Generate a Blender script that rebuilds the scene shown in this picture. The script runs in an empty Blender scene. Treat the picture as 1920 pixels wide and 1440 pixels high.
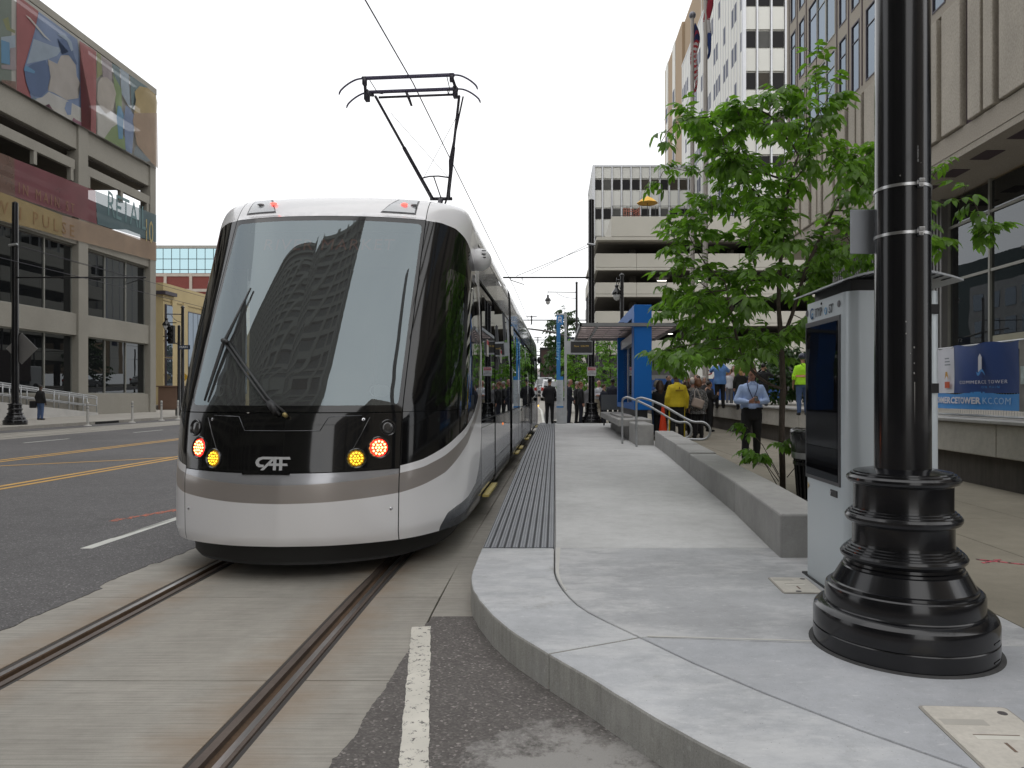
import bpy, bmesh, math, random
from mathutils import Vector, Matrix, noise as mnoise

R = math.radians
rnd = random.Random(7)
scene = bpy.context.scene
COL = scene.collection

# ------------------------------------------------------------------ camera
cam_d = bpy.data.cameras.new('camera')
cam = bpy.data.objects.new('camera', cam_d)
COL.objects.link(cam)
cam.location = (0, 0, 1.5)
cam.rotation_euler = (R(90), 0, 0)
cam_d.sensor_width = 36.0
cam_d.lens = 36.0 * 1340 / 1920
cam_d.shift_x = -80 / 1920
cam_d.shift_y = 17 / 1920
cam_d.clip_start = 0.05
cam_d.clip_end = 5000
scene.camera = cam

# ------------------------------------------------------------------ overcast sky
SUN_EL, SUN_ROT = R(52), R(165)
world = bpy.data.worlds.new('World')
scene.world = world
world.use_nodes = True
nt = world.node_tree
nt.nodes.clear()
w_out = nt.nodes.new('ShaderNodeOutputWorld')
w_bg = nt.nodes.new('ShaderNodeBackground')
w_sky = nt.nodes.new('ShaderNodeTexSky')
w_sky.sky_type = 'NISHITA'
w_sky.sun_disc = False
w_sky.sun_elevation = SUN_EL
w_sky.sun_rotation = SUN_ROT
w_tc = nt.nodes.new('ShaderNodeTexCoord')
w_map = nt.nodes.new('ShaderNodeMapping')
w_map.inputs['Scale'].default_value = (1, 1, 2.6)
w_noise = nt.nodes.new('ShaderNodeTexNoise')
w_noise.inputs['Scale'].default_value = 1.7
w_noise.inputs['Detail'].default_value = 5
w_noise.inputs['Roughness'].default_value = 0.55
w_ramp = nt.nodes.new('ShaderNodeValToRGB')
w_ramp.color_ramp.elements[0].position = 0.3
w_ramp.color_ramp.elements[0].color = (0.80, 0.82, 0.86, 1)
w_ramp.color_ramp.elements[1].position = 0.62
w_ramp.color_ramp.elements[1].color = (1.0, 1.0, 1.0, 1)
w_gain = nt.nodes.new('ShaderNodeVectorMath')
w_gain.operation = 'SCALE'
w_gain.inputs['Scale'].default_value = 12.6
w_mix = nt.nodes.new('ShaderNodeMixRGB')
w_mix.inputs['Fac'].default_value = 0.93          # cloud cover over the clear sky
w_bg.inputs['Strength'].default_value = 0.1
nt.links.new(w_tc.outputs['Generated'], w_map.inputs['Vector'])
nt.links.new(w_map.outputs['Vector'], w_noise.inputs['Vector'])
nt.links.new(w_noise.outputs['Fac'], w_ramp.inputs['Fac'])
nt.links.new(w_ramp.outputs['Color'], w_gain.inputs[0])
nt.links.new(w_sky.outputs['Color'], w_mix.inputs['Color1'])
nt.links.new(w_gain.outputs['Vector'], w_mix.inputs['Color2'])
nt.links.new(w_mix.outputs['Color'], w_bg.inputs['Color'])
nt.links.new(w_bg.outputs['Background'], w_out.inputs['Surface'])

sun_d = bpy.data.lights.new('sun', 'SUN')
sun_d.energy = 1.4
sun_d.angle = R(120)
sun_d.color = (1.0, 0.97, 0.93)
sun = bpy.data.objects.new('sun', sun_d)
COL.objects.link(sun)
sun.location = (0, 0, 60)
sun.rotation_euler = (R(90) - SUN_EL, 0, R(180) - SUN_ROT)

scene.view_settings.view_transform = 'Standard'
scene.view_settings.look = 'None'
scene.view_settings.gamma = 1
scene.view_settings.exposure = 0.15
scene.view_settings.use_curve_mapping = False
scene.cycles.max_bounces = 8
scene.cycles.transparent_max_bounces = 12
scene.cycles.use_denoising = True

# ------------------------------------------------------------------ materials
MATS = {}


def _base(name):
    m = bpy.data.materials.new(name)
    m.use_nodes = True
    n = m.node_tree
    b = n.nodes['Principled BSDF']
    return m, n, b


def _pos(n, scale=(1, 1, 1)):
    g = n.nodes.new('ShaderNodeNewGeometry')
    mp = n.nodes.new('ShaderNodeMapping')
    mp.inputs['Scale'].default_value = scale
    n.links.new(g.outputs['Position'], mp.inputs['Vector'])
    return mp.outputs['Vector']


def _noise(n, vec, scale, detail=4, rough=0.55):
    t = n.nodes.new('ShaderNodeTexNoise')
    t.inputs['Scale'].default_value = scale
    t.inputs['Detail'].default_value = detail
    t.inputs['Roughness'].default_value = rough
    n.links.new(vec, t.inputs['Vector'])
    return t.outputs['Fac']


def _ramp(n, fac, stops):
    r = n.nodes.new('ShaderNodeValToRGB')
    e = r.color_ramp.elements
    while len(e) < len(stops):
        e.new(0.5)
    for i, (p, c) in enumerate(stops):
        e[i].position = p
        e[i].color = (c, c, c, 1) if isinstance(c, (int, float)) else (*c, 1)
    n.links.new(fac, r.inputs['Fac'])
    return r.outputs['Color']


def _mul(n, a, b, fac=1.0, mode='MULTIPLY'):
    x = n.nodes.new('ShaderNodeMixRGB')
    x.blend_type = mode
    if isinstance(fac, (int, float)):
        x.inputs['Fac'].default_value = fac
    else:
        n.links.new(fac, x.inputs['Fac'])
    for k, v in ((1, a), (2, b)):
        if isinstance(v, tuple):
            x.inputs[k].default_value = (*v, 1) if len(v) == 3 else v
        else:
            n.links.new(v, x.inputs[k])
    return x.outputs['Color']


def _bump(n, b, fac, strength, dist=0.01):
    bp = n.nodes.new('ShaderNodeBump')
    bp.inputs['Strength'].default_value = strength
    bp.inputs['Distance'].default_value = dist
    n.links.new(fac, bp.inputs['Height'])
    n.links.new(bp.outputs['Normal'], b.inputs['Normal'])


def _tone(c):
    # the sampled colours carry the camera's own contrast; keep reflectances physical
    return tuple(max(0.0, min(1.0, v)) for v in c)


def mat(name, c, rough=0.6, metal=0.0, var=0.12, scale=1.5, fine=0.0, fscale=40, bump=0.0, bscale=90, spec=0.5, coat=0.0, stretch=(1, 1, 1)):
    if name in MATS:
        return MATS[name]
    m, n, b = _base(name)
    c = _tone(c)
    v = _pos(n, stretch)
    f = _noise(n, v, scale, 5)
    col = _mul(n, tuple(c), _ramp(n, f, [(0.25, 1 - var), (0.75, 1 + var)]))
    if fine:
        f2 = _noise(n, v, fscale, 3, 0.7)
        col = _mul(n, col, _ramp(n, f2, [(0.3, 1 - fine), (0.7, 1 + fine)]))
    n.links.new(col, b.inputs['Base Color'])
    b.inputs['Roughness'].default_value = rough
    b.inputs['Metallic'].default_value = metal
    b.inputs['Specular IOR Level'].default_value = spec
    b.inputs['Coat Weight'].default_value = coat
    b.inputs['Coat Roughness'].default_value = 0.05
    if bump:
        _bump(n, b, _noise(n, v, bscale, 4, 0.6), bump)
    MATS[name] = m
    return m


def emit(name, c, s):
    if name in MATS:
        return MATS[name]
    m, n, b = _base(name)
    b.inputs['Base Color'].default_value = (*[x * 0.5 for x in c], 1)
    b.inputs['Emission Color'].default_value = (*c, 1)
    b.inputs['Emission Strength'].default_value = s
    b.inputs['Roughness'].default_value = 0.3
    MATS[name] = m
    return m


def glass(name, tint=(0.3, 0.33, 0.33), refl=0.28, body=(0.01, 0.012, 0.012), trans=0.6, rough=0.0, wav=0.0, gcol=(0.93, 0.97, 1.0)):
    """Dark window glass: part see-through, part dark body, with a mirror coat."""
    if name in MATS:
        return MATS[name]
    m, n, b = _base(name)
    n.nodes.remove(b)
    out = n.nodes['Material Output']
    tr = n.nodes.new('ShaderNodeBsdfTransparent')
    tr.inputs['Color'].default_value = (*tint, 1)
    df = n.nodes.new('ShaderNodeBsdfDiffuse')
    df.inputs['Color'].default_value = (*body, 1)
    gl = n.nodes.new('ShaderNodeBsdfGlossy')
    gl.inputs['Roughness'].default_value = rough
    gl.inputs['Color'].default_value = (*gcol, 1)
    fr = n.nodes.new('ShaderNodeFresnel')
    fr.inputs['IOR'].default_value = 1.5
    mr = n.nodes.new('ShaderNodeMapRange')
    mr.inputs['To Min'].default_value = refl - 0.04
    mr.inputs['To Max'].default_value = 1.0
    n.links.new(fr.outputs['Fac'], mr.inputs['Value'])
    m1 = n.nodes.new('ShaderNodeMixShader')
    m1.inputs['Fac'].default_value = trans
    n.links.new(df.outputs[0], m1.inputs[1])
    n.links.new(tr.outputs[0], m1.inputs[2])
    m2 = n.nodes.new('ShaderNodeMixShader')
    n.links.new(mr.outputs[0], m2.inputs['Fac'])
    n.links.new(m1.outputs[0], m2.inputs[1])
    n.links.new(gl.outputs[0], m2.inputs[2])
    n.links.new(m2.outputs[0], out.inputs['Surface'])
    if wav:
        bp = n.nodes.new('ShaderNodeBump')
        bp.inputs['Strength'].default_value = wav
        bp.inputs['Distance'].default_value = 0.05
        n.links.new(_noise(n, _pos(n), 0.7, 1), bp.inputs['Height'])
        n.links.new(bp.outputs['Normal'], gl.inputs['Normal'])
    MATS[name] = m
    return m


# ------------------------------------------------------------------ mesh builder
class MB:
    def __init__(s):
        s.v, s.f = [], []

    def add(s, vs, fs):
        o = len(s.v)
        s.v += [tuple(p) for p in vs]
        s.f += [tuple(i + o for i in f) for f in fs]
        return s

    def box(s, x0, x1, y0, y1, z0, z1):
        x0, x1 = min(x0, x1), max(x0, x1)
        y0, y1 = min(y0, y1), max(y0, y1)
        z0, z1 = min(z0, z1), max(z0, z1)
        return s.add([(x0, y0, z0), (x1, y0, z0), (x1, y1, z0), (x0, y1, z0), (x0, y0, z1), (x1, y0, z1), (x1, y1, z1), (x0, y1, z1)],
                     [(0, 3, 2, 1), (4, 5, 6, 7), (0, 1, 5, 4), (1, 2, 6, 5), (2, 3, 7, 6), (3, 0, 4, 7)])

    def tube(s, pts, r, seg=8, cap=True, flat=None):
        """Tapered tube along points; r one radius or a list; flat = (axis, factor) squashes the section along an axis."""
        P = [Vector(p) for p in pts]
        rs = r if isinstance(r, (list, tuple)) else [r] * len(P)
        o = len(s.v)
        prev = None
        for i, p in enumerate(P):
            d = (P[min(i + 1, len(P) - 1)] - P[max(i - 1, 0)])
            d = d.normalized() if d.length > 1e-9 else Vector((0, 0, 1))
            if prev is None:
                a = Vector((0, 0, 1)) if abs(d.z) < 0.9 else Vector((1, 0, 0))
                u = a.cross(d).normalized()
            else:
                u = (prev - d * prev.dot(d))
                u = u.normalized() if u.length > 1e-6 else d.orthogonal().normalized()
            prev = u
            w = d.cross(u)
            for k in range(seg):
                a = 2 * math.pi * k / seg
                q = (u * math.cos(a) + w * math.sin(a)) * rs[i]
                if flat:
                    ax = Vector(flat[0])
                    q -= ax * q.dot(ax) * (1 - flat[1])
                s.v.append(tuple(p + q))
        for i in range(len(P) - 1):
            for k in range(seg):
                a, b = o + i * seg + k, o + i * seg + (k + 1) % seg
                s.f.append((a, b, b + seg, a + seg))
        if cap:
            s.f.append(tuple(o + k for k in reversed(range(seg))))
            s.f.append(tuple(o + (len(P) - 1) * seg + k for k in range(seg)))
        return s

    def lathe(s, prof, c=(0, 0, 0), seg=32):
        o = len(s.v)
        for r, z in prof:
            for k in range(seg):
                a = 2 * math.pi * k / seg
                s.v.append((c[0] + r * math.cos(a), c[1] + r * math.sin(a), c[2] + z))
        for i in range(len(prof) - 1):
            for k in range(seg):
                a, b = o + i * seg + k, o + i * seg + (k + 1) % seg
                s.f.append((a, b, b + seg, a + seg))
        s.f.append(tuple(o + k for k in reversed(range(seg))))
        s.f.append(tuple(o + (len(prof) - 1) * seg + k for k in range(seg)))
        return s

    def ball(s, c, r, seg=12, rings=8):
        r = r if isinstance(r, (tuple, list)) else (r, r, r)
        o = len(s.v)
        s.v.append((c[0], c[1], c[2] - r[2]))
        for i in range(1, rings):
            t = -math.pi / 2 + math.pi * i / rings
            for k in range(seg):
                a = 2 * math.pi * k / seg
                s.v.append((c[0] + r[0] * math.cos(t) * math.cos(a), c[1] + r[1] * math.cos(t) * math.sin(a), c[2] + r[2] * math.sin(t)))
        s.v.append((c[0], c[1], c[2] + r[2]))
        e = len(s.v) - 1
        for k in range(seg):
            s.f.append((o, o + 1 + (k + 1) % seg, o + 1 + k))
            s.f.append((e, o + 1 + (rings - 2) * seg + k, o + 1 + (rings - 2) * seg + (k + 1) % seg))
        for i in range(rings - 2):
            for k in range(seg):
                a, b = o + 1 + i * seg + k, o + 1 + i * seg + (k + 1) % seg
                s.f.append((a, b, b + seg, a + seg))
        return s

    def prism(s, poly, z0, z1, top=None):
        """Polygon (x, y) extruded from z0 to z1; z1 may be a function of (x, y)."""
        n = len(poly)
        area = sum(poly[i][0] * poly[(i + 1) % n][1] - poly[(i + 1) % n][0] * poly[i][1] for i in range(n))
        if area < 0:
            poly = list(reversed(poly))
        zf = z1 if callable(z1) else (lambda x, y: z1)
        vs = [(x, y, z0) for x, y in poly] + [(x, y, zf(x, y)) for x, y in poly]
        fs = [tuple(reversed(range(n))), tuple(range(n, 2 * n))] + [(i, (i + 1) % n, n + (i + 1) % n, n + i) for i in range(n)]
        return s.add(vs, fs)

    def plate(s, poly, M, t):
        """2-D polygon given thickness t and placed by matrix M (local z is the face's normal; the face is at z = t)."""
        o = len(s.v)
        s.prism(poly, 0, t)
        for i in range(o, len(s.v)):
            s.v[i] = tuple(M @ Vector(s.v[i]))
        return s

    def xf(s, M):
        s.v = [tuple(M @ Vector(p)) for p in s.v]
        return s

    def mesh(s, name, smooth=False):
        me = bpy.data.meshes.new(name)
        me.from_pydata(s.v, [], s.f)
        me.validate()
        if smooth:
            me.polygons.foreach_set('use_smooth', [True] * len(me.polygons))
        me.update()
        return me

    def build(s, name, m, parent=None, smooth=False, bevel=0.0, seg=2, world=True, auto=None):
        """Link as ONE object; vertices are world coordinates and are made relative to the parent chain (unrotated)."""
        off = Vector((0, 0, 0))
        p = parent
        while p is not None and world:
            off += Vector(p.location)
            p = p.parent
        if off.length:
            s.v = [(a - off.x, b - off.y, c - off.z) for a, b, c in s.v]
        me = s.mesh(name, smooth)
        if auto and smooth:
            sharp_by_angle(me, auto)
        o = bpy.data.objects.new(name, me)
        COL.objects.link(o)
        if m:
            me.materials.append(m)
        o.parent = parent
        if bevel:
            bv = o.modifiers.new('bevel', 'BEVEL')
            bv.width = bevel
            bv.segments = seg
            bv.limit_method = 'ANGLE'
            bv.angle_limit = R(40)
        return o


def sharp_by_angle(me, deg):
    bm = bmesh.new()
    bm.from_mesh(me)
    lim = R(deg)
    for e in bm.edges:
        if len(e.link_faces) == 2 and e.calc_face_angle(0) > lim:
            e.smooth = False
    bm.to_mesh(me)
    bm.free()


def tag(o, label=None, cat=None, group=None, kind=None):
    for k, v in (('label', label), ('category', cat), ('group', group), ('kind', kind)):
        if v:
            o[k] = v
    return o


def thing(name, label, cat, loc=(0, 0, 0), rotz=0.0, group=None):
    o = bpy.data.objects.new(name, None)
    COL.objects.link(o)
    o.empty_display_size = 0.2
    o.location = loc
    o.rotation_euler = (0, 0, rotz)
    return tag(o, label, cat, group)


def structure(mb, name, m, label=None, **kw):
    return tag(mb.build(name, m, **kw), label, None, None, 'structure')


def share(src, name, parent=None, loc=(0, 0, 0), rot=(0, 0, 0), scale=(1, 1, 1)):
    """A sibling object that shares src's mesh data."""
    o = src.copy()
    o.name = name
    COL.objects.link(o)
    o.parent = parent
    o.location = loc
    o.rotation_euler = rot
    o.scale = scale
    return o


def kids(o):
    return [c for c in o.children]


def copy_tree(o, parent=None, top=True):
    c = o.copy()
    COL.objects.link(c)
    c.parent = parent
    for ch in list(o.children):
        copy_tree(ch, c, False)
    return c


def place(M, name='x'):
    return M


def frame(origin, xdir, ydir):
    x = Vector(xdir).normalized()
    y = Vector(ydir).normalized()
    z = x.cross(y)
    M = Matrix((( x.x, y.x, z.x, origin[0]), (x.y, y.y, z.y, origin[1]), (x.z, y.z, z.z, origin[2]), (0, 0, 0, 1)))
    return M


def face_cam(o):
    return frame(o, (1, 0, 0), (0, 0, 1))


def face_west(o):      # on surfaces seen from the street side of the right-hand pavement
    return frame(o, (0, -1, 0), (0, 0, 1))


def face_east(o):      # on surfaces of the left-hand buildings
    return frame(o, (0, 1, 0), (0, 0, 1))


def text_mb(body, size, M, depth=0.004, align='CENTER', sx=1.0, spacing=1.0, bold=0.0):
    cu = bpy.data.curves.new('lettering', 'FONT')
    cu.body = body
    cu.size = size
    cu.align_x = align
    cu.align_y = 'CENTER'
    cu.extrude = depth / 2
    cu.space_character = spacing
    cu.offset = bold
    cu.resolution_u = 2
    ob = bpy.data.objects.new('lettering', cu)
    COL.objects.link(ob)
    dg = bpy.context.evaluated_depsgraph_get()
    me = bpy.data.meshes.new_from_object(ob.evaluated_get(dg))
    mb = MB()
    mb.add([M @ Vector((v.co.x * sx, v.co.y, v.co.z + depth / 2)) for v in me.vertices], [tuple(p.vertices) for p in me.polygons])
    bpy.data.objects.remove(ob)
    bpy.data.curves.remove(cu)
    bpy.data.meshes.remove(me)
    return mb


def interp(tab, x):
    if x <= tab[0][0]:
        return tab[0][1]
    for (a, b), (c, d) in zip(tab, tab[1:]):
        if x <= c:
            return b + (d - b) * (x - a) / (c - a)
    return tab[-1][1]


def smooth_path(pts, n):
    """Catmull-Rom through 2-D or 3-D points, resampled to n+1 points by arc length."""
    P = [Vector((*p, 0)) if len(p) == 2 else Vector(p) for p in pts]
    dense = []
    for i in range(len(P) - 1):
        p0, p1, p2, p3 = P[max(i - 1, 0)], P[i], P[i + 1], P[min(i + 2, len(P) - 1)]
        for k in range(24):
            t = k / 24
            dense.append(0.5 * ((2 * p1) + (p2 - p0) * t + (2 * p0 - 5 * p1 + 4 * p2 - p3) * t * t + (3 * p1 - p0 - 3 * p2 + p3) * t ** 3))
    dense.append(P[-1])
    L = [0.0]
    for a, b in zip(dense, dense[1:]):
        L.append(L[-1] + (b - a).length)
    out, j = [], 0
    for k in range(n + 1):
        t = L[-1] * k / n
        while j < len(L) - 2 and L[j + 1] < t:
            j += 1
        u = (t - L[j]) / max(L[j + 1] - L[j], 1e-9)
        out.append(dense[j].lerp(dense[j + 1], min(1, u)))
    dim = len(pts[0])
    return [tuple(p)[:dim] for p in out]
# ------------------------------------------------------------------ ground materials
def asphalt_mat(name, c, dust=None):
    m, n, b = _base(name)
    v = _pos(n)
    big = _ramp(n, _noise(n, v, 0.35, 5, 0.6), [(0.3, 0.82), (0.7, 1.16)])
    mid = _ramp(n, _noise(n, v, 5, 5, 0.65), [(0.3, 0.9), (0.7, 1.1)])
    vo = n.nodes.new('ShaderNodeTexVoronoi')
    vo.inputs['Scale'].default_value = 95
    n.links.new(v, vo.inputs['Vector'])
    sep = n.nodes.new('ShaderNodeSeparateColor')
    n.links.new(vo.outputs['Color'], sep.inputs[0])
    chips = _ramp(n, sep.outputs[0], [(0.0, 0.72), (0.6, 0.93), (0.88, 1.12), (0.97, 1.6), (1.0, 2.4)])
    col = _mul(n, _mul(n, _mul(n, c, big), mid), chips)
    if dust:
        (px, py, pr), dc = dust
        g = n.nodes.new('ShaderNodeNewGeometry')
        dv = n.nodes.new('ShaderNodeVectorMath')
        dv.operation = 'DISTANCE'
        dv.inputs[1].default_value = (px, py, 0)
        n.links.new(g.outputs['Position'], dv.inputs[0])
        mr = n.nodes.new('ShaderNodeMapRange')
        mr.inputs['From Min'].default_value = pr
        mr.inputs['From Max'].default_value = 0.1
        n.links.new(dv.outputs['Value'], mr.inputs['Value'])
        nz = _noise(n, v, 6.5, 14, 0.80)
        mm = n.nodes.new('ShaderNodeMath')
        mm.operation = 'MULTIPLY'
        n.links.new(mr.outputs[0], mm.inputs[0])
        n.links.new(nz, mm.inputs[1])
        msk = _ramp(n, mm.outputs[0], [(0.30, 0.0), (0.36, 0.45), (0.42, 0.95)])
        col = _mul(n, col, dc, msk, 'MIX')
    n.links.new(col, b.inputs['Base Color'])
    b.inputs['Roughness'].default_value = 0.82
    b.inputs['Specular IOR Level'].default_value = 0.35
    _bump(n, b, vo.outputs['Distance'], 0.35, 0.006)
    return m


def concrete_mat(name, c, stretch=(1, 1, 1), streak=0.0, patch=0.0, rails=None, rough=0.75, fine=0.06, spot=0.0, patch_c=(0.62, 0.62, 0.60)):
    m, n, b = _base(name)
    v = _pos(n)
    col = _mul(n, c, _ramp(n, _noise(n, v, 0.9, 6, 0.6), [(0.3, 0.84), (0.7, 1.13)]))
    col = _mul(n, col, _ramp(n, _noise(n, v, 160, 3, 0.7), [(0.3, 1 - fine), (0.7, 1 + fine)]))
    h = _noise(n, v, 120, 4, 0.6)
    if streak:
        sv = _pos(n, stretch)
        st = _noise(n, sv, 1.0, 6, 0.7)
        col = _mul(n, col, _ramp(n, st, [(0.28, 1 - streak), (0.5, 1.0), (0.72, 1 + streak * 0.6)]))
        h = st
    mott = _noise(n, v, 7.5, 9, 0.72)
    col = _mul(n, col, _ramp(n, mott, [(0.32, 0.90), (0.5, 1.0), (0.68, 1.07)]))
    if patch:
        pt = _noise(n, _pos(n, (0.8, 1.7, 1)), 1.25, 14, 0.74)
        col = _mul(n, col, patch_c, _ramp(n, pt, [(0.49, 0.0), (0.56, patch * .55), (0.66, patch)]), 'MIX')
        fl = _noise(n, _pos(n, (3, 7, 3)), 5, 10, 0.75)
        col = _mul(n, col, (0.72, 0.72, 0.71), _ramp(n, fl, [(0.58, 0.0), (0.66, 0.35)]), 'MIX')
    if spot:
        sp = _noise(n, v, 2.2, 12, 0.78)
        col = _mul(n, col, (0.17, 0.155, 0.13), _ramp(n, sp, [(0.585, 0.0), (0.66, spot), (0.74, min(1, spot * 2))]), 'MIX')
        pit = n.nodes.new('ShaderNodeTexVoronoi')
        pit.inputs['Scale'].default_value = 38
        n.links.new(v, pit.inputs['Vector'])
        col = _mul(n, col, (0.10, 0.095, 0.085), _ramp(n, pit.outputs['Distance'], [(0.05, 0.75), (0.09, 0.0)]), 'MIX')
    if rails:
        g = n.nodes.new('ShaderNodeNewGeometry')
        sx = n.nodes.new('ShaderNodeSeparateXYZ')
        n.links.new(g.outputs['Position'], sx.inputs[0])
        best = None
        for xr in rails:
            s1 = n.nodes.new('ShaderNodeMath')
            s1.operation = 'SUBTRACT'
            s1.inputs[1].default_value = xr
            n.links.new(sx.outputs[0], s1.inputs[0])
            a1 = n.nodes.new('ShaderNodeMath')
            a1.operation = 'ABSOLUTE'
            n.links.new(s1.outputs[0], a1.inputs[0])
            if best is None:
                best = a1.outputs[0]
            else:
                mn = n.nodes.new('ShaderNodeMath')
                mn.operation = 'MINIMUM'
                n.links.new(best, mn.inputs[0])
                n.links.new(a1.outputs[0], mn.inputs[1])
                best = mn.outputs[0]
        near = n.nodes.new('ShaderNodeMapRange')
        near.inputs['From Min'].default_value = 0.60
        near.inputs['From Max'].default_value = 0.06
        n.links.new(best, near.inputs['Value'])
        nz = _noise(n, _pos(n, (1, 2.2, 1)), 1.3, 6, 0.65)
        mm = n.nodes.new('ShaderNodeMath')
        mm.operation = 'MULTIPLY'
        n.links.new(near.outputs[0], mm.inputs[0])
        n.links.new(nz, mm.inputs[1])
        col = _mul(n, col, (0.235, 0.165, 0.105), _ramp(n, mm.outputs[0], [(0.20, 0.0), (0.55, 0.62)]), 'MIX')
    n.links.new(col, b.inputs['Base Color'])
    b.inputs['Roughness'].default_value = rough
    b.inputs['Specular IOR Level'].default_value = 0.35
    _bump(n, b, h, 0.22, 0.006)
    return m


M_ASPH = asphalt_mat('asphalt', (0.113, 0.109, 0.109))
M_ASPH2 = asphalt_mat('asphalt_patch', (0.128, 0.117, 0.110), ((0.05, 2.75, 1.15), (0.29, 0.28, 0.265)))
M_TRACK = concrete_mat('track_concrete', (0.30, 0.283, 0.250), (1.6, 85, 1), 0.34, 0.0, (-1.44, -2.94))
M_PLAT = concrete_mat('platform_concrete', (0.50, 0.50, 0.495), (2, 20, 1), 0.05, 0.0, rough=0.68)
M_BULB = concrete_mat('kerb_concrete', (0.415, 0.425, 0.44), (2, 5, 1), 0.07, 0.55, rough=0.62, spot=0.28, patch_c=(0.64, 0.64, 0.635))
M_BULB2 = concrete_mat('corner_concrete', (0.375, 0.385, 0.405), (2, 5, 1), 0.05, 0.22, rough=0.6, spot=0.12, patch_c=(0.52, 0.52, 0.525))
M_BULB3 = concrete_mat('corner_concrete_patched', (0.375, 0.38, 0.39), (2, 6, 1), 0.06, 0.75, rough=0.64, spot=0.2, patch_c=(0.58, 0.58, 0.575))
M_KFACE = concrete_mat('kerb_face', (0.34, 0.335, 0.31), (22, 22, 1.5), 0.22, 0.35, rough=0.85, spot=0.5, fine=0.2, patch_c=(0.42, 0.42, 0.41))
M_WALK = concrete_mat('pavement_concrete', (0.235, 0.212, 0.168), (3, 3, 1), 0.05, 0.0, fine=0.12, spot=0.15)
M_FARWALK = concrete_mat('far_pavement_concrete', (0.34, 0.32, 0.285), (3, 3, 1), 0.05, 0.0)
M_WALLC = concrete_mat('precast_concrete', (0.36, 0.355, 0.345), (6, 6, 6), 0.05, 0.0, fine=0.10, spot=0.15)
M_AGG = concrete_mat('aggregate_concrete', (0.42, 0.40, 0.36), (9, 9, 9), 0.10, 0.0, fine=0.32, spot=0.3)
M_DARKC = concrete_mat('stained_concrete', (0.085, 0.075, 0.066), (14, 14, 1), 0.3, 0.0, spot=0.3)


def paint_mat(name, c, wear):
    m, n, b = _base(name)
    v = _pos(n)
    f = _noise(n, v, 26, 7, 0.75)
    col = _mul(n, c, _ramp(n, _noise(n, v, 3, 4), [(0.3, 0.86), (0.7, 1.08)]))
    col = _mul(n, col, (0.07, 0.066, 0.066), _ramp(n, f, [(wear, 1.0), (wear + 0.035, 0.0)]), 'MIX')
    n.links.new(col, b.inputs['Base Color'])
    b.inputs['Roughness'].default_value = 0.7
    return m


M_WHITE_LINE = paint_mat('white_road_paint', (0.60, 0.575, 0.51), 0.40)
M_WHITE_LINE2 = paint_mat('thin_white_road_paint', (0.56, 0.56, 0.52), 0.33)
M_YELLOW_LINE = paint_mat('yellow_road_paint', (0.52, 0.30, 0.07), 0.34)
M_ORANGE_MARK = paint_mat('orange_spray_paint', (0.45, 0.10, 0.04), 0.46)
M_RED_MARK = paint_mat('pink_spray_paint', (0.55, 0.10, 0.13), 0.46)

M_STEEL = mat('rail_steel', (0.34, 0.325, 0.315), 0.30, 0.85, 0.2, 3, fine=0.12, stretch=(6, .3, 1))
M_RAILRUST = mat('rail_rust', (0.085, 0.052, 0.030), 0.8, 0.1, 0.3, 4, fine=0.2)
M_RAILDARK = mat('rail_lip', (0.115, 0.090, 0.075), 0.55, 0.4, 0.2, 4, fine=0.15)
M_RUBBER = mat('rubber', (0.045, 0.04, 0.037), 0.85)
M_BLACKVOID = mat('dark_gap', (0.01, 0.01, 0.01), 0.9)


def offset_poly(poly, d):
    n = len(poly)
    area = sum(poly[i][0] * poly[(i + 1) % n][1] - poly[(i + 1) % n][0] * poly[i][1] for i in range(n))
    sgn = 1 if area > 0 else -1
    out = []
    for i in range(n):
        p0, p1, p2 = Vector(poly[i - 1]), Vector(poly[i]), Vector(poly[(i + 1) % n])
        e1, e2 = (p1 - p0).normalized(), (p2 - p1).normalized()
        n1, n2 = Vector((-e1.y, e1.x)) * sgn, Vector((-e2.y, e2.x)) * sgn
        b = n1 + n2
        b = b.normalized() if b.length > 1e-6 else n1
        k = d / max(0.35, b.dot(n1))
        q = p1 + b * k
        out.append((q.x, q.y))
    return out


def slab(name, poly, z0, z1, m, parent=None, gap=0.003, bevel=0.006):
    return MB().prism(offset_poly(poly, gap) if gap else poly, z0, z1).build(name, m, parent, bevel=bevel)


def DX(y):            # the track's slow bend
    return interp([(-12, 0.2), (2.9, 0.05), (6.2, 0.0), (10, 0.03), (30, 0.2), (60, 0.2), (200, -3.0)], y)


# ------------------------------------------------------------------ ground, roads, track slab
structure(MB().add([(-1500, -1500, -0.03), (1500, -1500, -0.03), (1500, 2500, -0.03), (-1500, 2500, -0.03)], [(0, 1, 2, 3)]), 'ground', M_FARWALK)

edge = []
y = -14.0
while y < 300:
    jag = 0.035 * mnoise.noise((y * 2.1, 0.3, 0)) + 0.03 * mnoise.noise((y * 7.7, 4.0, 0)) + (0.012 * mnoise.noise((y * 31, 8, 0)) if y < 16 else 0)
    edge.append((-3.50 + DX(y) + jag - (0.05 if 5.5 < y < 6.3 else 0), y))
    y += 0.04 if y < 12 else (0.6 if y < 40 else 6)
road_poly = [(-22.0, 300), (-22.0, -14)] + edge
structure(MB().prism(road_poly, -0.029, 0.004), 'road', M_ASPH)
structure(MB().prism([(-0.9, 60), (-0.9, 30.5), (3.2, 30.5), (3.2, 60)], -0.029, 0.002), 'road', M_ASPH)


def ZR(y):            # the street climbs beyond the stop
    return interp([(33, 0), (45, 0.40), (60, 1.10), (80, 1.95), (120, 3.1), (300, 4.5)], y)


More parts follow.
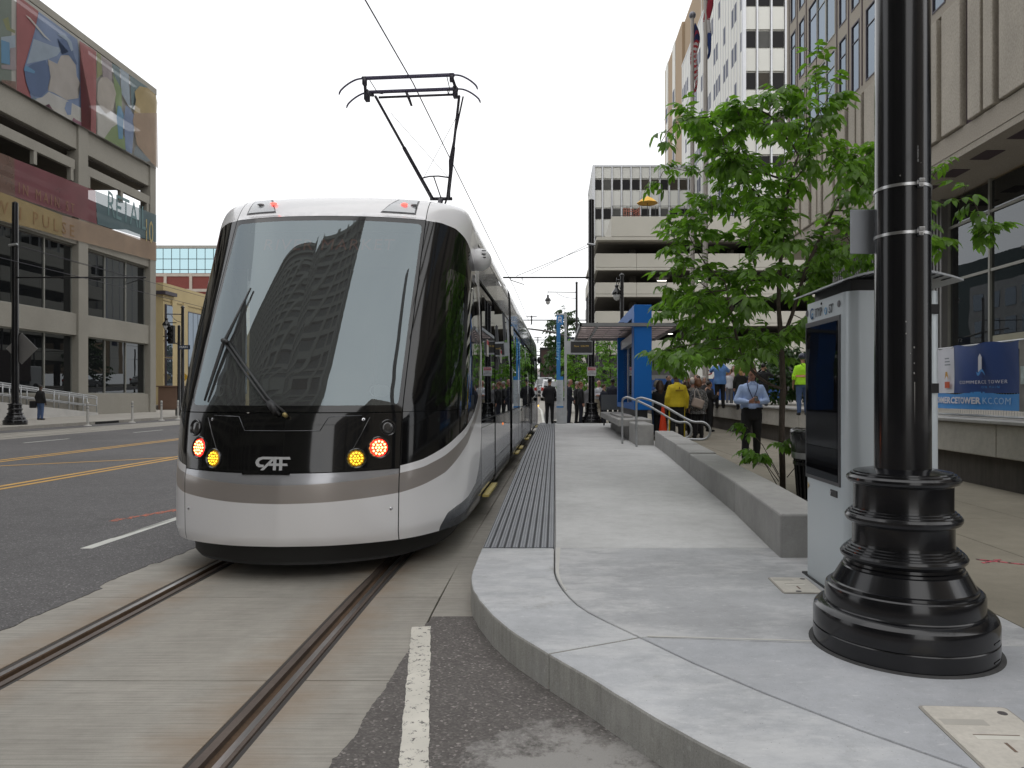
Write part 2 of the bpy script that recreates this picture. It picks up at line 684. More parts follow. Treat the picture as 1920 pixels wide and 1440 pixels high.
def rising(x0f, x1f, ys_, dz, name, m):
    mb = MB()
    for yv in ys_:
        mb.v += [(x0f(yv), yv, ZR(yv) + dz), (x1f(yv), yv, ZR(yv) + dz)]
    mb.f = [(2 * i, 2 * i + 1, 2 * i + 3, 2 * i + 2) for i in range(len(ys_) - 1)]
    return structure(mb, name, m)


HY_ = [33.5, 36, 40, 45, 52, 60, 70, 80, 100, 120, 160, 220, 300]
KERBX = lambda y: interp([(33, -0.2), (36, 0.35), (50, 0.9), (100, 0.9), (300, -3)], y)
rising(lambda y: -13, lambda y: KERBX(y) + .05, HY_, .012, 'road', M_ASPH)
rising(lambda y: KERBX(y) - .02, lambda y: 4.6, HY_, .175, 'pavement', M_FARWALK)
kb = MB()
for yv in HY_:
    kb.v += [(KERBX(yv) - .02, yv, ZR(yv)), (KERBX(yv) - .02, yv, ZR(yv) + .175)]
kb.f = [(2 * i, 2 * i + 1, 2 * i + 3, 2 * i + 2) for i in range(len(HY_) - 1)]
structure(kb, 'kerb', M_FARWALK)
TRX = lambda y: interp([(33, -1.9), (60, -1.9), (100, -3.4), (300, -14)], y)
rising(lambda y: TRX(y) - 1.3, lambda y: TRX(y) + 1.3, HY_, .018, 'track_slab', M_TRACK)
for o_ in (-.72, .72):
    rising(lambda y: TRX(y) + o_ - .05, lambda y: TRX(y) + o_ + .05, HY_, .024, 'far_rail', M_RAILDARK)
rising(lambda y: interp([(33, -.55), (45, -.9), (60, -2.3), (80, -3.9), (300, -16)], y), lambda y: interp([(33, -.43), (45, -.78), (60, -2.16), (80, -3.7), (300, -15.5)], y), HY_, .028, 'lane_line', M_WHITE_LINE2)

track = structure(MB().box(-3.9, -0.62, -14, 130, -0.2, -0.05), 'track_bed', M_BLACKVOID)
joints = [-14, -9.2, -4.4, 0.3, 3.73, 5.25, 8.9, 12.6, 16.2, 20, 24, 28, 32, 38, 44, 50, 60, 75, 95, 130]
for a, b in zip(joints, joints[1:]):
    for xa, xb in ((-3.75, -3.05), (-2.845, -1.537), (-1.343, -0.858)):
        n = max(1, int((b - a) / 3))
        left = [(xa + DX(a + (b - a) * i / n), a + (b - a) * i / n) for i in range(n + 1)]
        right = [(xb + DX(a + (b - a) * i / n), a + (b - a) * i / n) for i in range(n + 1)]
        slab('concrete_slab', right + left[::-1], -0.05, 0.0, M_TRACK, track, 0.0035, 0.004)
for a, b in ((4.79, 6.53), (6.53, 10.1), (10.1, 13.7), (13.7, 17.3), (17.3, 21), (21, 25), (25, 30)):
    slab('concrete_slab', [(-0.855 + DX(a), a), (-0.45, a), (-0.45, b), (-0.855 + DX(b), b)], -0.05, 0.0, M_TRACK, track, 0.0035, 0.004)


def rail_strip(mb, prof, ys, x0, sgn):
    o = len(mb.v)
    for yy in ys:
        for px, pz in prof:
            mb.v.append((x0 + sgn * px + DX(yy), yy, pz))
    k = len(prof)
    for i in range(len(ys) - 1):
        for j in range(k - 1):
            a = o + i * k + j
            f = (a, a + 1, a + 1 + k, a + k)
            mb.f.append(f if sgn < 0 else f[::-1])


ys = [-14, -8, -4, -1, 0.5, 1.5, 2.2, 2.9, 3.6, 4.4, 5.2, 6.2, 8, 10, 14, 20, 30, 45, 60, 80, 100, 130]
for sgn, x0 in ((1, -1.44), (-1, -2.945)):
    # section runs from the lip on the gauge side to the head on the field side
    rail = thing('rail', 'right-hand grooved steel tram rail beside the platform kerb' if sgn > 0 else 'left-hand grooved steel tram rail beside the asphalt lane', 'tram rail', (x0, 0, 0), 0, 'tram rails set in concrete')
    for nm, pr, mm in (('rubber_boot', [(-0.10, -0.004), (-0.078, -0.004)], M_RUBBER),
                       ('rail_lip', [(-0.078, -0.02), (-0.075, 0.003), (-0.036, 0.003), (-0.033, -0.03)], M_RAILDARK),
                       ('groove', [(-0.033, -0.02), (-0.028, -0.024), (0.006, -0.024), (0.010, -0.02)], M_RAILRUST),
                       ('rail_head', [(0.010, -0.02), (0.014, 0.0), (0.020, 0.005)], M_RAILRUST),
                       ('rail_head', [(0.020, 0.005), (0.052, 0.006)], M_STEEL),
                       ('rail_shoulder', [(0.052, 0.006), (0.068, 0.001), (0.075, -0.02)], M_RAILDARK),
                       ('rubber_boot', [(0.075, -0.004), (0.10, -0.004)], M_RUBBER)):
        mb = MB()
        rail_strip(mb, pr, ys, x0, sgn)
        mb.build(nm, mm, rail)

# asphalt patch against the kerb, with its ragged edge over the slab
pe = []
y = 4.78
while y > -14:
    base = interp([(-14, -1.1), (1.5, -0.93), (2.86, -0.896), (3.33, -0.87), (4.08, -0.852), (4.79, -0.815)], y)
    pe.append((base + 0.02 * mnoise.noise((y * 4, 2, 0)) + 0.014 * mnoise.noise((y * 17, 6, 0)) + 0.008 * mnoise.noise((y * 55, 9, 0)), y))
    y -= 0.02 if y > 2 else 0.3
structure(MB().prism([(3.0, -14), (3.0, 1.6), (1.0, 2.6), (-0.3, 4.785)] + pe, -0.029, 0.006), 'road_patch', M_ASPH2)


def stripe(name, pts, w, m, z, jag=0.0, kind='structure'):
    P = [Vector((*p, 0)) for p in pts]
    L, Rr = [], []
    n = 1
    dense = []
    for a, b in zip(P, P[1:]):
        k = max(1, int((b - a).length / (0.03 if jag else 4)))
        dense += [a.lerp(b, i / k) for i in range(k)]
    dense.append(P[-1])
    for i, p in enumerate(dense):
        d = (dense[min(i + 1, len(dense) - 1)] - dense[max(i - 1, 0)]).normalized()
        nn = Vector((-d.y, d.x, 0))
        j1 = jag * mnoise.noise((p.x * 19, p.y * 19, 1)) if jag else 0
        j2 = jag * mnoise.noise((p.x * 19, p.y * 19, 5)) if jag else 0
        L.append(p + nn * (w / 2 + j1))
        Rr.append(p - nn * (w / 2 + j2))
    mb = MB()
    k = len(L)
    mb.add([(q.x, q.y, z) for q in L] + [(q.x, q.y, z) for q in Rr], [(i, k + i, k + i + 1, i + 1) for i in range(k - 1)])
    return tag(mb.build(name, m), None, None, None, kind)


stripe('lane_line', [(-0.852, 4.56), (-0.565, 2.86), (-0.1, 0.2)], 0.118, M_WHITE_LINE, 0.0105, 0.008)
stripe('lane_line', [(-4.5, 6.86), (-4.5, 13.5)], 0.115, M_WHITE_LINE2, 0.008)
stripe('lane_line', [(-4.55, 7.35), (-4.52, 8.4)], 0.02, M_WHITE_LINE2, 0.008, 0.006)
for k in range(4):
    stripe('lane_line', [(-4.5, 19 + k * 12), (-4.5, 22 + k * 12)], 0.12, M_WHITE_LINE2, 0.008)
for x in (-8.62, -8.88, -12.05, -12.33):
    stripe('centre_line', [(x, -10), (x, 90)], 0.125, M_YELLOW_LINE, 0.008)
stripe('turn_lane_line', [(-12.2, 11.7), (-11.7, 14.4), (-9.5, 16.0), (-8.9, 16.7)], 0.13, M_YELLOW_LINE, 0.0085)
for k in range(6):
    stripe('lane_line', [(-15.9, 3 + 9.3 * 0 + k * 5.6 + 1.6), (-15.9, 5 + k * 5.6 + 1.6)], 0.11, M_WHITE_LINE2, 0.008)
mk = MB()
for i in range(9):
    a = (-5.2 + 0.075 * i, 8.35 + 0.17 * i)
    mk.prism([(a[0] + rnd.uniform(-.03, .03), a[1]), (a[0] + .09, a[1] - .02), (a[0] + .11 + rnd.uniform(-.03, .03), a[1] + .19), (a[0] - .01, a[1] + .16)], 0.0042, 0.0062 + i * 0.0001)
tag(mk.build('survey_mark', M_ORANGE_MARK), None, None, None, 'structure')

# second track across the street
far_track = structure(MB().box(-20.45, -17.75, -14, 130, -0.02, 0.007), 'far_track_slab', M_TRACK)
for i, x in enumerate((-18.35, -19.85)):
    MB().box(x - 0.035, x + 0.035, -14, 130, 0.007, 0.010).build('rail_head', M_STEEL, far_track)
    MB().box(x - 0.09, x - 0.036, -14, 130, 0.007, 0.0085).build('groove', M_RAILRUST, far_track)

# far pavement on the left
fw = structure(MB().box(-60, -22.15, -14, 130, -0.03, 0.145), 'pavement', M_FARWALK)
for k in range(16):
    slab('kerb_stone', [(-22.15, -10 + 6 * k), (-21.98, -10 + 6 * k), (-21.98, -4 + 6 * k), (-22.15, -4 + 6 * k)], -0.02, 0.15, M_FARWALK, fw, 0.004, 0.012)

# ------------------------------------------------------------------ near pavement corner ("bulb") and platform
O = smooth_path([(-0.62, 6.05), (-0.615, 5.6), (-0.605, 5.16), (-0.56, 4.836), (-0.42, 4.356), (-0.235, 3.936), (-0.035, 3.597)], 16)
JIT = lambda P_: [(x + .006 * mnoise.noise((x * 6, y * 6, 3)) + .003 * mnoise.noise((x * 25, y * 25, 5)), y + .006 * mnoise.noise((x * 6, y * 6, 7)) + .003 * mnoise.noise((x * 25, y * 25, 9))) for x, y in P_]
O = O[:1] + JIT(smooth_path(O[1:-1], 60)) + O[-1:]
O2 = smooth_path([(-0.035, 3.597), (0.209, 3.215), (0.342, 2.996), (0.488, 2.76), (0.689, 2.497), (1.1, 2.0), (1.7, 1.4), (2.6, 0.75), (4, 0.2), (7, -0.1)], 22)
O2 = O2[:1] + JIT(smooth_path(O2[1:-1], 90)) + O2[-1:]
I1 = smooth_path([(0, 6.05), (0.0, 5.6), (0.005, 5.15), (0.07, 4.7), (0.193, 4.3), (0.459, 3.84)], 14)
I2 = smooth_path([(0.459, 3.84), (0.66, 3.5), (0.883, 3.174), (1.237, 2.73), (1.75, 2.2), (2.6, 1.5), (4, 0.95), (7, 0.6)], 18)
pav = structure(MB().box(0.9, 30, -10, 3.6, -0.03, -0.012), 'pavement', M_BULB)
SZ = 0.19
for pl_ in (O + I1[::-1], O2 + I2[::-1]):
    ks = slab('kerb_slab', pl_, -0.02, SZ, M_BULB, pav, 0.003, 0.014)
    ks.data.materials.append(M_KFACE)
    for f_ in ks.data.polygons:
        if abs(f_.normal.z) < 0.5:
            f_.material_index = 1
slab('concrete_slab', I1 + [(1.45, 3.74), (2.62, 3.70), (2.62, 6.05)], -0.02, SZ, M_BULB3, pav, 0.003, 0.008)
slab('concrete_slab', I2 + [(7, 3.62), (2.62, 3.70), (1.45, 3.74)], -0.02, SZ, M_BULB2, pav, 0.003, 0.008)
# the pale patching strip along the first bend of the joint
st = I1[:9]
MB().prism([(x + 0.008, y) for x, y in st] + [(x + 0.05 - 0.004 * i, y) for i, (x, y) in enumerate(st)][::-1], SZ, SZ + 0.003).build('mortar_strip', mat('mortar', (0.52, 0.51, 0.48), 0.8), pav)


js = [(0.50 + .05 * i, 3.842 - .0043 * i + .004 * mnoise.noise((i * .9, 1, 1))) for i in range(22)]
MB().prism(js + [(x, y + .012 + .010 * abs(mnoise.noise((x * 9, 3, 1)))) for x, y in js][::-1], SZ, SZ + 0.0025).build('mortar_strip', mat('mortar', (0.52, 0.51, 0.48), 0.8), pav)


def PZ(x, y):         # platform top: ramps up from the pavement, level, and down again
    return interp([(6.05, 0.19), (14.0, 0.305), (27.5, 0.305), (29.6, 0.25)], y)


plat = structure(MB().prism([(-0.56, 6.1), (2.35, 6.1), (2.35, 29.4), (-0.52, 29.4)], -0.02, lambda x, y: PZ(x, y) - 0.03), 'platform', M_PLAT)


def seat_x(y):        # the line of the seat wall
    return interp([(5.68, 1.79), (7.7, 1.93), (10.9, 2.05), (15.1, 2.22), (17, 2.3), (30, 2.3)], y)


yy = [6.05, 7.6, 9.15, 10.7, 12.25, 13.8, 15.35, 16.9, 18.45, 20.0, 21.55, 23.1, 24.65, 26.2, 27.75, 29.6]
for a, b in zip(yy, yy[1:]):
    MB().prism(offset_poly([(0.006, a), (seat_x(a) + 0.2, a), (seat_x(b) + 0.2, b), (0.006, b)], 0.003), -0.02, PZ).build('concrete_slab', M_PLAT, plat, bevel=0.005)
    MB().prism(offset_poly([(-0.62, a), (-0.0, a), (-0.0, b), (-0.62, b)], 0.002), -0.02, lambda x, y: PZ(x, y) - 0.022).build('edge_slab', M_PLAT, plat)

M_TACT = mat('tactile_grey', (0.15, 0.16, 0.18), 0.5, 0.0, 0.12, 2, fine=0.15, fscale=60)
M_TACT_DOT = mat('tactile_stud', (0.30, 0.31, 0.325), 0.45, 0.2, 0.15, 3)


def tactile_tile(w, l):
    base = MB().box(-w / 2, w / 2, 0.002, l - 0.002, -0.014, -0.0005)
    ribs_, dots = MB(), MB()
    nx, ny = 20, int(l / 0.036)
    for g in range(10):
        gx = -w / 2 + w * (g + 0.5) / 10
        ribs_.box(gx - 0.0215, gx + 0.0215, 0.0, l, -0.002, 0.007)
        for s in (-1, 1):
            for j in range(ny):
                x, y = gx + s * 0.0115, (j + 0.5) * l / ny
                r0, r1, h = 0.0085, 0.0055, 0.0115
                vs = [(x + r0 * math.cos(a), y + r0 * math.sin(a), 0.007) for a in (0.79, 2.36, 3.93, 5.5)] + [(x + r1 * math.cos(a), y + r1 * math.sin(a), h) for a in (0.79, 2.36, 3.93, 5.5)]
                dots.add(vs, [(4, 5, 6, 7), (0, 1, 5, 4), (1, 2, 6, 5), (2, 3, 7, 6), (3, 0, 4, 7)])
    return base, ribs_, dots


tb, tr_, td = tactile_tile(0.606, 0.775)
strip = thing('tactile_strip', 'dark grey studded warning strip along the platform edge', 'tactile paving', (-0.305, 6.05, 0.2))
M_TACTB = mat('tactile_groove', (0.035, 0.038, 0.043), 0.7, 0.0, 0.2, 3)  # base darker than the ribs: groove shade put into its colour
t0 = tb.build('tactile_tile', M_TACTB, None)
r0 = tag(tr_.build('rib', M_TACT, t0), kind='stuff')
d0 = tag(td.build('stud', M_TACT_DOT, t0), kind='stuff')
t0.parent = strip
ty = 6.055
first = True
while ty < 29.4:
    za, zb = PZ(0, ty), PZ(0, ty + 0.775)
    if first:
        t, d = t0, d0
    else:
        t = share(t0, 'tactile_tile', strip)
        d = share(d0, 'stud', t)
        share(r0, 'rib', t)
    first = False
    t.location = (0.0, ty - 6.05, za - 0.2 - 0.004)
    t.rotation_euler = (math.atan2(zb - za, 0.775), 0, 0)
    ty += 0.776

# tan pavement beyond the seat wall
pv = structure(MB().box(2.3, 7, 3.6, 75, -0.03, 0.17), 'pavement', M_WALK)
xs = [2.62, 3.75, 4.9, 6.05]
ycur = 3.66
while ycur < 40:
    b = ycur + (1.9 if ycur < 20 else 3.8)
    for i, (xa, xb) in enumerate(zip(xs, xs[1:])):
        x0 = xa if i else max(xa, 0)
        if i == 0 and ycur > 5.5:
            x0 = 1.9
        slab('paving_slab', [(x0, ycur), (xb, ycur), (xb, b), (x0, b)], 0.02, SZ - 0.002 if not (i == 0 and ycur > 5.5) else SZ - 0.003, M_WALK, pv, 0.003, 0.004)
    ycur = b
slab('paving_slab', [(0.0, 29.62), (6.05, 29.62), (6.05, 100), (0.9, 100), (0.9, 34)], 0.0, SZ - 0.012, M_FARWALK, pv, 0.0, 0.01)
mk = MB()
for i in range(7):
    a = (3.32 + 0.06 * i, 5.62 - 0.04 * i)
    mk.prism([a, (a[0] + .07, a[1] - .045), (a[0] + .085, a[1] - .02), (a[0] + .01, a[1] + .03)], SZ - 0.001, SZ + 0.0015)
for i in range(4):
    a = (3.3 + 0.05 * i, 5.5 + 0.03 * i)
    mk.prism([a, (a[0] + .06, a[1] + .02), (a[0] + .06, a[1] + .045), (a[0], a[1] + .03)], SZ - 0.001, SZ + 0.0012)
tag(mk.build('survey_mark', M_RED_MARK), None, None, None, 'structure')
# ------------------------------------------------------------------ tram
TILT = R(-0.5)
TX, TY = -2.17, 5.60
tram = thing('tram', 'white and black low-floor tram with lit red and amber lamps standing at the platform', 'tram', (TX, TY, 0), TILT)

M_TWHITE = mat('tram_white_paint', (0.76, 0.755, 0.765), 0.28, 0.1, 0.02, 1, coat=0.6)
M_TSTRIPE = mat('tram_taupe_stripe', (0.33, 0.30, 0.28), 0.3, 0.35, 0.03, 1, coat=0.5)
M_TSILVER = mat('tram_silver_panel', (0.36, 0.365, 0.385), 0.22, 0.45, 0.03, 1, coat=0.7)
M_TGREY = mat('tram_dark_grey', (0.085, 0.09, 0.10), 0.25, 0.2, 0.03, 1, coat=0.6)
M_TBLACK = mat('tram_black_gloss', (0.006, 0.006, 0.0065), 0.07, 0.0, 0.05, 1, spec=0.55, coat=0.1)
M_TAPRON = mat('tram_apron_black', (0.012, 0.012, 0.012), 0.65, 0.0, 0.1, 3)
M_TIN = mat('tram_interior', (0.035, 0.037, 0.036), 0.8)
M_GLASSW = glass('windscreen_glass', (0.42, 0.46, 0.45), 0.135, (0.105, 0.105, 0.105), 0.55, gcol=(0.80, 0.94, 1.0))
M_GLASSS = glass('tram_side_glass', (0.25, 0.27, 0.27), 0.24, (0.008, 0.009, 0.009), 0.45)
M_RUBB = mat('black_rubber', (0.015, 0.015, 0.016), 0.5)
M_YSILL = mat('sill_yellow', (0.42, 0.34, 0.10), 0.5, fine=0.15)
M_ALU = mat('brushed_metal', (0.45, 0.45, 0.45), 0.35, 0.8, 0.08, 4)
M_BRASS = mat('wiper_hub', (0.30, 0.24, 0.10), 0.4, 0.6)
M_POD = mat('white_plastic', (0.62, 0.62, 0.63), 0.3)
M_PANTO = mat('pantograph_paint', (0.045, 0.042, 0.055), 0.5, 0.2)
M_CARBON = mat('contact_strip', (0.07, 0.062, 0.11), 0.5)

YEND = 2.42
PLAN = smooth_path([(0, 0), (0.3, 0.03), (0.5, 0.085), (0.7, 0.175), (0.88, 0.29), (1.0, 0.41), (1.1, 0.56), (1.2, 0.76), (1.27, 0.97), (1.31, 1.2), (1.325, 1.5), (1.325, YEND)], 96)
NOSE = smooth_path([(0.29, 0.02), (0.34, 0.0), (0.6, -0.005), (0.8, 0.0), (0.87, 0.02), (1.1, 0.05), (1.345, 0.10), (1.6, 0.225), (1.8, 0.335), (2.25, 0.59), (2.7, 0.853), (3.0, 1.03), (3.17, 1.13)], 74)
LEV = [(z, 1.0 - (0.012 if z < 0.33 else 0) - max(0, (z - 2.0)) * 0.022, d) for z, d in NOSE]
LEV += [(3.22, .972, 1.17), (3.27, .969, 1.215), (3.32, .963, 1.265), (3.36, .953, 1.315), (3.40, .938, 1.375), (3.43, .92, 1.45), (3.452, .885, 1.54), (3.468, .84, 1.65), (3.48, .77, 1.79), (3.488, .66, 1.95), (3.494, .48, 2.12), (3.498, .28, 2.26), (3.5, .08, 2.36)]


def nose_y(x, g, d0):
    return d0 + g * (YEND - d0) / YEND


def front_pt(x, z):
    """Point of the front surface at local x and height z."""
    d0 = interp(NOSE[:], z) if z < 3.17 else 1.13
    g = interp(PLAN, abs(x))
    return Vector((x, nose_y(x, g, d0), z))


def shell(off=0.0, n0=0):
    ring = [(-x, g) for x, g in PLAN[:0:-1]] + PLAN
    mb = MB()
    k = len(ring)
    for z, sx, d0 in LEV:
        for x, g in ring:
            mb.v.append((x * sx, nose_y(x, g, d0), z))
    for i in range(len(LEV) - 1):
        for j in range(k - 1):
            a = i * k + j
            mb.f.append((a, a + 1, a + 1 + k, a + k))
    if off:
        N = [Vector((0, 0, 0)) for _ in mb.v]
        for f in mb.f:
            p = [Vector(mb.v[i]) for i in f]
            nn = (p[2] - p[0]).cross(p[3] - p[1])
            for i in f:
                N[i] += nn
        mb.v = [tuple(Vector(v) - n.normalized() * off) for v, n in zip(mb.v, N)]
    return mb


def clip(mb, phi, eps=0.0):
    """Part of mb where phi > eps (polygons are cut along the boundary)."""
    val = [phi(*p) - eps for p in mb.v]
    out = MB()
    vm, em = {}, {}

    def vid(i):
        if i not in vm:
            vm[i] = len(out.v)
            out.v.append(mb.v[i])
        return vm[i]

    def eid(i, j):
        key = (min(i, j), max(i, j))
        if key not in em:
            t = val[i] / (val[i] - val[j])
            a, b = mb.v[i], mb.v[j]
            em[key] = len(out.v)
            out.v.append(tuple(a[q] + (b[q] - a[q]) * t for q in range(3)))
        return em[key]
    for f in mb.f:
        s = [val[i] > 0 for i in f]
        if all(s):
            out.f.append(tuple(vid(i) for i in f))
        elif any(s):
            poly = []
            for q in range(len(f)):
                i, j = f[q], f[(q + 1) % len(f)]
                if val[i] > 0:
                    poly.append(vid(i))
                if (val[i] > 0) != (val[j] > 0):
                    poly.append(eid(i, j))
            if len(poly) >= 3:
                out.f.append(tuple(poly))
    return out


def sdf(poly):
    """Signed distance to a polygon, positive inside."""
    P = [(a, b) for a, b in poly]

    def fn(px, py):
        d, ins = 1e9, False
        n = len(P)
        for i in range(n):
            (ax, ay), (bx, by) = P[i], P[(i + 1) % n]
            ex, ey = bx - ax, by - ay
            t = max(0, min(1, ((px - ax) * ex + (py - ay) * ey) / (ex * ex + ey * ey)))
            d = min(d, math.hypot(px - ax - ex * t, py - ay - ey * t))
            if (ay > py) != (by > py) and px < ax + ex * (py - ay) / (by - ay):
                ins = not ins
        return d if ins else -d
    return fn


def round_poly(p, n=40):
    return smooth_path(p + [p[0]], n)[:-1]


XS = lambda z: 0.88 + 0.035 * max(0, min(1, (z - 0.3) / 2.87))
front_phi = lambda x, y, z: XS(z) - abs(x)
G = 0.0035
full = shell()
front = clip(full, front_phi, G)
side = clip(full, lambda *p: -front_phi(*p), G)


def tpart(mb, name, m, parent=None, smooth=True, label=None, **kw):
    o = mb.build(name, m, parent or tram, smooth, world=False, **kw)
    if label:
        o['label'] = label
    return o


tpart(clip(shell(0.016), lambda x, y, z: 1.3 - z, 0), 'inner_shell', M_BLACKVOID)
tpart(clip(shell(0.016), lambda x, y, z: z - 3.18, 0), 'inner_roof', M_BLACKVOID)
# front: bumper, stripe, lamp panel, windscreen, roof
bump_top = lambda x: 0.868 + 0.012 * (abs(x) / 0.88) ** 2
bumper = clip(front, lambda x, y, z: bump_top(x) - z, G)
st_lo = lambda x: 0.63 + 0.05 * (abs(x) / 0.88) ** 2
st_hi = lambda x: 0.775 + 0.063 * (abs(x) / 0.88) ** 2
lower = clip(bumper, lambda x, y, z: st_lo(x) - z)
b_o = tpart(lower, 'bumper', M_TWHITE)
tpart(clip(bumper, lambda x, y, z: min(z - st_lo(x), st_hi(x) - z)), 'bumper_stripe', M_TSTRIPE)
tpart(clip(bumper, lambda x, y, z: z - st_hi(x)), 'bumper_lip', M_TSILVER)
panel = clip(clip(front, lambda x, y, z: z - bump_top(x), G), lambda x, y, z: 1.338 - z)
p_o = tpart(panel, 'lamp_panel', M_TBLACK)
ws = clip(clip(front, lambda x, y, z: z - 1.346), lambda x, y, z: 3.165 - z)
gl = sdf([(-0.845, 1.40), (0.845, 1.40), (0.86, 1.43), (0.885, 3.09), (0.87, 3.12), (-0.87, 3.12), (-0.885, 3.09), (-0.86, 1.43)])
glass_o = tpart(clip(ws, lambda x, y, z: gl(x, z)), 'windscreen', M_GLASSW)
tpart(clip(ws, lambda x, y, z: -gl(x, z)), 'windscreen_border', M_TBLACK)
roof_o = tpart(clip(front, lambda x, y, z: z - 3.17), 'roof_front', M_TWHITE)

# sides of the nose
mask_poly = sdf([(-1, .872), (.2, .886), (.29, .895), (.5, .94), (.75, 1.02), (1.0, 1.11), (1.4, 1.215), (1.8, 1.31), (2.1, 1.43), (2.25, 1.6), (2.32, 1.9), (2.335, 2.3), (2.27, 2.58), (2.12, 2.74), (1.95, 2.85), (1.78, 2.95), (1.64, 3.06), (1.52, 3.135), (1.4, 3.165), (-1, 3.165)])
cabwin = sdf([(.80, 1.38), (2.02, 1.38), (2.07, 1.42), (2.13, 1.9), (2.12, 2.45), (2.05, 2.56), (1.30, 2.70), (1.24, 2.64), (1.1, 2.3)])
stripe_p = sdf([(-1, .63), (.29, .68), (.5, .73), (.75, .80), (1.1, .95), (1.5, 1.085), (1.9, 1.2), (2.25, 1.34), (2.6, 1.50), (2.6, 1.85), (2.3, 1.62), (2.1, 1.40), (1.8, 1.265), (1.4, 1.155), (1.0, 1.035), (.75, .945), (.5, .875), (.29, .838), (-1, .775)])
swoosh = sdf([(.66, .1), (.70, .36), (.78, .435), (.95, .47), (1.3, .50), (1.9, .56), (2.15, .66), (2.3, .80), (2.38, .98), (2.6, 1.25), (2.6, .1)])
M2 = lambda f: (lambda x, y, z: f(y, z))
mask = clip(side, M2(mask_poly))
rest = clip(side, lambda x, y, z: -mask_poly(y, z))
halves = {'right': lambda x, y, z: x, 'left': lambda x, y, z: -x}
for hv in halves.values():
    mk_ = clip(mask, hv)
    up = clip(mk_, lambda x, y, z: z - 1.345, G * .6)
    lo = clip(mk_, lambda x, y, z: 1.345 - z, G * .6)
    cw = tpart(clip(up, M2(cabwin)), 'cab_window', M_GLASSS)
    tpart(clip(up, lambda x, y, z: -cabwin(y, z)), 'cab_side_panel', M_TBLACK)
    tpart(lo, 'cab_lower_panel', M_TBLACK)
    rs = clip(rest, hv)
    low = clip(rs, lambda x, y, z: 2.2 - z)
    tpart(clip(rs, lambda x, y, z: z - 2.2), 'roof_shoulder', M_TWHITE)
    tpart(clip(low, M2(stripe_p)), 'side_stripe', M_TSTRIPE)
    low2 = clip(low, lambda x, y, z: -stripe_p(y, z))
    tpart(clip(low2, M2(swoosh)), 'skirt_swoosh', M_TGREY)
    tpart(clip(low2, lambda x, y, z: -swoosh(y, z)), 'nose_side_panel', M_TWHITE)

# black apron under the bumper
ap = MB()
rg = [(-x, g) for x, g in PLAN[:0:-1]] + PLAN
for z, s, o in ((0.31, 0.90, 0.10), (0.16, 0.885, 0.10), (0.12, 0.865, 0.13)):
    for x, g in rg:
        ap.v.append((x * s, nose_y(x, g, o), z))
k = len(rg)
for i in range(2):
    for j in range(k - 1):
        a = i * k + j
        ap.f.append((a, a + k, a + 1 + k, a + 1))
ap.f.append(tuple(range(2 * k, 3 * k)))
tpart(ap, 'apron', M_TAPRON)
MB().box(-1.1, 1.1, 1.7, 21.9, 0.16, 0.36).build('underframe', M_TAPRON, tram, world=False)

# ---------- lamps, badge, fittings on the front
M_RED = emit('red_lamp', (1.0, 0.02, 0.015), 3.2)
M_REDDOT = emit('red_lamp_led', (1.0, 0.36, 0.10), 10.0)
M_AMB = emit('amber_lamp', (0.9, 0.42, 0.02), 0.25)
M_AMBDOT = emit('amber_lamp_led', (1.0, 0.72, 0.04), 2.2)
M_CLEAR = mat('clear_lamp', (0.035, 0.034, 0.034), 0.15, 0.0, 0.3, 60, spec=1.0)
M_CHROME = mat('chrome', (0.6, 0.6, 0.62), 0.2, 1.0)
M_BEZEL = mat('lamp_bezel', (0.02, 0.02, 0.021), 0.15, 0.0, spec=0.8)


def surf_frame(x, z):
    e = 0.02
    p = front_pt(x, z)
    dx = front_pt(x + e, z) - front_pt(x - e, z)
    dz = front_pt(x, z + e) - front_pt(x, z - e)
    n = dx.cross(dz).normalized()
    xx = dx.normalized()
    yy_ = n.cross(xx)
    return Matrix(((xx.x, yy_.x, n.x, p.x), (xx.y, yy_.y, n.y, p.y), (xx.z, yy_.z, n.z, p.z), (0, 0, 0, 1)))


def lamp(x, z, r, body, dots, lit, label):
    M = surf_frame(x, z)
    bz = MB().lathe([(r * 1.32, -0.01), (r * 1.32, 0.006), (r * 1.22, 0.012), (r * 1.06, 0.004), (r * 1.04, -0.008), (0.001, -0.008)], seg=32).xf(M).build('lamp_bezel', M_BEZEL, tram, True, world=False, auto=35)
    ln = MB().lathe([(r * 1.03, -0.008), (r * 1.0, 0.002), (r * 0.7, 0.008), (0.001, 0.010)], seg=28).xf(M).build('lamp_lens', body, bz, True, world=False)
    if label:
        bz['label'] = label
    if dots:
        d = MB()
        pts = [(0, 0)] + [(0.36 * r * math.cos(a), 0.36 * r * math.sin(a)) for a in [2 * math.pi * i / 6 for i in range(6)]] + [(0.74 * r * math.cos(a), 0.74 * r * math.sin(a)) for a in [2 * math.pi * i / 12 for i in range(12)]]
        for px, py in pts:
            d.ball((px, py, 0.009), (r * 0.125, r * 0.125, 0.005), 8, 4)
        d.xf(M).build('lamp_led', dots, bz, True, world=False)


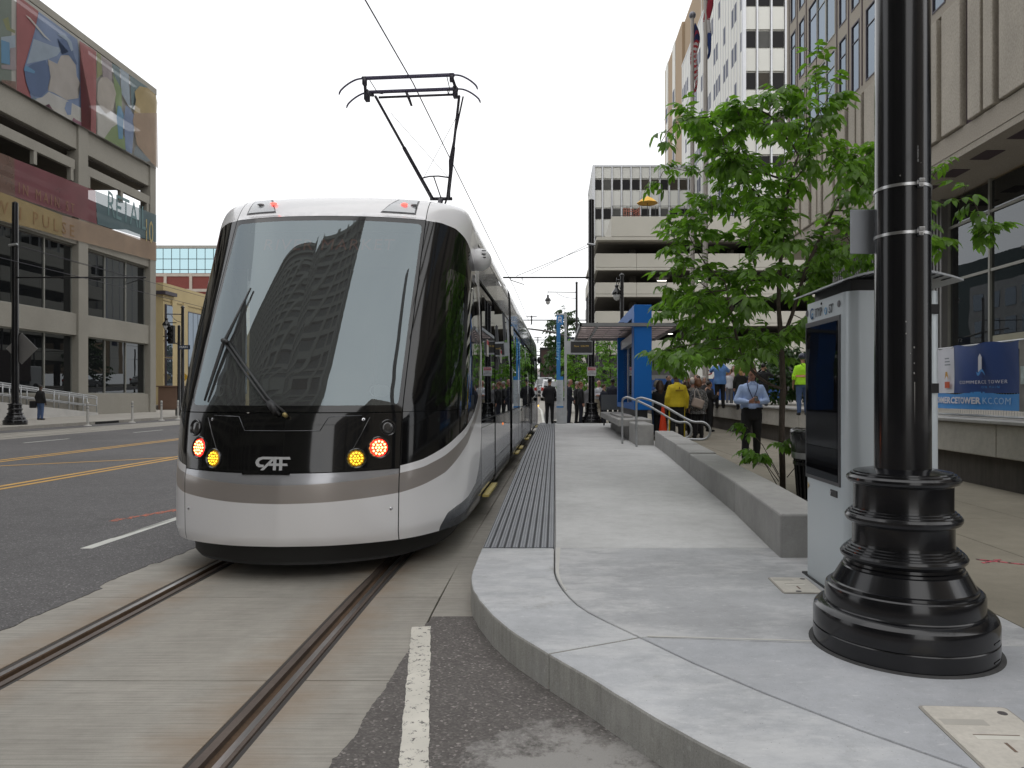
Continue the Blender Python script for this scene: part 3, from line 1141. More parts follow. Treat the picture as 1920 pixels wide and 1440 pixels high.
for s in (1, -1):
    lamp(s * 0.735, 1.055, 0.070, M_RED, M_REDDOT, True, 'lit red tail lamp')
    lamp(s * 0.575, 0.975, 0.062, M_AMB, M_AMBDOT, True, 'lit amber indicator lamp')
    lamp(s * 0.795, 1.215, 0.052, M_CLEAR, None, False, 'unlit clear lamp')
    # raised flange of the lamp panel and its fixing screw
    rail_ = [surf_frame(s * a, b) @ Vector((0, 0, 0.004)) for a, b in ((0.30, 1.20), (0.36, 1.31), (0.60, 1.318), (0.66, 1.30), (0.60, 1.16), (0.55, 1.05), (0.52, 1.03))]
    MB().tube([tuple(q) for q in rail_[:3]], 0.0035, 6).build('panel_ridge', M_TGREY, p_o, True, world=False)
    MB().tube([tuple(q) for q in rail_[3:]], 0.004, 6).build('panel_ridge', M_BEZEL, p_o, True, world=False)
    M = surf_frame(s * 0.615, 1.285)
    MB().lathe([(0.013, -0.004), (0.013, 0.004), (0.007, 0.006), (0.006, 0.002), (0.001, 0.002)], seg=14).xf(M).build('fixing_screw', M_CHROME, p_o, True, world=False, auto=30)
    M = surf_frame(s * 0.83, 0.555)
    MB().lathe([(0.013, -0.004), (0.013, 0.003), (0.006, 0.009), (0.001, 0.009)], seg=14).xf(M).build('fixing_screw', M_CHROME, b_o, True, world=False, auto=30)
MB().tube([tuple(surf_frame(a, 1.20) @ Vector((0, 0, 0.004))) for a in [-0.30 + 0.6 * i / 12 for i in range(13)]], 0.0035, 6).build('panel_ridge', M_TGREY, p_o, True, world=False)
# coupler flap line at the foot of the panel
MB().plate([(-0.25, -0.012), (0.14, -0.012), (0.14, 0.014), (-0.25, 0.014)], surf_frame(-0.05, 0.868), 0.006).build('coupler_flap', M_TBLACK, p_o, world=False)

# maker's letters
bd = MB()
QS = [  # the badge letters as convex pieces in a 244 x 92 box
    [(48, 90), (48, 73), (128, 73), (128, 90)], [(48, 90), (20, 83), (36, 68), (50, 73)], [(20, 83), (4, 66), (26, 57), (36, 69)], [(4, 66), (0, 50), (26, 46), (26, 58)],
    [(0, 50), (8, 30), (32, 39), (26, 47)], [(8, 30), (26, 20), (40, 37), (31, 40)], [(26, 20), (60, 20), (60, 37), (38, 37)],
    [(36, 0), (60, 0), (132, 73), (108, 73)],
    [(124, 0), (146, 0), (146, 90), (124, 90)],
    [(146, 30), (226, 30), (222, 46), (146, 46)], [(92, 30), (124, 30), (124, 46), (92, 46)],
    [(166, 73), (244, 73), (238, 90), (166, 90)], [(166, 0), (188, 0), (188, 30), (166, 30)], [(166, 46), (188, 46), (188, 73), (166, 73)],
    [(146, 73), (166, 73), (166, 90), (146, 90)],
]
for q in QS:
    Ms = surf_frame(-0.05, 0.945)
    pp = [Ms @ Vector(((a - 122) * 0.00118, (b - 46) * 0.00118, 0.005)) for a, b in q]
    bd.add(pp, [tuple(range(len(pp)))])
bd.build('maker_badge', mat('badge_silver', (0.55, 0.56, 0.57), 0.35, 0.2), p_o, world=False)

# wiper
def wp(x, z, h):
    return tuple(surf_frame(x, z) @ Vector((0, 0, h)))


wiper = MB().tube([wp(0.04, 1.325, 0.05), wp(-0.12, 1.44, 0.045), wp(-0.62, 1.935, 0.035)], [0.012, 0.011, 0.009], 8).tube([wp(0.0, 1.315, 0.05), wp(-0.15, 1.43, 0.045), wp(-0.635, 1.91, 0.035)], [0.012, 0.011, 0.009], 8).build('wiper', M_RUBB, tram, True, world=False)
MB().tube([wp(-0.53, 2.42, 0.022), wp(-0.60, 2.1, 0.03), wp(-0.655, 1.9, 0.03), wp(-0.70, 1.55, 0.02), wp(-0.715, 1.43, 0.018)], [0.008, 0.012, 0.016, 0.012, 0.008], 6).build('wiper_blade', M_RUBB, wiper, True, world=False)
MB().tube([wp(-0.66, 1.935, 0.04), wp(-0.60, 1.91, 0.04)], 0.02, 8).build('wiper_joint', M_RUBB, wiper, True, world=False)
MB().tube([wp(-0.03, 1.33, 0.045), wp(-0.10, 1.405, 0.05)], 0.03, 10).build('wiper_arm_root', M_RUBB, wiper, True, world=False)
MB().tube([wp(0.035, 1.312, 0.02), wp(0.035, 1.312, 0.065)], 0.018, 12).build('wiper_hub', M_BRASS, wiper, True, world=False)

# roof lamp pods
M_PODGLASS = mat('pod_lens', (0.42, 0.44, 0.46), 0.1, 0.0, spec=0.9, coat=1.0)
M_PODFRAME = mat('pod_frame', (0.05, 0.05, 0.055), 0.35)
def roof_pt(x, t):       # along the crown of the front roof, t = level index
    i = int(t)
    z, sx, d0 = LEV[i]
    g = interp(PLAN, abs(x) / sx)
    z2, sx2, d2 = LEV[min(i + 1, len(LEV) - 1)]
    g2 = interp(PLAN, abs(x) / sx2)
    u = t - i
    p = Vector((x, nose_y(x, g, d0), z)).lerp(Vector((x, nose_y(x, g2, d2), z2)), u)
    return p


LB = len(NOSE)
for s in (1, -1):
    xs_ = [(0.50, 0.82), (0.62, 0.82)] if s > 0 else [(-0.82, -0.50), (-0.82, -0.62)]
    lo_, hi_ = (LB + 0.0, LB + 4.1)
    for nm, ins, hh, mm in (('roof_lamp_pod', 0.0, 0.004, M_PODFRAME), ('pod_lens', 0.014, 0.008, M_PODGLASS)):
        mb = MB()
        n = 10
        rows = 6
        for r_ in range(rows + 1):
            v_ = r_ / rows
            a = xs_[0][0] * (1 - v_) + xs_[1][0] * v_ + ins
            b = xs_[0][1] * (1 - v_) + xs_[1][1] * v_ - ins
            t_ = (lo_ + ins * 18) * (1 - v_) + (hi_ - ins * 18) * v_
            for i in range(n + 1):
                x = a + (b - a) * i / n
                p = roof_pt(x, t_)
                mb.v.append((p.x, p.y - hh * 0.7, p.z + hh * 0.7))
        for r_ in range(rows):
            for i in range(n):
                q = r_ * (n + 1) + i
                mb.f.append((q, q + 1, q + n + 2, q + n + 1))
        if nm == 'roof_lamp_pod':
            pod = tpart(mb, nm, mm)
        else:
            MBo = mb.build(nm, mm, pod, True, world=False)
    p = roof_pt(s * (0.70 if s > 0 else 0.56), LB + 2.0)
    MB().ball((p.x, p.y - 0.012, p.z + 0.012), (0.034, 0.02, 0.014), 12, 6).build('pod_lamp', emit('pod_red', (1, 0.10, 0.08), 2.5), pod, True, world=False)
    p = roof_pt(s * (0.79 if s > 0 else 0.70), LB + 2.0)
    MB().ball((p.x, p.y - 0.012, p.z + 0.012), (0.034, 0.018, 0.012), 12, 6).build('pod_lamp', mat('pod_grey', (0.25, 0.25, 0.26), 0.3), pod, True, world=False)

# cab interior seen through the windscreen
cab = MB()
cab.box(-1.15, 1.15, 2.9, 2.95, 0.4, 3.1)
cab.box(-0.8, 0.8, 1.5, 2.9, 2.95, 3.0)
cab.box(-1.0, 1.0, 0.62, 1.15, 1.18, 1.30)
cab.box(-0.25, 0.25, 1.9, 2.05, 1.2, 2.05)
cab.box(-0.25, 0.25, 1.55, 2.0, 1.1, 1.2)
cab.box(-1.1, 1.1, 0.6, 2.9, 0.36, 0.40)
tpart(cab, 'cab_interior', M_TIN, smooth=False)
for s in (1, -1):
    c = front_pt(s * 0.66, 1.52) + Vector((0, 0.17, 0))
    hd = MB().tube([tuple(c + Vector((-0.0, -0.09, 0))), tuple(c + Vector((0.03 * s, 0.10, 0.0)))], 0.05, 16).build('cab_camera', M_POD, tram, True, world=False, auto=40)
    MB().lathe([(0.038, -0.003), (0.001, -0.003)], seg=16).xf(frame(c + Vector((0, -0.091, 0)), (1, 0, 0), (0, 0, 1))).build('camera_lens', M_CLEAR, hd, world=False)
    MB().box(c.x - 0.02, c.x + 0.02, c.y - 0.02, c.y + 0.02, 1.29, c.z).build('camera_bracket', M_RUBB, hd, world=False)
dsp = front_pt(0, 2.93) + Vector((0, 0.16, 0))
Mt = frame((0.02, dsp.y + 0.02, 2.90), (1, 0, 0), (0, 0.45, 0.89))
text_mb('RIVER MARKET', 0.185, Mt, 0.003, sx=0.92, spacing=1.12).build('destination_text', emit('led_orange', (0.40, 0.11, 0.06), 0.22), tram, world=False)
MB().box(-0.95, 0.95, dsp.y + 0.14, dsp.y + 0.18, 2.70, 3.05).build('destination_box', M_TIN, tram, world=False)

# ---------- the body behind the cab
CS = [(1.325 * sx, z) for z, sx, d in LEV]           # right-hand section at YEND
LEN = 23.6


def body_sheet(y0, y1, z0, z1, name, m, x_in=0.0, both=True, ny=1, parent=None, bevel=0.0):
    pts = [p for p in [(interp([(z, x) for x, z in CS], z0), z0)] + [(x, z) for x, z in CS if z0 < z < z1] + [(interp([(z, x) for x, z in CS], z1), z1)]]
    out = []
    for s in ((1, -1) if both else (1,)):
        mb = MB()
        for yv in [y0 + (y1 - y0) * i / ny for i in range(ny + 1)]:
            for x, z in pts:
                mb.v.append((s * (x - x_in), yv, z))
        k = len(pts)
        for i in range(ny):
            for j in range(k - 1):
                a = i * k + j
                f = (a, a + k, a + k + 1, a + 1)
                mb.f.append(f if s > 0 else f[::-1])
        out.append(mb.build(name, m, parent or tram, True, world=False))
    return out


ZW0, ZW1 = 1.20, 2.76
mods = [(2.427, 7.0), (7.55, 16.05), (16.6, LEN - 2.427)]
for i, (a, b) in enumerate(mods):
    # roof crown
    mb = MB()
    for yv in (a, b):
        for x, z in [(x, z) for x, z in CS if z > 3.16] + [(-x, z) for x, z in CS[::-1] if z > 3.16]:
            mb.v.append((x, yv, z))
    k = len(mb.v) // 2
    mb.f = [(j, j + k, j + k + 1, j + 1) for j in range(k - 1)]
    tpart(mb, 'roof', M_TWHITE)
    n = max(2, round((b - a) / 2.2))
    for q in range(n):
        ya, yb = a + (b - a) * q / n, a + (b - a) * (q + 1) / n
        body_sheet(ya + .004, yb - .004, ZW1 + .02, 3.155, 'roof_fairing', M_TSILVER if (q + i) % 2 else M_TGREY)
    MB().box(-1.28, 1.28, a, a + .03, .33, 3.3).build('module_bulkhead', M_TIN, tram, world=False)
doors = {0: [(2.47, 4.2)], 1: [(8.3, 9.62), (9.64, 10.95), (12.65, 13.97), (13.99, 15.3)], 2: [(19.4, 21.1)]}
for i, (a, b) in enumerate(mods):
    cuts = doors[i]
    cur = a
    segs = []
    for d0_, d1_ in cuts:
        if d0_ - cur > 0.05:
            segs.append(('w', cur, d0_))
        segs.append(('d', d0_, d1_))
        cur = d1_
    if b - cur > 0.05:
        segs.append(('w', cur, b))
    for kind, y0, y1 in segs:
        if kind == 'w':
            n = max(1, round((y1 - y0) / 1.4))
            for q in range(n):
                ya, yb = y0 + (y1 - y0) * q / n, y0 + (y1 - y0) * (q + 1) / n
                body_sheet(ya + .005, yb - .005, ZW0, ZW1, 'side_window', M_GLASSS, 0.004)
                body_sheet(ya - .02, ya + .02, ZW0, ZW1, 'window_post', M_TBLACK, 0.010)
                body_sheet(ya + .003, yb - .003, .62, ZW0 - .015, 'side_panel', M_TSILVER)
                body_sheet(ya + .003, yb - .003, .30, .612, 'skirt_panel', M_TGREY)
        else:
            for o in body_sheet(y0 + .012, y1 - .012, .36, ZW1 - .03, 'door', M_TBLACK, 0.014):
                s = 1 if o.data.vertices[0].co.x > 0 else -1
                xx = s * (1.325 - 0.010)
                MB().box(xx - .004, xx + .002, y0 + .10, y1 - .10, 1.15, 2.62).build('door_window', M_GLASSS, o, world=False)
                MB().box(xx - .004, xx + .003, y0 + .06, y1 - .06, .40, 1.10).build('door_panel', M_TSILVER, o, world=False)
            for o in body_sheet(y0 - .01, y1 + .01, .27, .335, 'door_sill', M_TAPRON, 0.02):
                s = 1 if o.data.vertices[0].co.x > 0 else -1
                MB().box(s * 1.30, s * 1.375, y0 + .3, y1 - .3, .285, .312).build('sill_edge', M_YSILL, o, world=False)
    for nm, z0, z1 in (('cant_rail', ZW1, ZW1 + .02), ('waist_rail', ZW0 - .015, ZW0)):
        body_sheet(a, b, z0, z1, nm, M_RUBB, 0.006)
    # interior so the glass has something behind it
    MB().box(-1.2, 1.2, a + .05, b - .05, .40, .45).box(-1.2, 1.2, a + .05, b - .05, 2.95, 3.0).build('saloon_interior', M_TIN, tram, world=False)
    seats = MB()
    yv = a + 0.8
    while yv < b - 0.6:
        for s in (-1, 1):
            seats.box(s * .45, s * 1.15, yv, yv + .08, .8, 1.75)
        yv += 1.1
    seats.build('saloon_seat', mat('seat_grey', (0.04, 0.04, 0.045), 0.8), tram, world=False)
for a, b in ((7.0, 7.55), (16.05, 16.6)):
    mb = MB()
    n = 10
    for i in range(n + 1):
        yv = a + (b - a) * i / n
        ins = 0.10 if i % 2 else 0.05
        for x, z in [(x - ins, z) for x, z in CS if z < 3.3 and x > 0.3] + [(-x + ins, z) for x, z in CS[::-1] if z < 3.3 and x > 0.3]:
            mb.v.append((x, yv, z))
    k = len(mb.v) // (n + 1)
    mb.f = [(i * k + j, (i + 1) * k + j, (i + 1) * k + j + 1, i * k + j + 1) for i in range(n) for j in range(k - 1)]
    tpart(mb, 'gangway_bellows', M_RUBB, smooth=False)
# rear nose: the same shell turned round
rear = shell()
rear.v = [(-x, LEN - yv, z) for x, yv, z in rear.v]
rearw = clip(rear, lambda x, y, z: min(z - 1.345, 3.165 - z))
tpart(rearw, 'rear_windscreen', M_TBLACK)
tpart(clip(rear, lambda x, y, z: max(1.345 - z, z - 3.165)), 'rear_nose', M_TWHITE)
p = (1.40, 21.6, 2.75)
MB().ball(p, (0.09, 0.11, 0.13), 12, 8).build('rear_camera_pod', M_RUBB, tram, True, world=False)
MB().ball((1.335, 22.6, 1.0), (0.02, 0.05, 0.04), 10, 6).build('side_marker_lamp', emit('amber_marker', (1.0, 0.5, 0.05), 2.0), tram, True, world=False)
MB().ball((1.325, 5.4, 1.03), (0.012, 0.04, 0.022), 10, 6).build('side_marker_lamp', emit('amber_marker2', (1.0, 0.25, 0.03), 0.8), tram, True, world=False)

# egg-shaped white pod by the cab roof
for s in (1, -1):
    pod = MB().ball((0, 0, 0), (0.13, 0.17, 0.12), 20, 12)
    pd = pod.xf(Matrix.Translation((s * 1.345, 2.08, 2.93)) @ Matrix.Rotation(R(12), 4, 'X')).build('camera_pod', M_POD, tram, True, world=False)
    for q in range(3):
        MB().box(s * 1.385, s * 1.43, 1.93, 1.945, 2.925 + q * .035, 2.933 + q * .035).build('pod_slot', M_RUBB, pd, world=False)
# fleet number on the cab side
Mn = frame((1.303, 1.60 + 0.13, 2.80), (0, 1, 0), (0, 0, 1))
text_mb('802', 0.135, frame((1.318, 1.98, 2.70), (0, 1, 0), (0, 0, 1)), 0.004).build('fleet_number', M_POD, tram, world=False)
# white hazard notices on the side windows
for yv in (3.05, 5.0):
    MB().box(1.322, 1.3245, yv, yv + .22, 1.95, 2.15).build('window_notice', mat('notice_white', (0.6, 0.58, 0.57), 0.6), tram, world=False)
    MB().box(1.3245, 1.3255, yv + .01, yv + .21, 2.09, 2.14).build('window_notice', mat('notice_red', (0.5, 0.03, 0.04), 0.6), tram, world=False)

# roof equipment and pantograph
eq = MB().box(-0.75, 0.75, 4.0, 5.6, 3.46, 3.60).box(-0.7, 0.7, 8.4, 10.2, 3.46, 3.62).box(-0.7, 0.7, 12, 14.5, 3.46, 3.62).build('roof_equipment', M_TSILVER, tram, world=False, bevel=0.04)
pan = thing('pantograph', 'raised dark pantograph frame on the tram roof under the wire', 'pantograph', (0, 0, 0))
pan.parent = tram
del pan['category'], pan['label']
KX = 0.05
K = Vector((KX, 7.35, 5.02))        # knee
HY = 4.75
HZ = 5.95
up = MB()
for s, tx in ((-1, -0.50), (1, 0.62)):
    a = K + Vector((-0.02 + s * 0.14, 0, 0))
    b = Vector((KX + tx + (0.06 if s > 0 else -.05), HY + 0.12, HZ - 0.10))
    mpt = a.lerp(b, 0.55)
    up.tube([a, mpt], [0.034, 0.030], 10).tube([mpt, b], [0.022, 0.019], 10)
up.tube([K + Vector((-0.2, 0, 0)), K + Vector((0.2, 0, 0))], 0.03, 10)
q0, q1 = Vector((KX - 0.10, 6.86, 5.18)), Vector((KX + 0.20, 6.86, 5.18))
up.tube([(KX - 0.215, 6.75, 5.22), (KX - 0.1, 6.75, 5.245), (KX + 0.05, 6.75, 5.25), (KX + 0.225, 6.75, 5.225)], 0.013, 8)
up.tube([K + Vector((0, 0.02, 0.0)), (KX - 0.03, 6.76, 5.24)], 0.011, 6)
up.tube([K + Vector((0.155, 0, 0)), (KX + 0.30, 6.4, 5.4), (KX + 0.74, HY + .1, HZ - 0.12)], [0.012, 0.015, 0.012], 6)
up.build('upper_arm', M_PANTO, pan, True, world=False)
lowr = MB().tube([K, (0.0, 5.9, 3.62)], [0.045, 0.055], 12).tube([K + Vector((0.08, 0.05, -0.02)), (0.12, 5.95, 3.75)], 0.018, 8).box(-0.5, 0.5, 5.6, 7.4, 3.52, 3.62)
lowr.build('lower_arm', M_PANTO, pan, True, world=False, auto=40)
wr = MB()
wr.tube([(KX - 0.40, 5.2, 5.73), (KX + 0.21, 6.75, 5.24)], 0.0035, 5).tube([(KX + 0.60, 5.25, 5.72), (KX - 0.22, 6.8, 5.22)], 0.0035, 5)
wr.build('stay_wire', M_PANTO, pan, True, world=False)
for yy_, hh in ((HY - 0.20, 0.045), (HY + 0.16, 0.0)):
    horn = lambda s: [(KX + s * 0.62, yy_, HZ + hh), (KX + s * 0.74, yy_, HZ + hh - .015), (KX + s * 0.86, yy_, HZ + hh - .075), (KX + s * 0.96, yy_, HZ + hh - .16), (KX + s * 0.985, yy_, HZ + hh - .22)]
    for s in (-1, 1):
        MB().tube(smooth_path(horn(s), 14), [0.018] + [0.013] * 13 + [0.008], 8).build('contact_horn', M_CARBON, pan, True, world=False)
    MB().box(KX - 0.66, KX + 0.66, yy_ - .03, yy_ + .03, HZ + hh - .020, HZ + hh + .018).build('contact_strip', M_CARBON, pan, world=False, bevel=0.01)
hd = MB()
for s in (-1, 1):
    hd.tube([(KX + s * 0.62, HY - .2, HZ + .02), (KX + s * 0.66, HY, HZ - .10), (KX + s * 0.60, HY + .18, HZ - .04)], 0.022, 8)
    hd.box(KX + s * 0.64 - .03, KX + s * 0.64 + .03, HY - .06, HY + .06, HZ - .19, HZ - .05)
    hd.box(KX + s * 0.62 - .028, KX + s * 0.62 + .028, HY - .23, HY - .17, HZ - .05, HZ + .06)
hd.tube([(KX - 0.10, HY + .15, HZ - .03), (KX - 0.06, HY + .15, HZ - .13), (KX - 0.03, HY + .18, HZ - .22)], [0.02, 0.02, 0.016], 8)
hd.tube([(KX - .55, HY - .18, HZ + .02), (KX - .48, HY, HZ - .09), (KX - .44, HY + .1, HZ - .06), (KX - .42, HY + .16, HZ)], 0.006, 6)
hd.tube([(KX + .55, HY - .18, HZ + .02), (KX + .56, HY, HZ - .07), (KX + .52, HY + .12, HZ - .1), (KX + .5, HY + .16, HZ)], 0.006, 6)
hd.tube([(KX - 0.5, HY + .12, HZ - .1), (KX + 0.62, HY + .12, HZ - .1)], 0.018, 8)
hd.build('pan_head', M_PANTO, pan, True, world=False)
for c_ in pan.children:
    if c_.name.split('.')[0] in ('contact_horn', 'contact_strip', 'pan_head'):
        for v_ in c_.data.vertices:
            v_.co.z += .035 * (v_.co.x - KX)
# wheels under the skirts
for yv in (1.9, 3.7, 11.0, 12.6, 19.9, 21.7):
    for s in (-1, 1):
        MB().lathe([(0.30, -.06), (0.30, .06)], seg=20).xf(Matrix.Translation((s * .74, yv, .30)) @ Matrix.Rotation(R(90), 4, 'Y')).build('wheel', M_STEEL, tram, world=False)
# ------------------------------------------------------------------ street furniture
M_POLE = mat('black_gloss_paint', (0.0065, 0.0065, 0.008), 0.19, 0.0, 0.1, 6, spec=0.45, coat=0.2)
M_KIOSK = mat('kiosk_grey', (0.54, 0.59, 0.62), 0.38, 0.25, 0.03, 2, stretch=(1, 1, 0.05), coat=0.2)
M_KIOSK2 = mat('kiosk_ribbed_grey', (0.42, 0.44, 0.46), 0.45, 0.3, 0.05, 20, stretch=(3, 3, 0.02))
M_SCREEN = glass('screen_glass', (0.05, 0.05, 0.05), 0.045, (0.006, 0.006, 0.007), 0.0)
M_DKMETAL = mat('dark_metal', (0.03, 0.03, 0.032), 0.4, 0.4)
M_GALV = mat('galvanised_steel', (0.42, 0.43, 0.44), 0.42, 0.6, 0.12, 6, fine=0.08)
M_BAND = mat('steel_band', (0.5, 0.5, 0.5), 0.3, 0.9, 0.1, 8)
M_BLUE = mat('shelter_blue', (0.004, 0.13, 0.47), 0.5, 0.0, 0.04, 1, spec=0.25)
M_BLUE2 = mat('sign_blue', (0.02, 0.22, 0.56), 0.4)
M_LIDGREY = mat('polymer_lid', (0.53, 0.50, 0.445), 0.6, 0.0, 0.10, 9, fine=0.08)

POLE_H = 9.5
prof = [(.440, 0), (.440, .085), (.436, .09), (.440, .095), (.440, .165), (.434, .187), (.418, .203), (.395, .212), (.384, .213), (.380, .218), (.380, .290), (.374, .305), (.366, .311), (.352, .312),
        (.350, .325), (.340, .330), (.298, .405), (.290, .41), (.288, .422), (.276, .427), (.274, .440),
        (.288, .446), (.302, .462), (.304, .474), (.297, .486), (.290, .488), (.288, .496), (.276, .499), (.274, .508), (.262, .511), (.260, .52), (.247, .524),
        (.244, .54), (.244, .63), (.256, .636), (.272, .646), (.280, .660), (.280, .672), (.272, .684), (.266, .686), (.264, .694), (.252, .697), (.250, .706), (.240, .709),
        (.238, .72), (.238, .835), (.250, .842), (.266, .850), (.273, .862), (.272, .874), (.262, .884), (.254, .886), (.252, .894), (.238, .897), (.236, .904), (.215, .908), (.190, .912), (.165, .917), (.140, .92)]


def make_pole(loc, label, hires=True, group='black street poles with moulded bases'):
    p = thing('street_pole', label, 'pole', loc, 0, group)
    MB().lathe(prof, seg=72 if hires else 28).build('base', M_POLE, p, True, world=False, auto=28)
    MB().lathe([(.137, .91), (.133, 3.0), (.115, POLE_H - .1), (.115, POLE_H), (.02, POLE_H + .06)], seg=48 if hires else 20).build('shaft', M_POLE, p, True, world=False, auto=40)
    return p


PX, PY = 1.815, 3.73
near_pole = make_pole((PX, PY, SZ), 'big glossy black pole on a moulded round base in front of the grey kiosk')
MB().lathe([(.462 + 0, 0), (.462, .002), (.452, .007), (.43, .007)], seg=72).build('foot_ring', mat('foot_ring_dark', (.05, .05, .05), .9, 0, .3, 20), near_pole, True, world=False, auto=30)  # thin dark ring round the foot of the pole
for z in (2.555, 2.312):
    h = z - SZ
    bd_ = MB()
    bd_.lathe([(.1355, h - .0075), (.1385, h - .0075), (.1385, h + .0075), (.1355, h + .0075)], seg=48)
    b_ = bd_.build('strap', M_BAND, near_pole, True, world=False, auto=30)
    a = R(-84)
    cx, cy = .145 * math.cos(a), .145 * math.sin(a)
    MB().box(cx - .016, cx + .012, cy - .012, cy + .012, h - .010, h + .010).box(cx - .008, cx + .02, cy - .018, cy + .008, h + .002, h + .020).box(cx - .008, cx + .014, cy - .016, cy + .008, h - .022, h - .004).build('strap_buckle', M_BAND, b_, world=False, bevel=0.002)
sp = tag(MB().box(PX - .212, PX + .12, PY + .145, PY + .152, 2.255, 2.495).build('sign_plate', mat('plate_back', (0.36, 0.38, 0.41), 0.45, 0.3, 0.06, 3), None, bevel=0.012), 'blank grey back of a small sign plate strapped to the big black pole', 'sign')
text_mb('1\n2\n5\n7\n2', 0.017, frame((PX + .012, PY - .1350, 2.705), (1.0, 0.1, 0.0), (0.0, 0.0, 1.0)), 0.001, sx=1.2).build('stencil', mat('pale_print', (0.4, 0.4, 0.4), 0.6), near_pole)
chips = MB()
for a, z, r in ((-1.62, 1.73, .006), (-1.9, 1.86, .004), (-1.9, 1.80, .0045), (-1.62, 1.60, .006), (-1.75, 1.70, .003), (-2.1, 2.60, .004), (-1.35, 2.66, .003), (-1.62, 1.65, .004)):
    chips.ball((PX + .1345 * math.cos(a), PY + .1345 * math.sin(a), z), (r * .7, .003, r), 6, 4)
for i in range(26):
    z = 1.25 + i * .012
    chips.ball((PX + .1355 * math.cos(-1.60), PY + .1355 * math.sin(-1.60), z), (.0022 + .001 * rnd.random(), .001, .007), 5, 4)
chips.build('paint_chip', mat('chip_grey', (0.33, 0.32, 0.30), 0.8), near_pole)
for dx_, dz_ in ((0.26, 0.05), (0.26, 0.14)):
    a = R(-52)
    for k in range(6):
        aa = a + k * .03
        MB().box(-.007, .007, -.002, .002, -.004, .004).xf(Matrix.Translation((.4405 * math.cos(aa), .4405 * math.sin(aa), dz_ - .02)) @ Matrix.Rotation(aa + R(90), 4, 'Z')).build('cast_mark', M_POLE, near_pole, world=False)

# ---- kiosk
KX0, KX1, KY0, KY1, KZ0, KZ1 = 1.815, 2.405, 4.42, 5.20, SZ, 2.135
kiosk = thing('information_kiosk', 'tall grey kiosk with a black screen behind the big black pole', 'kiosk', (2.1, 4.8, SZ))
def rbox(x0, x1, y0, y1, z0, z1, r, corners):
    P = []
    for (cx, cy, a0, key) in ((x1 - r, y1 - r, 0, 'ne'), (x0 + r, y1 - r, 90, 'nw'), (x0 + r, y0 + r, 180, 'sw'), (x1 - r, y0 + r, 270, 'se')):
        if key in corners:
            P += [(cx + r * math.cos(R(a0 + 90 * i / 8)), cy + r * math.sin(R(a0 + 90 * i / 8))) for i in range(9)]
        else:
            P.append({'ne': (x1, y1), 'nw': (x0, y1), 'sw': (x0, y0), 'se': (x1, y0)}[key])
    return MB().prism(P, z0, z1)


rbox(KX0, KX0 + .185, KY0, KY1, KZ0, KZ1, .085, ('sw', 'nw')).build('front_shell', M_KIOSK, kiosk, True, auto=25)
rbox(KX0 + .192, KX1 - .192, KY0 + .02, KY1 - .02, KZ0, KZ1 - .02, .01, ()).build('core_panel', M_KIOSK2, kiosk)
MB().box(KX0 + .286, KX0 + .292, KY0 + .012, KY0 + .03, KZ0, KZ1 - .03).build('blue_trim', M_BLUE2, kiosk)
MB().box(KX0 + .183, KX0 + .194, KY0 + .015, KY1 - .015, KZ0, KZ1).build('shadow_gap', M_BLACKVOID, kiosk)
rbox(KX1 - .185, KX1, KY0, KY1, KZ0, KZ1, .085, ('se', 'ne')).build('rear_shell', M_KIOSK, kiosk, True, auto=25)
for z in (2.02, 1.53):
    MB().box(KX1 - .075, KX1 - .03, KY0 - .004, KY0 + .01, z - .03, z + .03).build('hinge_block', M_DKMETAL, kiosk)
# screen on the street side
sx0 = KX0
scr = MB().box(sx0 - .006, sx0 + .01, 4.535, 5.155, .90, 2.005 - .005).build('screen_frame', mat('screen_frame', (0.055, 0.055, 0.06), 0.35), kiosk, bevel=0.003)
MB().box(sx0 - .0075, sx0 + .0, 4.565, 5.135, .925, 1.965).build('screen', M_SCREEN, scr)
for yv, r in ((5.135, .022), (4.56, .022)):
    MB().tube([(sx0 - .004, yv, 2.07), (sx0 + .01, yv, 2.07)], r, 18).build('speaker_grille', mat('speaker_grey', (0.13, 0.13, 0.14), 0.7), kiosk)
MB().tube([(sx0 - .004, 4.86, 2.108), (sx0 + .01, 4.86, 2.108)], .009, 12).build('camera_hole', M_BLACKVOID, kiosk)
lt = lambda s, y, z, size, m, dz=0: text_mb(s, size, face_west((sx0 - .004, y, z)), 0.003, sx=0.78).build('logo_lettering', m, kiosk)
M_LGREY, M_LBLUE, M_LDBL = mat('logo_grey', (0.10, 0.11, 0.12), 0.5), mat('logo_sky', (0.12, 0.36, 0.62), 0.5), mat('logo_blue', (0.03, 0.10, 0.25), 0.5)
lt('C', 5.035, 2.052, .115, M_LDBL)
lt('c', 5.02, 2.047, .085, M_LBLUE)
lt('ITYP', 4.905, 2.052, .085, M_LGREY)
lt('O', 4.775, 2.046, .070, M_LBLUE)
lt('ST', 4.685, 2.052, .085, M_LGREY)
# lock plate, sticker
MB().box(sx0 - .004, sx0 + .004, 4.585, 4.70, .825, .87).build('lock_plate', M_DKMETAL, kiosk, bevel=0.003)
MB().tube([(sx0 - .009, 4.685, .848), (sx0, 4.685, .848)], .011, 12).build('lock', M_CHROME, kiosk)
MB().plate([(-.022, -.012), (0.005, 0.012), (-.022, .036)], face_west((sx0 - .003, 5.09, .83)), .002).build('arrow_sticker', mat('sticker_ochre', (0.50, 0.36, 0.16), 0.6), kiosk)
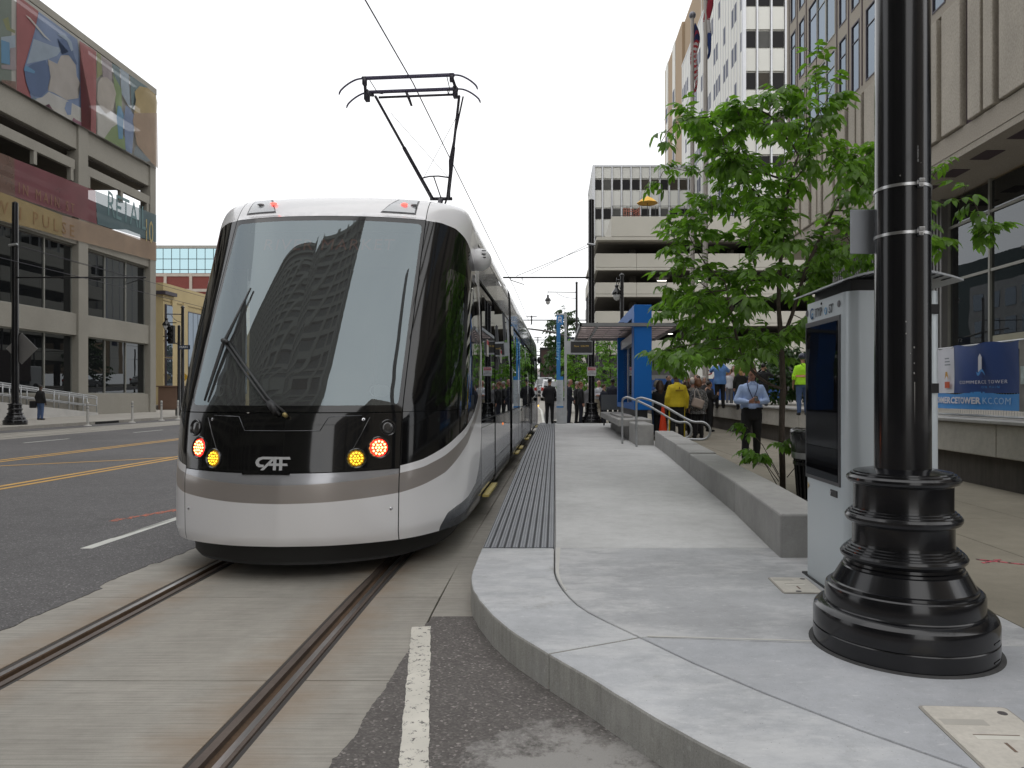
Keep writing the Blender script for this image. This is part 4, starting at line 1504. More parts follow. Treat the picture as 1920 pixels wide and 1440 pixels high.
# plinth and curved canopy
MB().box(KX0 - .012, KX1 + .012, KY0 - .012, KY1 + .012, SZ, SZ + .012).build('base_plate', M_DKMETAL, kiosk)
can = MB()
n = 22
for i in range(n + 1):
    t = i / n
    x = KX0 - .06 + (KX1 - KX0 + .14) * t
    z = 2.175 + .072 * math.sin(math.pi * (0.02 + 0.96 * t)) ** 0.8
    for yv in (KY0 - .08, KY1 + .05):
        can.v.append((x, yv, z + .010 + .004 * math.sin(math.pi * t)))
        can.v.append((x, yv, z))
for i in range(n):
    a, b = 4 * i, 4 * i + 4
    can.f += [(a, a + 2, b + 2, b), (a + 1, b + 1, b + 3, a + 3), (a, b, b + 1, a + 1), (a + 2, a + 3, b + 3, b + 2)]
can.f += [(0, 1, 3, 2), (4 * n, 4 * n + 2, 4 * n + 3, 4 * n + 1)]
cn = can.build('canopy', M_KIOSK2, kiosk, True, auto=30)
for k in range(14):
    t = .06 + k * .065
    x = KX0 - .06 + (KX1 - KX0 + .14) * t
    z = 2.175 + .072 * math.sin(math.pi * (0.02 + 0.96 * t)) ** 0.8
    MB().box(x - .006, x + .006, KY0 - .06, KY0 + .04, z - .004, z - .001).build('canopy_slot', M_BLACKVOID, cn)
    MB().box(x - .006, x + .006, KY1 - .12, KY1 + .0, z - .004, z - .001).build('canopy_slot', M_BLACKVOID, cn)
MB().box(KX0 + .05, KX1 - .05, KY0 + .08, KY1 - .08, KZ1 - .02, 2.215).build('canopy_core', M_DKMETAL, kiosk)

# ---- ground lids
def lid(loc, rot, w, l, label):
    t = thing('utility_lid', label, 'utility cover', loc, rot, 'beige polymer utility covers in the pavement')
    MB().prism(round_rect(w, l, .02), -.002, .004).build('rim', mat('lid_rim', (0.30, 0.28, 0.25), 0.7), t, world=False)
    MB().prism(round_rect(w - .02, l - .02, .018), 0, .008).build('lid', M_LIDGREY, t, world=False, bevel=0.002)
    MB().box(-w * .24, w * .24, -.016, .016, .008, .0088).build('lid_slot', mat('lid_slot', (0.62, 0.60, 0.54), 0.7), t, world=False)
    MB().box(-w * .24, w * .24, .017, .023, .008, .0088).build('slot_line', mat('lid_brown', (0.17, 0.12, 0.09), 0.9), t, world=False)  # narrow dark brown strips drawn on the lid
    MB().box(-.006, .006, -.11, -.04, .008, .0088).build('slot_line', mat('lid_brown', (0.17, 0.12, 0.09), 0.9), t, world=False)
    MB().box(-.17 * w / .4, .02, .10, .15, .008, .0086).build('lid_plate', mat('lid_plate', (0.42, 0.40, 0.36), 0.6), t, world=False)
    for x, y in ((w * .36, l * .38), (-w * .10, -l * .42)):
        MB().lathe([(.019, .007), (.019, .0092), (.004, .0088)], (x, y, 0), 14).build('lid_bolt', mat('bolt_grey', (0.16, 0.15, 0.15), 0.5, 0.6), t, world=False)
    return t


def round_rect(w, l, r, n=5):
    P = []
    for cx, cy, a0 in ((w / 2 - r, l / 2 - r, 0), (-w / 2 + r, l / 2 - r, 90), (-w / 2 + r, -l / 2 + r, 180), (w / 2 - r, -l / 2 + r, 270)):
        P += [(cx + r * math.cos(R(a0 + 90 * i / n)), cy + r * math.sin(R(a0 + 90 * i / n))) for i in range(n + 1)]
    return P


lid((1.68, 2.70, SZ), R(-3), .36, .56, 'beige utility cover in the pavement in front of the big black pole')
lid((1.635, 4.86, SZ), R(-2), .27, .40, 'beige utility cover lying beside the foot of the grey kiosk')

# ---- concrete seat wall
wall = thing('seat_wall', 'low concrete block wall along the back of the platform', 'low wall', (2, 10, SZ))
cuts = [5.68, 7.70, 10.9, 12.5, 14.5, 16.2]
tops = [(.54, .55), (.55, .575), (.595, .605), (.615, .625), (.635, .645)]
for (a, b), (ta, tb_) in zip(zip(cuts, cuts[1:]), tops):
    P = [(seat_x(a), a), (seat_x(a) + .42, a), (seat_x(b) + .42, b), (seat_x(b), b)]
    MB().prism(offset_poly(P, .004), 0.05, lambda x, y, a=a, b=b, ta=ta, tb_=tb_: ta + (tb_ - ta) * (y - a) / (b - a)).build('concrete_block', M_WALLC, wall, bevel=0.02)
MB().box(2.16, 2.24, 13.8, 13.815, .50, .54).build('cast_label', M_LIDGREY, wall)
# end pier and bench beneath the shelter
MB().prism([(1.86, 16.35), (2.27, 16.35), (2.27, 17.9), (1.86, 17.9)], .1, .79).build('concrete_block', M_WALLC, wall, bevel=0.03)
bench = thing('concrete_bench', 'pale concrete cantilever bench under the blue shelter frame', 'bench', (1.9, 20.5, .3))
MB().box(1.60, 2.45, 17.95, 25.0, .66, .84).build('seat', M_WALLC, bench, bevel=0.02)
MB().box(1.92, 2.3, 18.6, 24.6, .28, .66).build('support', M_WALLC, bench, bevel=0.02)
MB().box(1.72, 2.1, 19.2, 22.4, .842, .90).build('seat_pad', M_WALLC, bench, bevel=0.015)

# ---- handrail
hr = thing('handrail', 'bent grey tube handrail at the end of the seat wall', 'handrail', (1.9, 15.6, .3))
def railpath(x0, y0, zt):
    return smooth_path([(x0, y0, .29), (x0, y0, zt - .12), (x0 + .03, y0 - .02, zt - .02), (x0 + .14, y0 - .10, zt), (x0 + .50, y0 - .35, zt - .14), (x0 + 1.05, y0 - .75, zt - .47), (x0 + 1.30, y0 - .9, zt - .50), (x0 + 1.42, y0 - .95, zt - .60), (x0 + 1.42, y0 - .95, zt - .76), (x0 + 1.30, y0 - .9, zt - .86), (x0 + .95, y0 - .7, zt - .87), (x0 + .82, y0 - .62, zt - .93), (x0 + .80, y0 - .6, zt - 1.06)], 70)


MB().tube(railpath(1.82, 15.9, 1.385), .026, 10).build('rail_tube', M_GALV, hr, True)
MB().tube(smooth_path([(1.60, 16.9, .30), (1.60, 16.9, 1.25), (1.63, 16.88, 1.36), (1.75, 16.8, 1.39), (2.2, 16.6, 1.19), (2.75, 16.3, .86), (2.98, 16.2, .84), (3.08, 16.15, .74), (3.08, 16.15, .58), (2.97, 16.2, .48), (2.6, 16.4, .47), (2.50, 16.45, .38), (2.48, 16.5, .25)], 70), .026, 10).build('rail_tube', M_GALV, hr, True)

# ---- shelter
sh = thing('tram_shelter', 'blue portal shelter with a thin slatted canopy beside the platform', 'shelter', (2.2, 22, .3))
FX0, FX1, FY0, FY1, FZ0, FZ1 = 2.20, 2.69, 19.8, 25.2, 1.03, 3.95
MB().box(FX0, FX1, FY0, FY0 + .62, FZ0, FZ1).build('portal_frame', M_BLUE, sh, bevel=0.012)
MB().box(FX0, FX1, FY1 - .3, FY1, FZ0, FZ1).build('portal_frame', M_BLUE, sh, bevel=0.012)
MB().box(FX0 + .002, FX1 - .002, FY0 + .62, FY1 - .3, FZ1 - .32, FZ1 - .003).build('portal_head', M_BLUE, sh)
MB().box(FX0 + .002, FX1 - .002, FY0 + .62, FY1 - .3, FZ0 + .003, FZ0 + .16).build('portal_sill', M_BLUE, sh)
M_PANEL = glass('shelter_glass', (0.75, 0.82, 0.85), 0.10, (0.25, 0.28, 0.30), 0.85)
for k in range(3):
    y0 = FY0 + .66 + k * 1.48
    MB().box(FX0 + .20, FX0 + .215, y0, y0 + 1.42, FZ0 + .2, 3.0).build('glass_panel', M_PANEL, sh)
    MB().box(FX0 + .18, FX0 + .235, y0 - .03, y0 + .0, FZ0 + .16, 3.0).build('glass_post', M_GALV, sh)
MB().box(FX0 + .1, FX0 + .32, FY0 + .62, FY1 - .3, 3.0, 3.28).build('glass_head', M_GALV, sh)
MB().box(2.3, 2.6, 20.0, 25, .6, FZ0).build('portal_foot', M_DKMETAL, sh)
cnp = MB()
M_CFR = mat('canopy_grey', (.20, .205, .21), .45, .5)
CX0, CX1, CY0, CY1, CZ = .69, 3.55, 19.75, 25.3, 3.34
for (x0, x1, y0, y1) in ((CX0, CX1, CY0, CY0 + .06), (CX0, CX1, CY1 - .06, CY1), (CX0, CX0 + .06, CY0, CY1), (CX1 - .06, CX1, CY0, CY1)):
    cnp.box(x0, x1, y0, y1, CZ + .01, CZ + .10)
cnp.build('canopy_frame', M_CFR, sh)
M_CANG, cn_, cb_ = _base('canopy_sheet')
cn_.nodes.remove(cb_)
ct1, ct2, cmx = cn_.nodes.new('ShaderNodeBsdfTranslucent'), cn_.nodes.new('ShaderNodeBsdfTransparent'), cn_.nodes.new('ShaderNodeMixShader')
ct1.inputs['Color'].default_value = (.42, .37, .36, 1)
ct2.inputs['Color'].default_value = (.75, .70, .69, 1)
cmx.inputs['Fac'].default_value = .35
cn_.links.new(ct1.outputs[0], cmx.inputs[1])
cn_.links.new(ct2.outputs[0], cmx.inputs[2])
cn_.links.new(cmx.outputs[0], cn_.nodes['Material Output'].inputs['Surface'])
for k in range(6):
    MB().box(CX0 + .06 + k * .46, CX0 + .06 + k * .46 + .44, CY0 + .06, CY1 - .06, CZ + .09, CZ + .10).build('canopy_pane', M_CANG, sh)
for k in range(7):
    y0 = CY0 + .75 + k * .75
    MB().box(CX0 + .06, CX1 - .06, y0, y0 + .05, CZ + .06, CZ + .088).build('canopy_slat', M_CFR, sh)
MB().box(1.15, 1.21, CY0 + .06, CY1 - .06, CZ - .02, CZ + .05).build('canopy_beam', M_GALV, sh)
MB().box(2.0, 2.24, 22.0, 22.06, 3.55, 3.60).box(1.97, 2.13, 21.85, 22.1, 3.48, 3.66).build('camera', M_DKMETAL, sh)

bp = thing('bench_panel', 'plain grey metal panel between bench and pylon under the shelter', 'panel', (1.78, 26.5, .3))
MB().box(1.73, 2.45, 26.4, 26.46, .88, 1.44).build('panel', mat('grey_panel', (0.13, 0.14, 0.145), 0.5, 0.3), bp)
for x in (1.8, 2.35):
    MB().box(x, x + .05, 26.41, 26.45, .25, .88).build('leg', M_DKMETAL, bp)

# ---- stop pylon
PYY = 28.4
py = thing('stop_pylon', 'slim grey stop pylon with blue sign strip and white timetable', 'stop sign', (.28, PYY, .28))
g = MB()
MB().box(.385, .485, PYY, PYY + .14, .28, 4.66).build('column', M_GALV, py)
MB().box(.075, .385, PYY, PYY + .12, .28, .92).build('foot_panel', M_GALV, py)
MB().box(.075, .385, PYY, PYY + .12, 4.60, 4.655).build('cap', M_GALV, py)
MB().box(.075, .345, PYY + .01, PYY + .11, 4.22, 4.6).build('sign_head', M_BLUE2, py)
MB().box(.075, .225, PYY + .01, PYY + .11, 2.16, 4.22).build('sign_strip', M_BLUE2, py)
MB().box(.075, .345, PYY + .01, PYY + .11, 2.02, 2.16).build('timetable_header', M_BLUE2, py)
tt = MB().box(.075, .345, PYY + .01, PYY + .11, .98, 2.02).build('timetable', mat('timetable_white', (0.56, 0.60, 0.62), 0.5), py)
MB().box(.075, .345, PYY + .01, PYY + .11, .92, .98).build('timetable_footer', M_BLUE2, py)
lines = MB()
for k in range(14):
    lines.box(.13, .13 + rnd.uniform(.04, .15), PYY + .006, PYY + .01, 1.1 + k * .055, 1.1 + k * .055 + .012)
lines.box(.10, .108, PYY + .006, PYY + .01, 1.05, 1.85)
lines.build('timetable_line', mat('print_grey', (0.25, 0.27, 0.30), 0.6), tt)
text_mb('Library', .24, frame((.145, PYY + .007, 3.17), (0, 0, -1), (1, 0, 0)), .003, sx=1.05).build('lettering', mat('sign_pale', (0.30, 0.62, 0.85), 0.5), py)
ic = MB()
for poly in ([(-.055, -.06), (.055, -.06), (.07, -.02), (.07, .10), (-.07, .10), (-.07, -.02)], [(-.09, -.13), (-.06, -.13), (-.02, -.07), (-.05, -.07)], [(.09, -.13), (.06, -.13), (.02, -.07), (.05, -.07)], [(-.05, .13), (.05, .13), (.05, .145), (-.05, .145)], [(-.004, .10), (.004, .10), (.004, .13), (-.004, .13)]):
    ic.plate(poly, face_cam((.205, PYY + .009, 4.42)), .004)
ii = ic.build('tram_symbol', mat('sign_white', (0.7, 0.72, 0.74), 0.5), py)
MB().plate([(-.05, .01), (.05, .01), (.05, .06), (-.05, .06)], face_cam((.205, PYY + .004, 4.42)), .003).build('symbol_window', M_BLUE2, ii)
dsp_ = thing('arrival_display', 'dark electronic arrivals display hanging from the grey stop pylon', 'display', (1.05, PYY, 3.0))
MB().box(.62, 1.50, PYY - .02, PYY + .12, 3.03, 3.62).build('housing', M_GALV, dsp_, bevel=0.01)
MB().box(.64, 1.48, PYY - .03, PYY - .018, 3.10, 3.55).build('screen', mat('display_black', (0.016, 0.015, 0.014), 0.4), dsp_)
MB().box(.48, .62, PYY + .02, PYY + .08, 3.05, 3.58).build('bracket', M_GALV, dsp_)
text_mb('Now  3:05 PM', .10, face_cam((1.06, PYY - .032, 3.36)), .003).build('lettering', emit('led_amber_dim', (0.5, 0.32, 0.05), 0.25), dsp_)

# ---- far poles, lamps
FPX, FPY = 1.56, 30.3
fp = make_pole((FPX, FPY, SZ), 'black pole with a danger sign behind the arrivals display', False)
lp = make_pole((-23.1, 30.6, .145), 'black pole on the far left pavement carrying a diamond sign', False)
for p_, x0, x1, z in ((fp, FPX, FPX - 3.75, 6.4), (lp, -23.1, -17.5, 6.45)):
    arm = MB().tube([(x0, p_.location.y, z), (x1, p_.location.y, z)], .035, 8).build('wire_arm', M_DKMETAL, p_, True)
    s = 1 if x1 < x0 else -1
    MB().tube([(x0, p_.location.y, z + 1.35), (x0 + (x1 - x0) * .85, p_.location.y, z + .06)], .012, 5).build('arm_stay', M_DKMETAL, p_)
    MB().tube([(x1 + s * .3, p_.location.y, z), (x1 + s * .35, p_.location.y, z - .12), (x1 + s * .9, p_.location.y, z - .30), (x1 + s * .8, p_.location.y, z - .02)], .018, 6).build('wire_hanger', M_DKMETAL, p_, True)
    MB().tube([(x0 - s * .2, p_.location.y - .15, z + 1.4), (x0 + s * .15, p_.location.y - .15, z + 1.35)], .05, 8).build('stay_clamp', M_GALV, p_)
dg_ = thing('danger_sign', 'small red and white danger notice on the black pole', 'sign', (FPX, FPY - .14, 2.4))
MB().box(FPX - .19, FPX + .19, FPY - .16, FPY - .148, 2.23, 2.60).build('plate', mat('sign_plate_white', (0.55, 0.55, 0.56), 0.5), dg_, bevel=0.004)
MB().box(FPX - .165, FPX + .165, FPY - .164, FPY - .16, 2.46, 2.58).build('heading', mat('danger_red', (0.42, 0.02, 0.04), 0.5), dg_)
text_mb('DANGER', .085, face_cam((FPX, FPY - .166, 2.52)), .002).build('lettering', mat('sign_white', (0.7, 0.72, 0.74), 0.5), dg_)
text_mb('HIGH\nVOLTAGE', .075, face_cam((FPX, FPY - .163, 2.35)), .002).build('lettering', mat('sign_black', (0.02, 0.02, 0.02), 0.5), dg_)
ds = thing('diamond_sign', 'grey back of a diamond road sign on the far left pole', 'road sign', (-23.1, 30.8, 3.5))
MB().plate([(-.68, 0), (0, -.68), (.68, 0), (0, .68)], face_cam((-23.0, 30.86, 3.42)), .02).build('plate', mat('sign_back', (0.20, 0.195, 0.19), 0.5, 0.3), ds)


def lamp_post(loc, h, arm, label, zl=None, far=True):
    """Pole with a curved arm and a hanging acorn lamp."""
    p = thing('street_lamp', label, 'street lamp', loc, 0, 'hanging acorn street lamps')
    MB().lathe([(.20, 0), (.20, .3), (.13, .5), (.10, .55), (.085, h), (.11, h), (.11, h + .05), (.03, h + .14)], seg=14).build('post', M_POLE, p, True, world=False, auto=40)
    zz = (zl or h) - .2
    MB().tube([(0, 0, zz), (arm, 0, zz + .02)], .03, 8).tube(smooth_path([(0, 0, zz - .5), (arm * .4, 0, zz - .38), (arm * .7, 0, zz - .06)], 10), .018, 6).tube([(arm, 0, zz + .12), (arm, 0, zz - .2)], .022, 6).build('arm', M_POLE, p, True, world=False)
    MB().lathe([(.03, -.2), (.10, -.26), (.07, -.34), (.09, -.40), (.21, -.56), (.235, -.64), (.23, -.68), (.02, -.68)][::-1], (arm, 0, zz), 18).build('lamp_hood', M_POLE, p, True, world=False, auto=45)
    MB().lathe([(.19, -.68), (.18, -.78), (.12, -.92), (.02, -.98)][::-1], (arm, 0, zz), 16).build('lamp_globe', mat('lamp_globe', (0.55, 0.56, 0.56), 0.15, coat=0.5), p, True, world=False)
    return p


lamp_post((1.72, 56, .9), 9.2, -2.25, 'acorn lamp on a long arm over the street right of the tram', 8.7)
lamp_post((3.2, 34, .17), 6.9, -.25, 'acorn lamp standing in front of the concrete car park', 6.9)
lamp_post((1.4, 78, .17), 9.6, -2.1, 'acorn lamp just above the stop pylon', 9.4)
lamp_post((.9, 105, .17), 9.6, -2.3, 'small far acorn lamp above the bent signal arm', 9.4)
lamp_post((-22.9, 44, .145), 6.6, -1.0, 'acorn lamp on a curved arm beside the tan building', 6.4)

# traffic signals
def signal(p, loc):
    b = MB().box(loc[0] - .17, loc[0] + .17, loc[1] - .12, loc[1] + .12, loc[2] - .55, loc[2] + .55).build('signal_head', M_DKMETAL, p, bevel=0.02)
    for k in range(3):
        z = loc[2] + .35 - .35 * k
        MB().tube([(loc[0], loc[1] - .12, z), (loc[0], loc[1] - .28, z)], .13, 12, cap=False).build('visor', M_DKMETAL, b)
    return b


ts = thing('traffic_signal', 'black traffic signal on a pole before the tan building', 'traffic light', (-22.6, 43, .145))
MB().lathe([(.2, 0), (.2, .35), (.1, .5), (.08, 5.4), (.02, 5.45)], seg=14).build('post', M_POLE, ts, True, world=False, auto=40)
signal(ts, (-22.95, 42.8, 5.0))
MB().tube([(-22.6, 43, 4.4), (-22.95, 42.9, 4.6)], .035, 6).tube([(-23.5, 42.9, 4.9), (-22.8, 42.9, 4.9)], .03, 6).box(-23.1, -22.6, 42.7, 42.74, 5.68, 5.73).build('bracket', M_DKMETAL, ts)
MB().box(-22.62, -21.9, 42.9, 42.93, 4.12, 4.38).build('street_name_sign', mat('sign_navy', (0.02, 0.03, 0.06), 0.5), ts)
text_mb('MAIN', .2, face_cam((-22.26, 42.89, 4.25)), .004).build('lettering', mat('sign_white', (0.7, 0.72, 0.74), 0.5), ts)

ma = thing('signal_mast', 'long bent signal mast arm reaching over the street behind the pylon', 'traffic light', (3.1, 52, .17))
MB().lathe([(.2, 0), (.2, .4), (.13, .5), (.10, 6.4), (.02, 6.5)], seg=14).build('post', M_DKMETAL, ma, True, world=False, auto=40)
MB().tube(smooth_path([(3.1, 52, 5.0), (1.6, 52, 5.35), (0, 52, 5.9), (-2.1, 52, 6.2)], 20), [.10 - .0025 * i for i in range(21)], 8).build('mast_arm', mat('mast_grey', (0.12, 0.115, 0.11), 0.5, 0.4), ma, True)
MB().box(.85, 2.1, 51.88, 51.93, 5.08, 5.55).build('street_name_sign', mat('sign_navy', (0.02, 0.03, 0.06), 0.5), ma)
text_mb('ST', .36, face_cam((1.55, 51.87, 5.3)), .004).build('lettering', mat('sign_white', (0.7, 0.72, 0.74), 0.5), ma)
signal(ma, (3.6, 51.7, 2.9))
ma2 = thing('signal_mast', 'farther bent signal arm low over the street beyond the tram', 'traffic light', (2.6, 90, .17))
MB().lathe([(.2, 0), (.12, .5), (.10, 6.4), (.02, 6.5)], seg=12).build('post', M_DKMETAL, ma2, True, world=False)
MB().tube(smooth_path([(2.6, 90, 5.2), (0, 90, 5.9), (-2.4, 90, 6.3)], 14), [.10 - .003 * i for i in range(15)], 8).build('mast_arm', M_DKMETAL, ma2, True)

# flexible white delineator posts on the far side
for i, (x, y) in enumerate(((-21.3, 32.6), (-21.4, 36.2), (-21.4, 38.9), (-21.4, 40.6))):
    lab = ['white plastic delineator post nearest the ramp railing', 'white plastic delineator post beside the kerb drain', 'third white delineator post from the ramp railing', 'white plastic delineator post farthest from the ramp railing'][i]
    d = thing('delineator_post', lab, 'road post', (x, y, .004), 0, 'white delineator posts along the far kerb')
    MB().lathe([(.16, 0), (.15, .03), (.055, .05), (.05, 1.0), (.055, 1.02), (.055, 1.07), (.02, 1.09)], seg=12).build('post', mat('delineator_white', (0.52, 0.51, 0.48), 0.6), d, True, world=False, auto=40)
    for z in (.78, .92):
        MB().lathe([(.056, z), (.056, z + .07)], seg=12).build('reflector_band', mat('band_grey', (0.30, 0.30, 0.30), 0.5), d, True, world=False)
dr = MB().box(-22.2, -21.95, 34.2, 36.0, .02, .12).build('kerb_drain', M_BLACKVOID)
tag(dr, 'dark slot of a storm drain in the far kerb', 'drain')

# ---- wires
def wire(pts, r, label, group=None, sag=0.0):
    P = []
    for a, b in zip(pts, pts[1:]):
        for i in range(12):
            t = i / 12
            P.append((a[0] + (b[0] - a[0]) * t, a[1] + (b[1] - a[1]) * t, a[2] + (b[2] - a[2]) * t - sag * 4 * t * (1 - t)))
    P.append(pts[-1])
    return tag(MB().tube(P, r, 6).build('overhead_wire', M_PANTO, None, True), label, 'wire', group)


wire([(-2.55, -14, 6.05), (-2.2, 7.9, 6.03), (-2.06, 10.4, 6.01), (-1.83, 25, 5.98), (-1.72, 30.3, 6.0), (-1.5, 60, 6.0), (-3, 130, 6.0)], .0095, 'tram contact wire running over the pantograph down the street')
wire([(-19.0, -14, 6.1), (-18.6, 30.6, 6.05), (-18.5, 60, 6.0), (-18.5, 120, 6.0)], .011, 'contact wire over the far track on the left')
wire([(-23.1, 30.6, 7.85), (-18.6, 44, 6.6), (-14, 60, 6.3)], .011, 'thin stay wire from the far left pole')
wire([(1.5, 30.3, 7.85), (-1.0, 30.3, 6.55)], .010, 'sloping stay wire beside the danger sign pole')
for k, (y, z) in enumerate(((48, 6.4), (66, 6.4), (84, 6.4), (104, 6.4), (125, 6.4))):
    s = thing('wire_span', ['span arm just beyond the acorn lamp on the long arm', 'second span arm down the street', 'third span arm down the street', 'fourth span arm down the street', 'farthest span arm down the street'][k], 'wire support', (1.9, y, z), 0, 'span arms over the tram track')
    MB().tube([(-3.2, y, z), (2.2, y, z)], .035, 6).build('arm', M_DKMETAL, s, True)
    MB().lathe([(.11, 0), (.09, z + 1.5 - .17)], (2.2, y, .17), 10).build('post', M_DKMETAL, s, True)
    MB().tube([(-1.55, y, z + .3), (-1.55, y, z - .3)], .05, 6).box(-1.9, -1.2, y - .03, y + .03, z + .2, z + .25).build('insulator', M_DKMETAL, s)

# ---- litter bin
bin_ = thing('litter_bin', 'black slatted litter bin with a bin bag behind the kiosk', 'litter bin', (3.20, 8.6, SZ))
MB().lathe([(.26, 0), (.28, .04), (.27, .05)], seg=24).build('base', M_DKMETAL, bin_, True, world=False, auto=40)
for k in range(24):
    a = 2 * math.pi * k / 24
    MB().tube([(.26 * math.cos(a), .26 * math.sin(a), .05), (.29 * math.cos(a), .29 * math.sin(a), .45), (.335 * math.cos(a), .335 * math.sin(a), .80)], .018, 5).build('slat', M_POLE, bin_, world=False)
MB().lathe([(.25, .05), (.27, .6), (.25, .6)], seg=20).build('liner', M_BLACKVOID, bin_, True, world=False)
MB().lathe([(.30, .45), (.318, .45), (.318, .49), (.30, .49)], seg=24).build('hoop', M_POLE, bin_, True, world=False, auto=40)
bg = MB()
sg = 40
prof_ = [(.30, .50), (.335, .60), (.345, .72), (.352, .82), (.345, .86), (.31, .875), (.26, .85), (.2, .70)]
for r, z in prof_:
    for k in range(sg):
        a = 2 * math.pi * k / sg
        rr = r * (1 + .05 * mnoise.noise((math.cos(a) * 5, math.sin(a) * 5, z * 6)))
        bg.v.append((rr * math.cos(a), rr * math.sin(a), z + .03 * mnoise.noise((math.cos(a) * 4, math.sin(a) * 4, z * 3 + 9))))
for i in range(len(prof_) - 1):
    for k in range(sg):
        a, b = i * sg + k, i * sg + (k + 1) % sg
        bg.f.append((a, b, b + sg, a + sg))
bg.build('bin_bag', mat('bin_bag', (0.012, 0.012, 0.013), 0.22, spec=0.8), bin_, True, world=False)
MB().lathe([(.322, .53), (.335, .53), (.338, .60), (.325, .60)], seg=24).build('hoop', M_BAND, bin_, True, world=False, auto=40)

# ---- traffic cone
cone = thing('traffic_cone', 'tall orange traffic cone on the pavement behind the handrail', 'traffic cone', (3.0, 19.8, SZ - .01))
MB().box(-.2, .2, -.2, .2, 0, .035).build('base', mat('cone_black', (0.02, 0.02, 0.02), 0.6), cone, world=False, bevel=0.01)
MB().lathe([(.15, .035), (.14, .06), (.035, .95), (.02, .96)], seg=20).build('cone_body', mat('cone_orange', (0.75, 0.06, 0.015), 0.45), cone, True, world=False, auto=40)
# ------------------------------------------------------------------ buildings
M_LCONC = mat('car_park_concrete', (0.265, 0.25, 0.215), 0.85, 0, 0.10, 0.5, fine=0.12, fscale=30, bump=0.15)
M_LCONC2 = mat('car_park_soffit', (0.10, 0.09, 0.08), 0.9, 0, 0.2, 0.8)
M_WIN = glass('office_glass', (0.15, 0.16, 0.17), 0.06, (0.010, 0.011, 0.012), 0.12, wav=0.02)
M_WINB = glass('blue_office_glass', (0.1, 0.12, 0.13), 0.20, (0.05, 0.06, 0.07), 0.1, wav=0.03, gcol=(0.62, 0.72, 0.84))
M_WINT = glass('teal_glass', (0.1, 0.13, 0.14), 0.62, (0.06, 0.14, 0.16), 0.02, wav=0.06, gcol=(0.46, 0.64, 0.69))
M_MULL = mat('pale_mullion', (0.28, 0.28, 0.25), 0.5, 0.4)
M_DMULL = mat('dark_mullion', (0.05, 0.042, 0.055), 0.5, 0.3)
M_RAIL = M_GALV


def wall_panes(parent, name, m, xs, zs, at, thick=.02, axis='x', inset=.02, alt=None):
    """Panes filling the grid xs x zs; axis 'x' = plane x = at (xs run along y), axis 'y' = plane y = at. Alike panes share one mesh."""
    cache = {}
    for a, b in zip(xs, xs[1:]):
        for c, d in zip(zs, zs[1:]):
            w, h = round(b - a - 2 * inset, 3), round(d - c - 2 * inset, 3)
            base = Vector(parent.location)
            pos = ((at, (a + b) / 2, (c + d) / 2) if axis == 'x' else ((a + b) / 2, at, (c + d) / 2))
            key = (w, h)
            if key in cache:
                q_ = share(cache[key], name, parent, Vector(pos) - base)
                if alt and rnd.random() < .3:
                    q_.material_slots[0].link = 'OBJECT'
                    q_.material_slots[0].material = rnd.choice(alt)
            else:
                mb = MB().box(-thick / 2, thick / 2, -w / 2, w / 2, -h / 2, h / 2) if axis == 'x' else MB().box(-w / 2, w / 2, -thick / 2, thick / 2, -h / 2, h / 2)
                o = mb.build(name, m, parent, world=False)
                o.location = Vector(pos) - base
                cache[key] = o


# ---- left: concrete car park with shop windows and mesh banners
LX = -29.0
cp = thing('car_park', 'concrete car park on the left with dark shop windows and mural banners', 'car park', (LX - 12, 38, .145))
ya, yb = 20.0, 52.0
cols = [20, 28, 36, 44, 52]
for yc in cols:
    w = .45 if yc < 52 else .25
    c0, c1 = (yc - w, yc + w) if yc < 52 else (yc - .72, yc + 0.0)
    MB().box(LX, LX - .75, c0, c1, .14, 23.3).build('column', M_LCONC, cp, bevel=.03)
bandx = LX - .12
for z0, z1, nm in ((.14, 1.46, 'base_wall'), (5.02, 6.34, 'spandrel'), (10.55, 11.35, 'spandrel'), (16.35, 17.75, 'spandrel'), (23.15, 23.6, 'coping')):
    for a, b in zip(cols, cols[1:]):
        e0, e1 = a + .455, (b - .455 if b < 52 else b - .725)
        if nm == 'coping':
            e0, e1 = a, b
        MB().box(bandx if nm != 'coping' else LX + .05, LX - .5, e0, e1, z0, z1).build(nm, M_LCONC, cp, bevel=.02)
# parking parapets hidden behind the banners, ends open to the sky
for z0, z1 in ((11.3, 12.3), (12.75, 13.05), (17.75, 18.7), (19.1, 19.4), (20.2, 21.2), (21.7, 22.0)):
    for a, b in zip(cols, cols[1:]):
        MB().box(LX - .25, LX - .45, a + .45, b - .7, z0, z1).build('parapet', M_LCONC, cp)
for a, b in zip(cols, cols[1:]):          # crash beams in the open storey
    MB().box(LX - .05, LX - .3, a + .46, b - .74, 15.05, 15.62).build('crash_beam', M_LCONC, cp)
    for yv in (a + .6, (a + b) / 2, b - .95):
        MB().box(LX - .06, LX - .29, yv - .12, yv + .12, 14.3, 15.05).build('beam_post', M_LCONC, cp)
for z in (6.0, 10.75, 13.75, 16.6, 19.6, 22.9):          # floor decks
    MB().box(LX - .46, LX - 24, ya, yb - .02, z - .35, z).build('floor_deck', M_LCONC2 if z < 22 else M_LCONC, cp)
for yv, xv in ((52, -37), (52, -45), (52, -53), (20, -53), (28, -53), (36, -53), (44, -53)):
    MB().box(xv - .4, xv + .4, yv - .7, yv - .02, .14, 23.3).build('column', M_LCONC, cp)
for z0, z1 in ((10.55, 12.2), (16.35, 17.7), (19.3, 20.4), (22.4, 23.6)):
    MB().box(LX - .76, -53, 51.6, 51.95, z0, z1).build('end_spandrel', M_LCONC, cp)
MB().box(LX - .76, -53, 51.6, 51.95, .14, 10.55).build('end_wall', M_LCONC, cp)
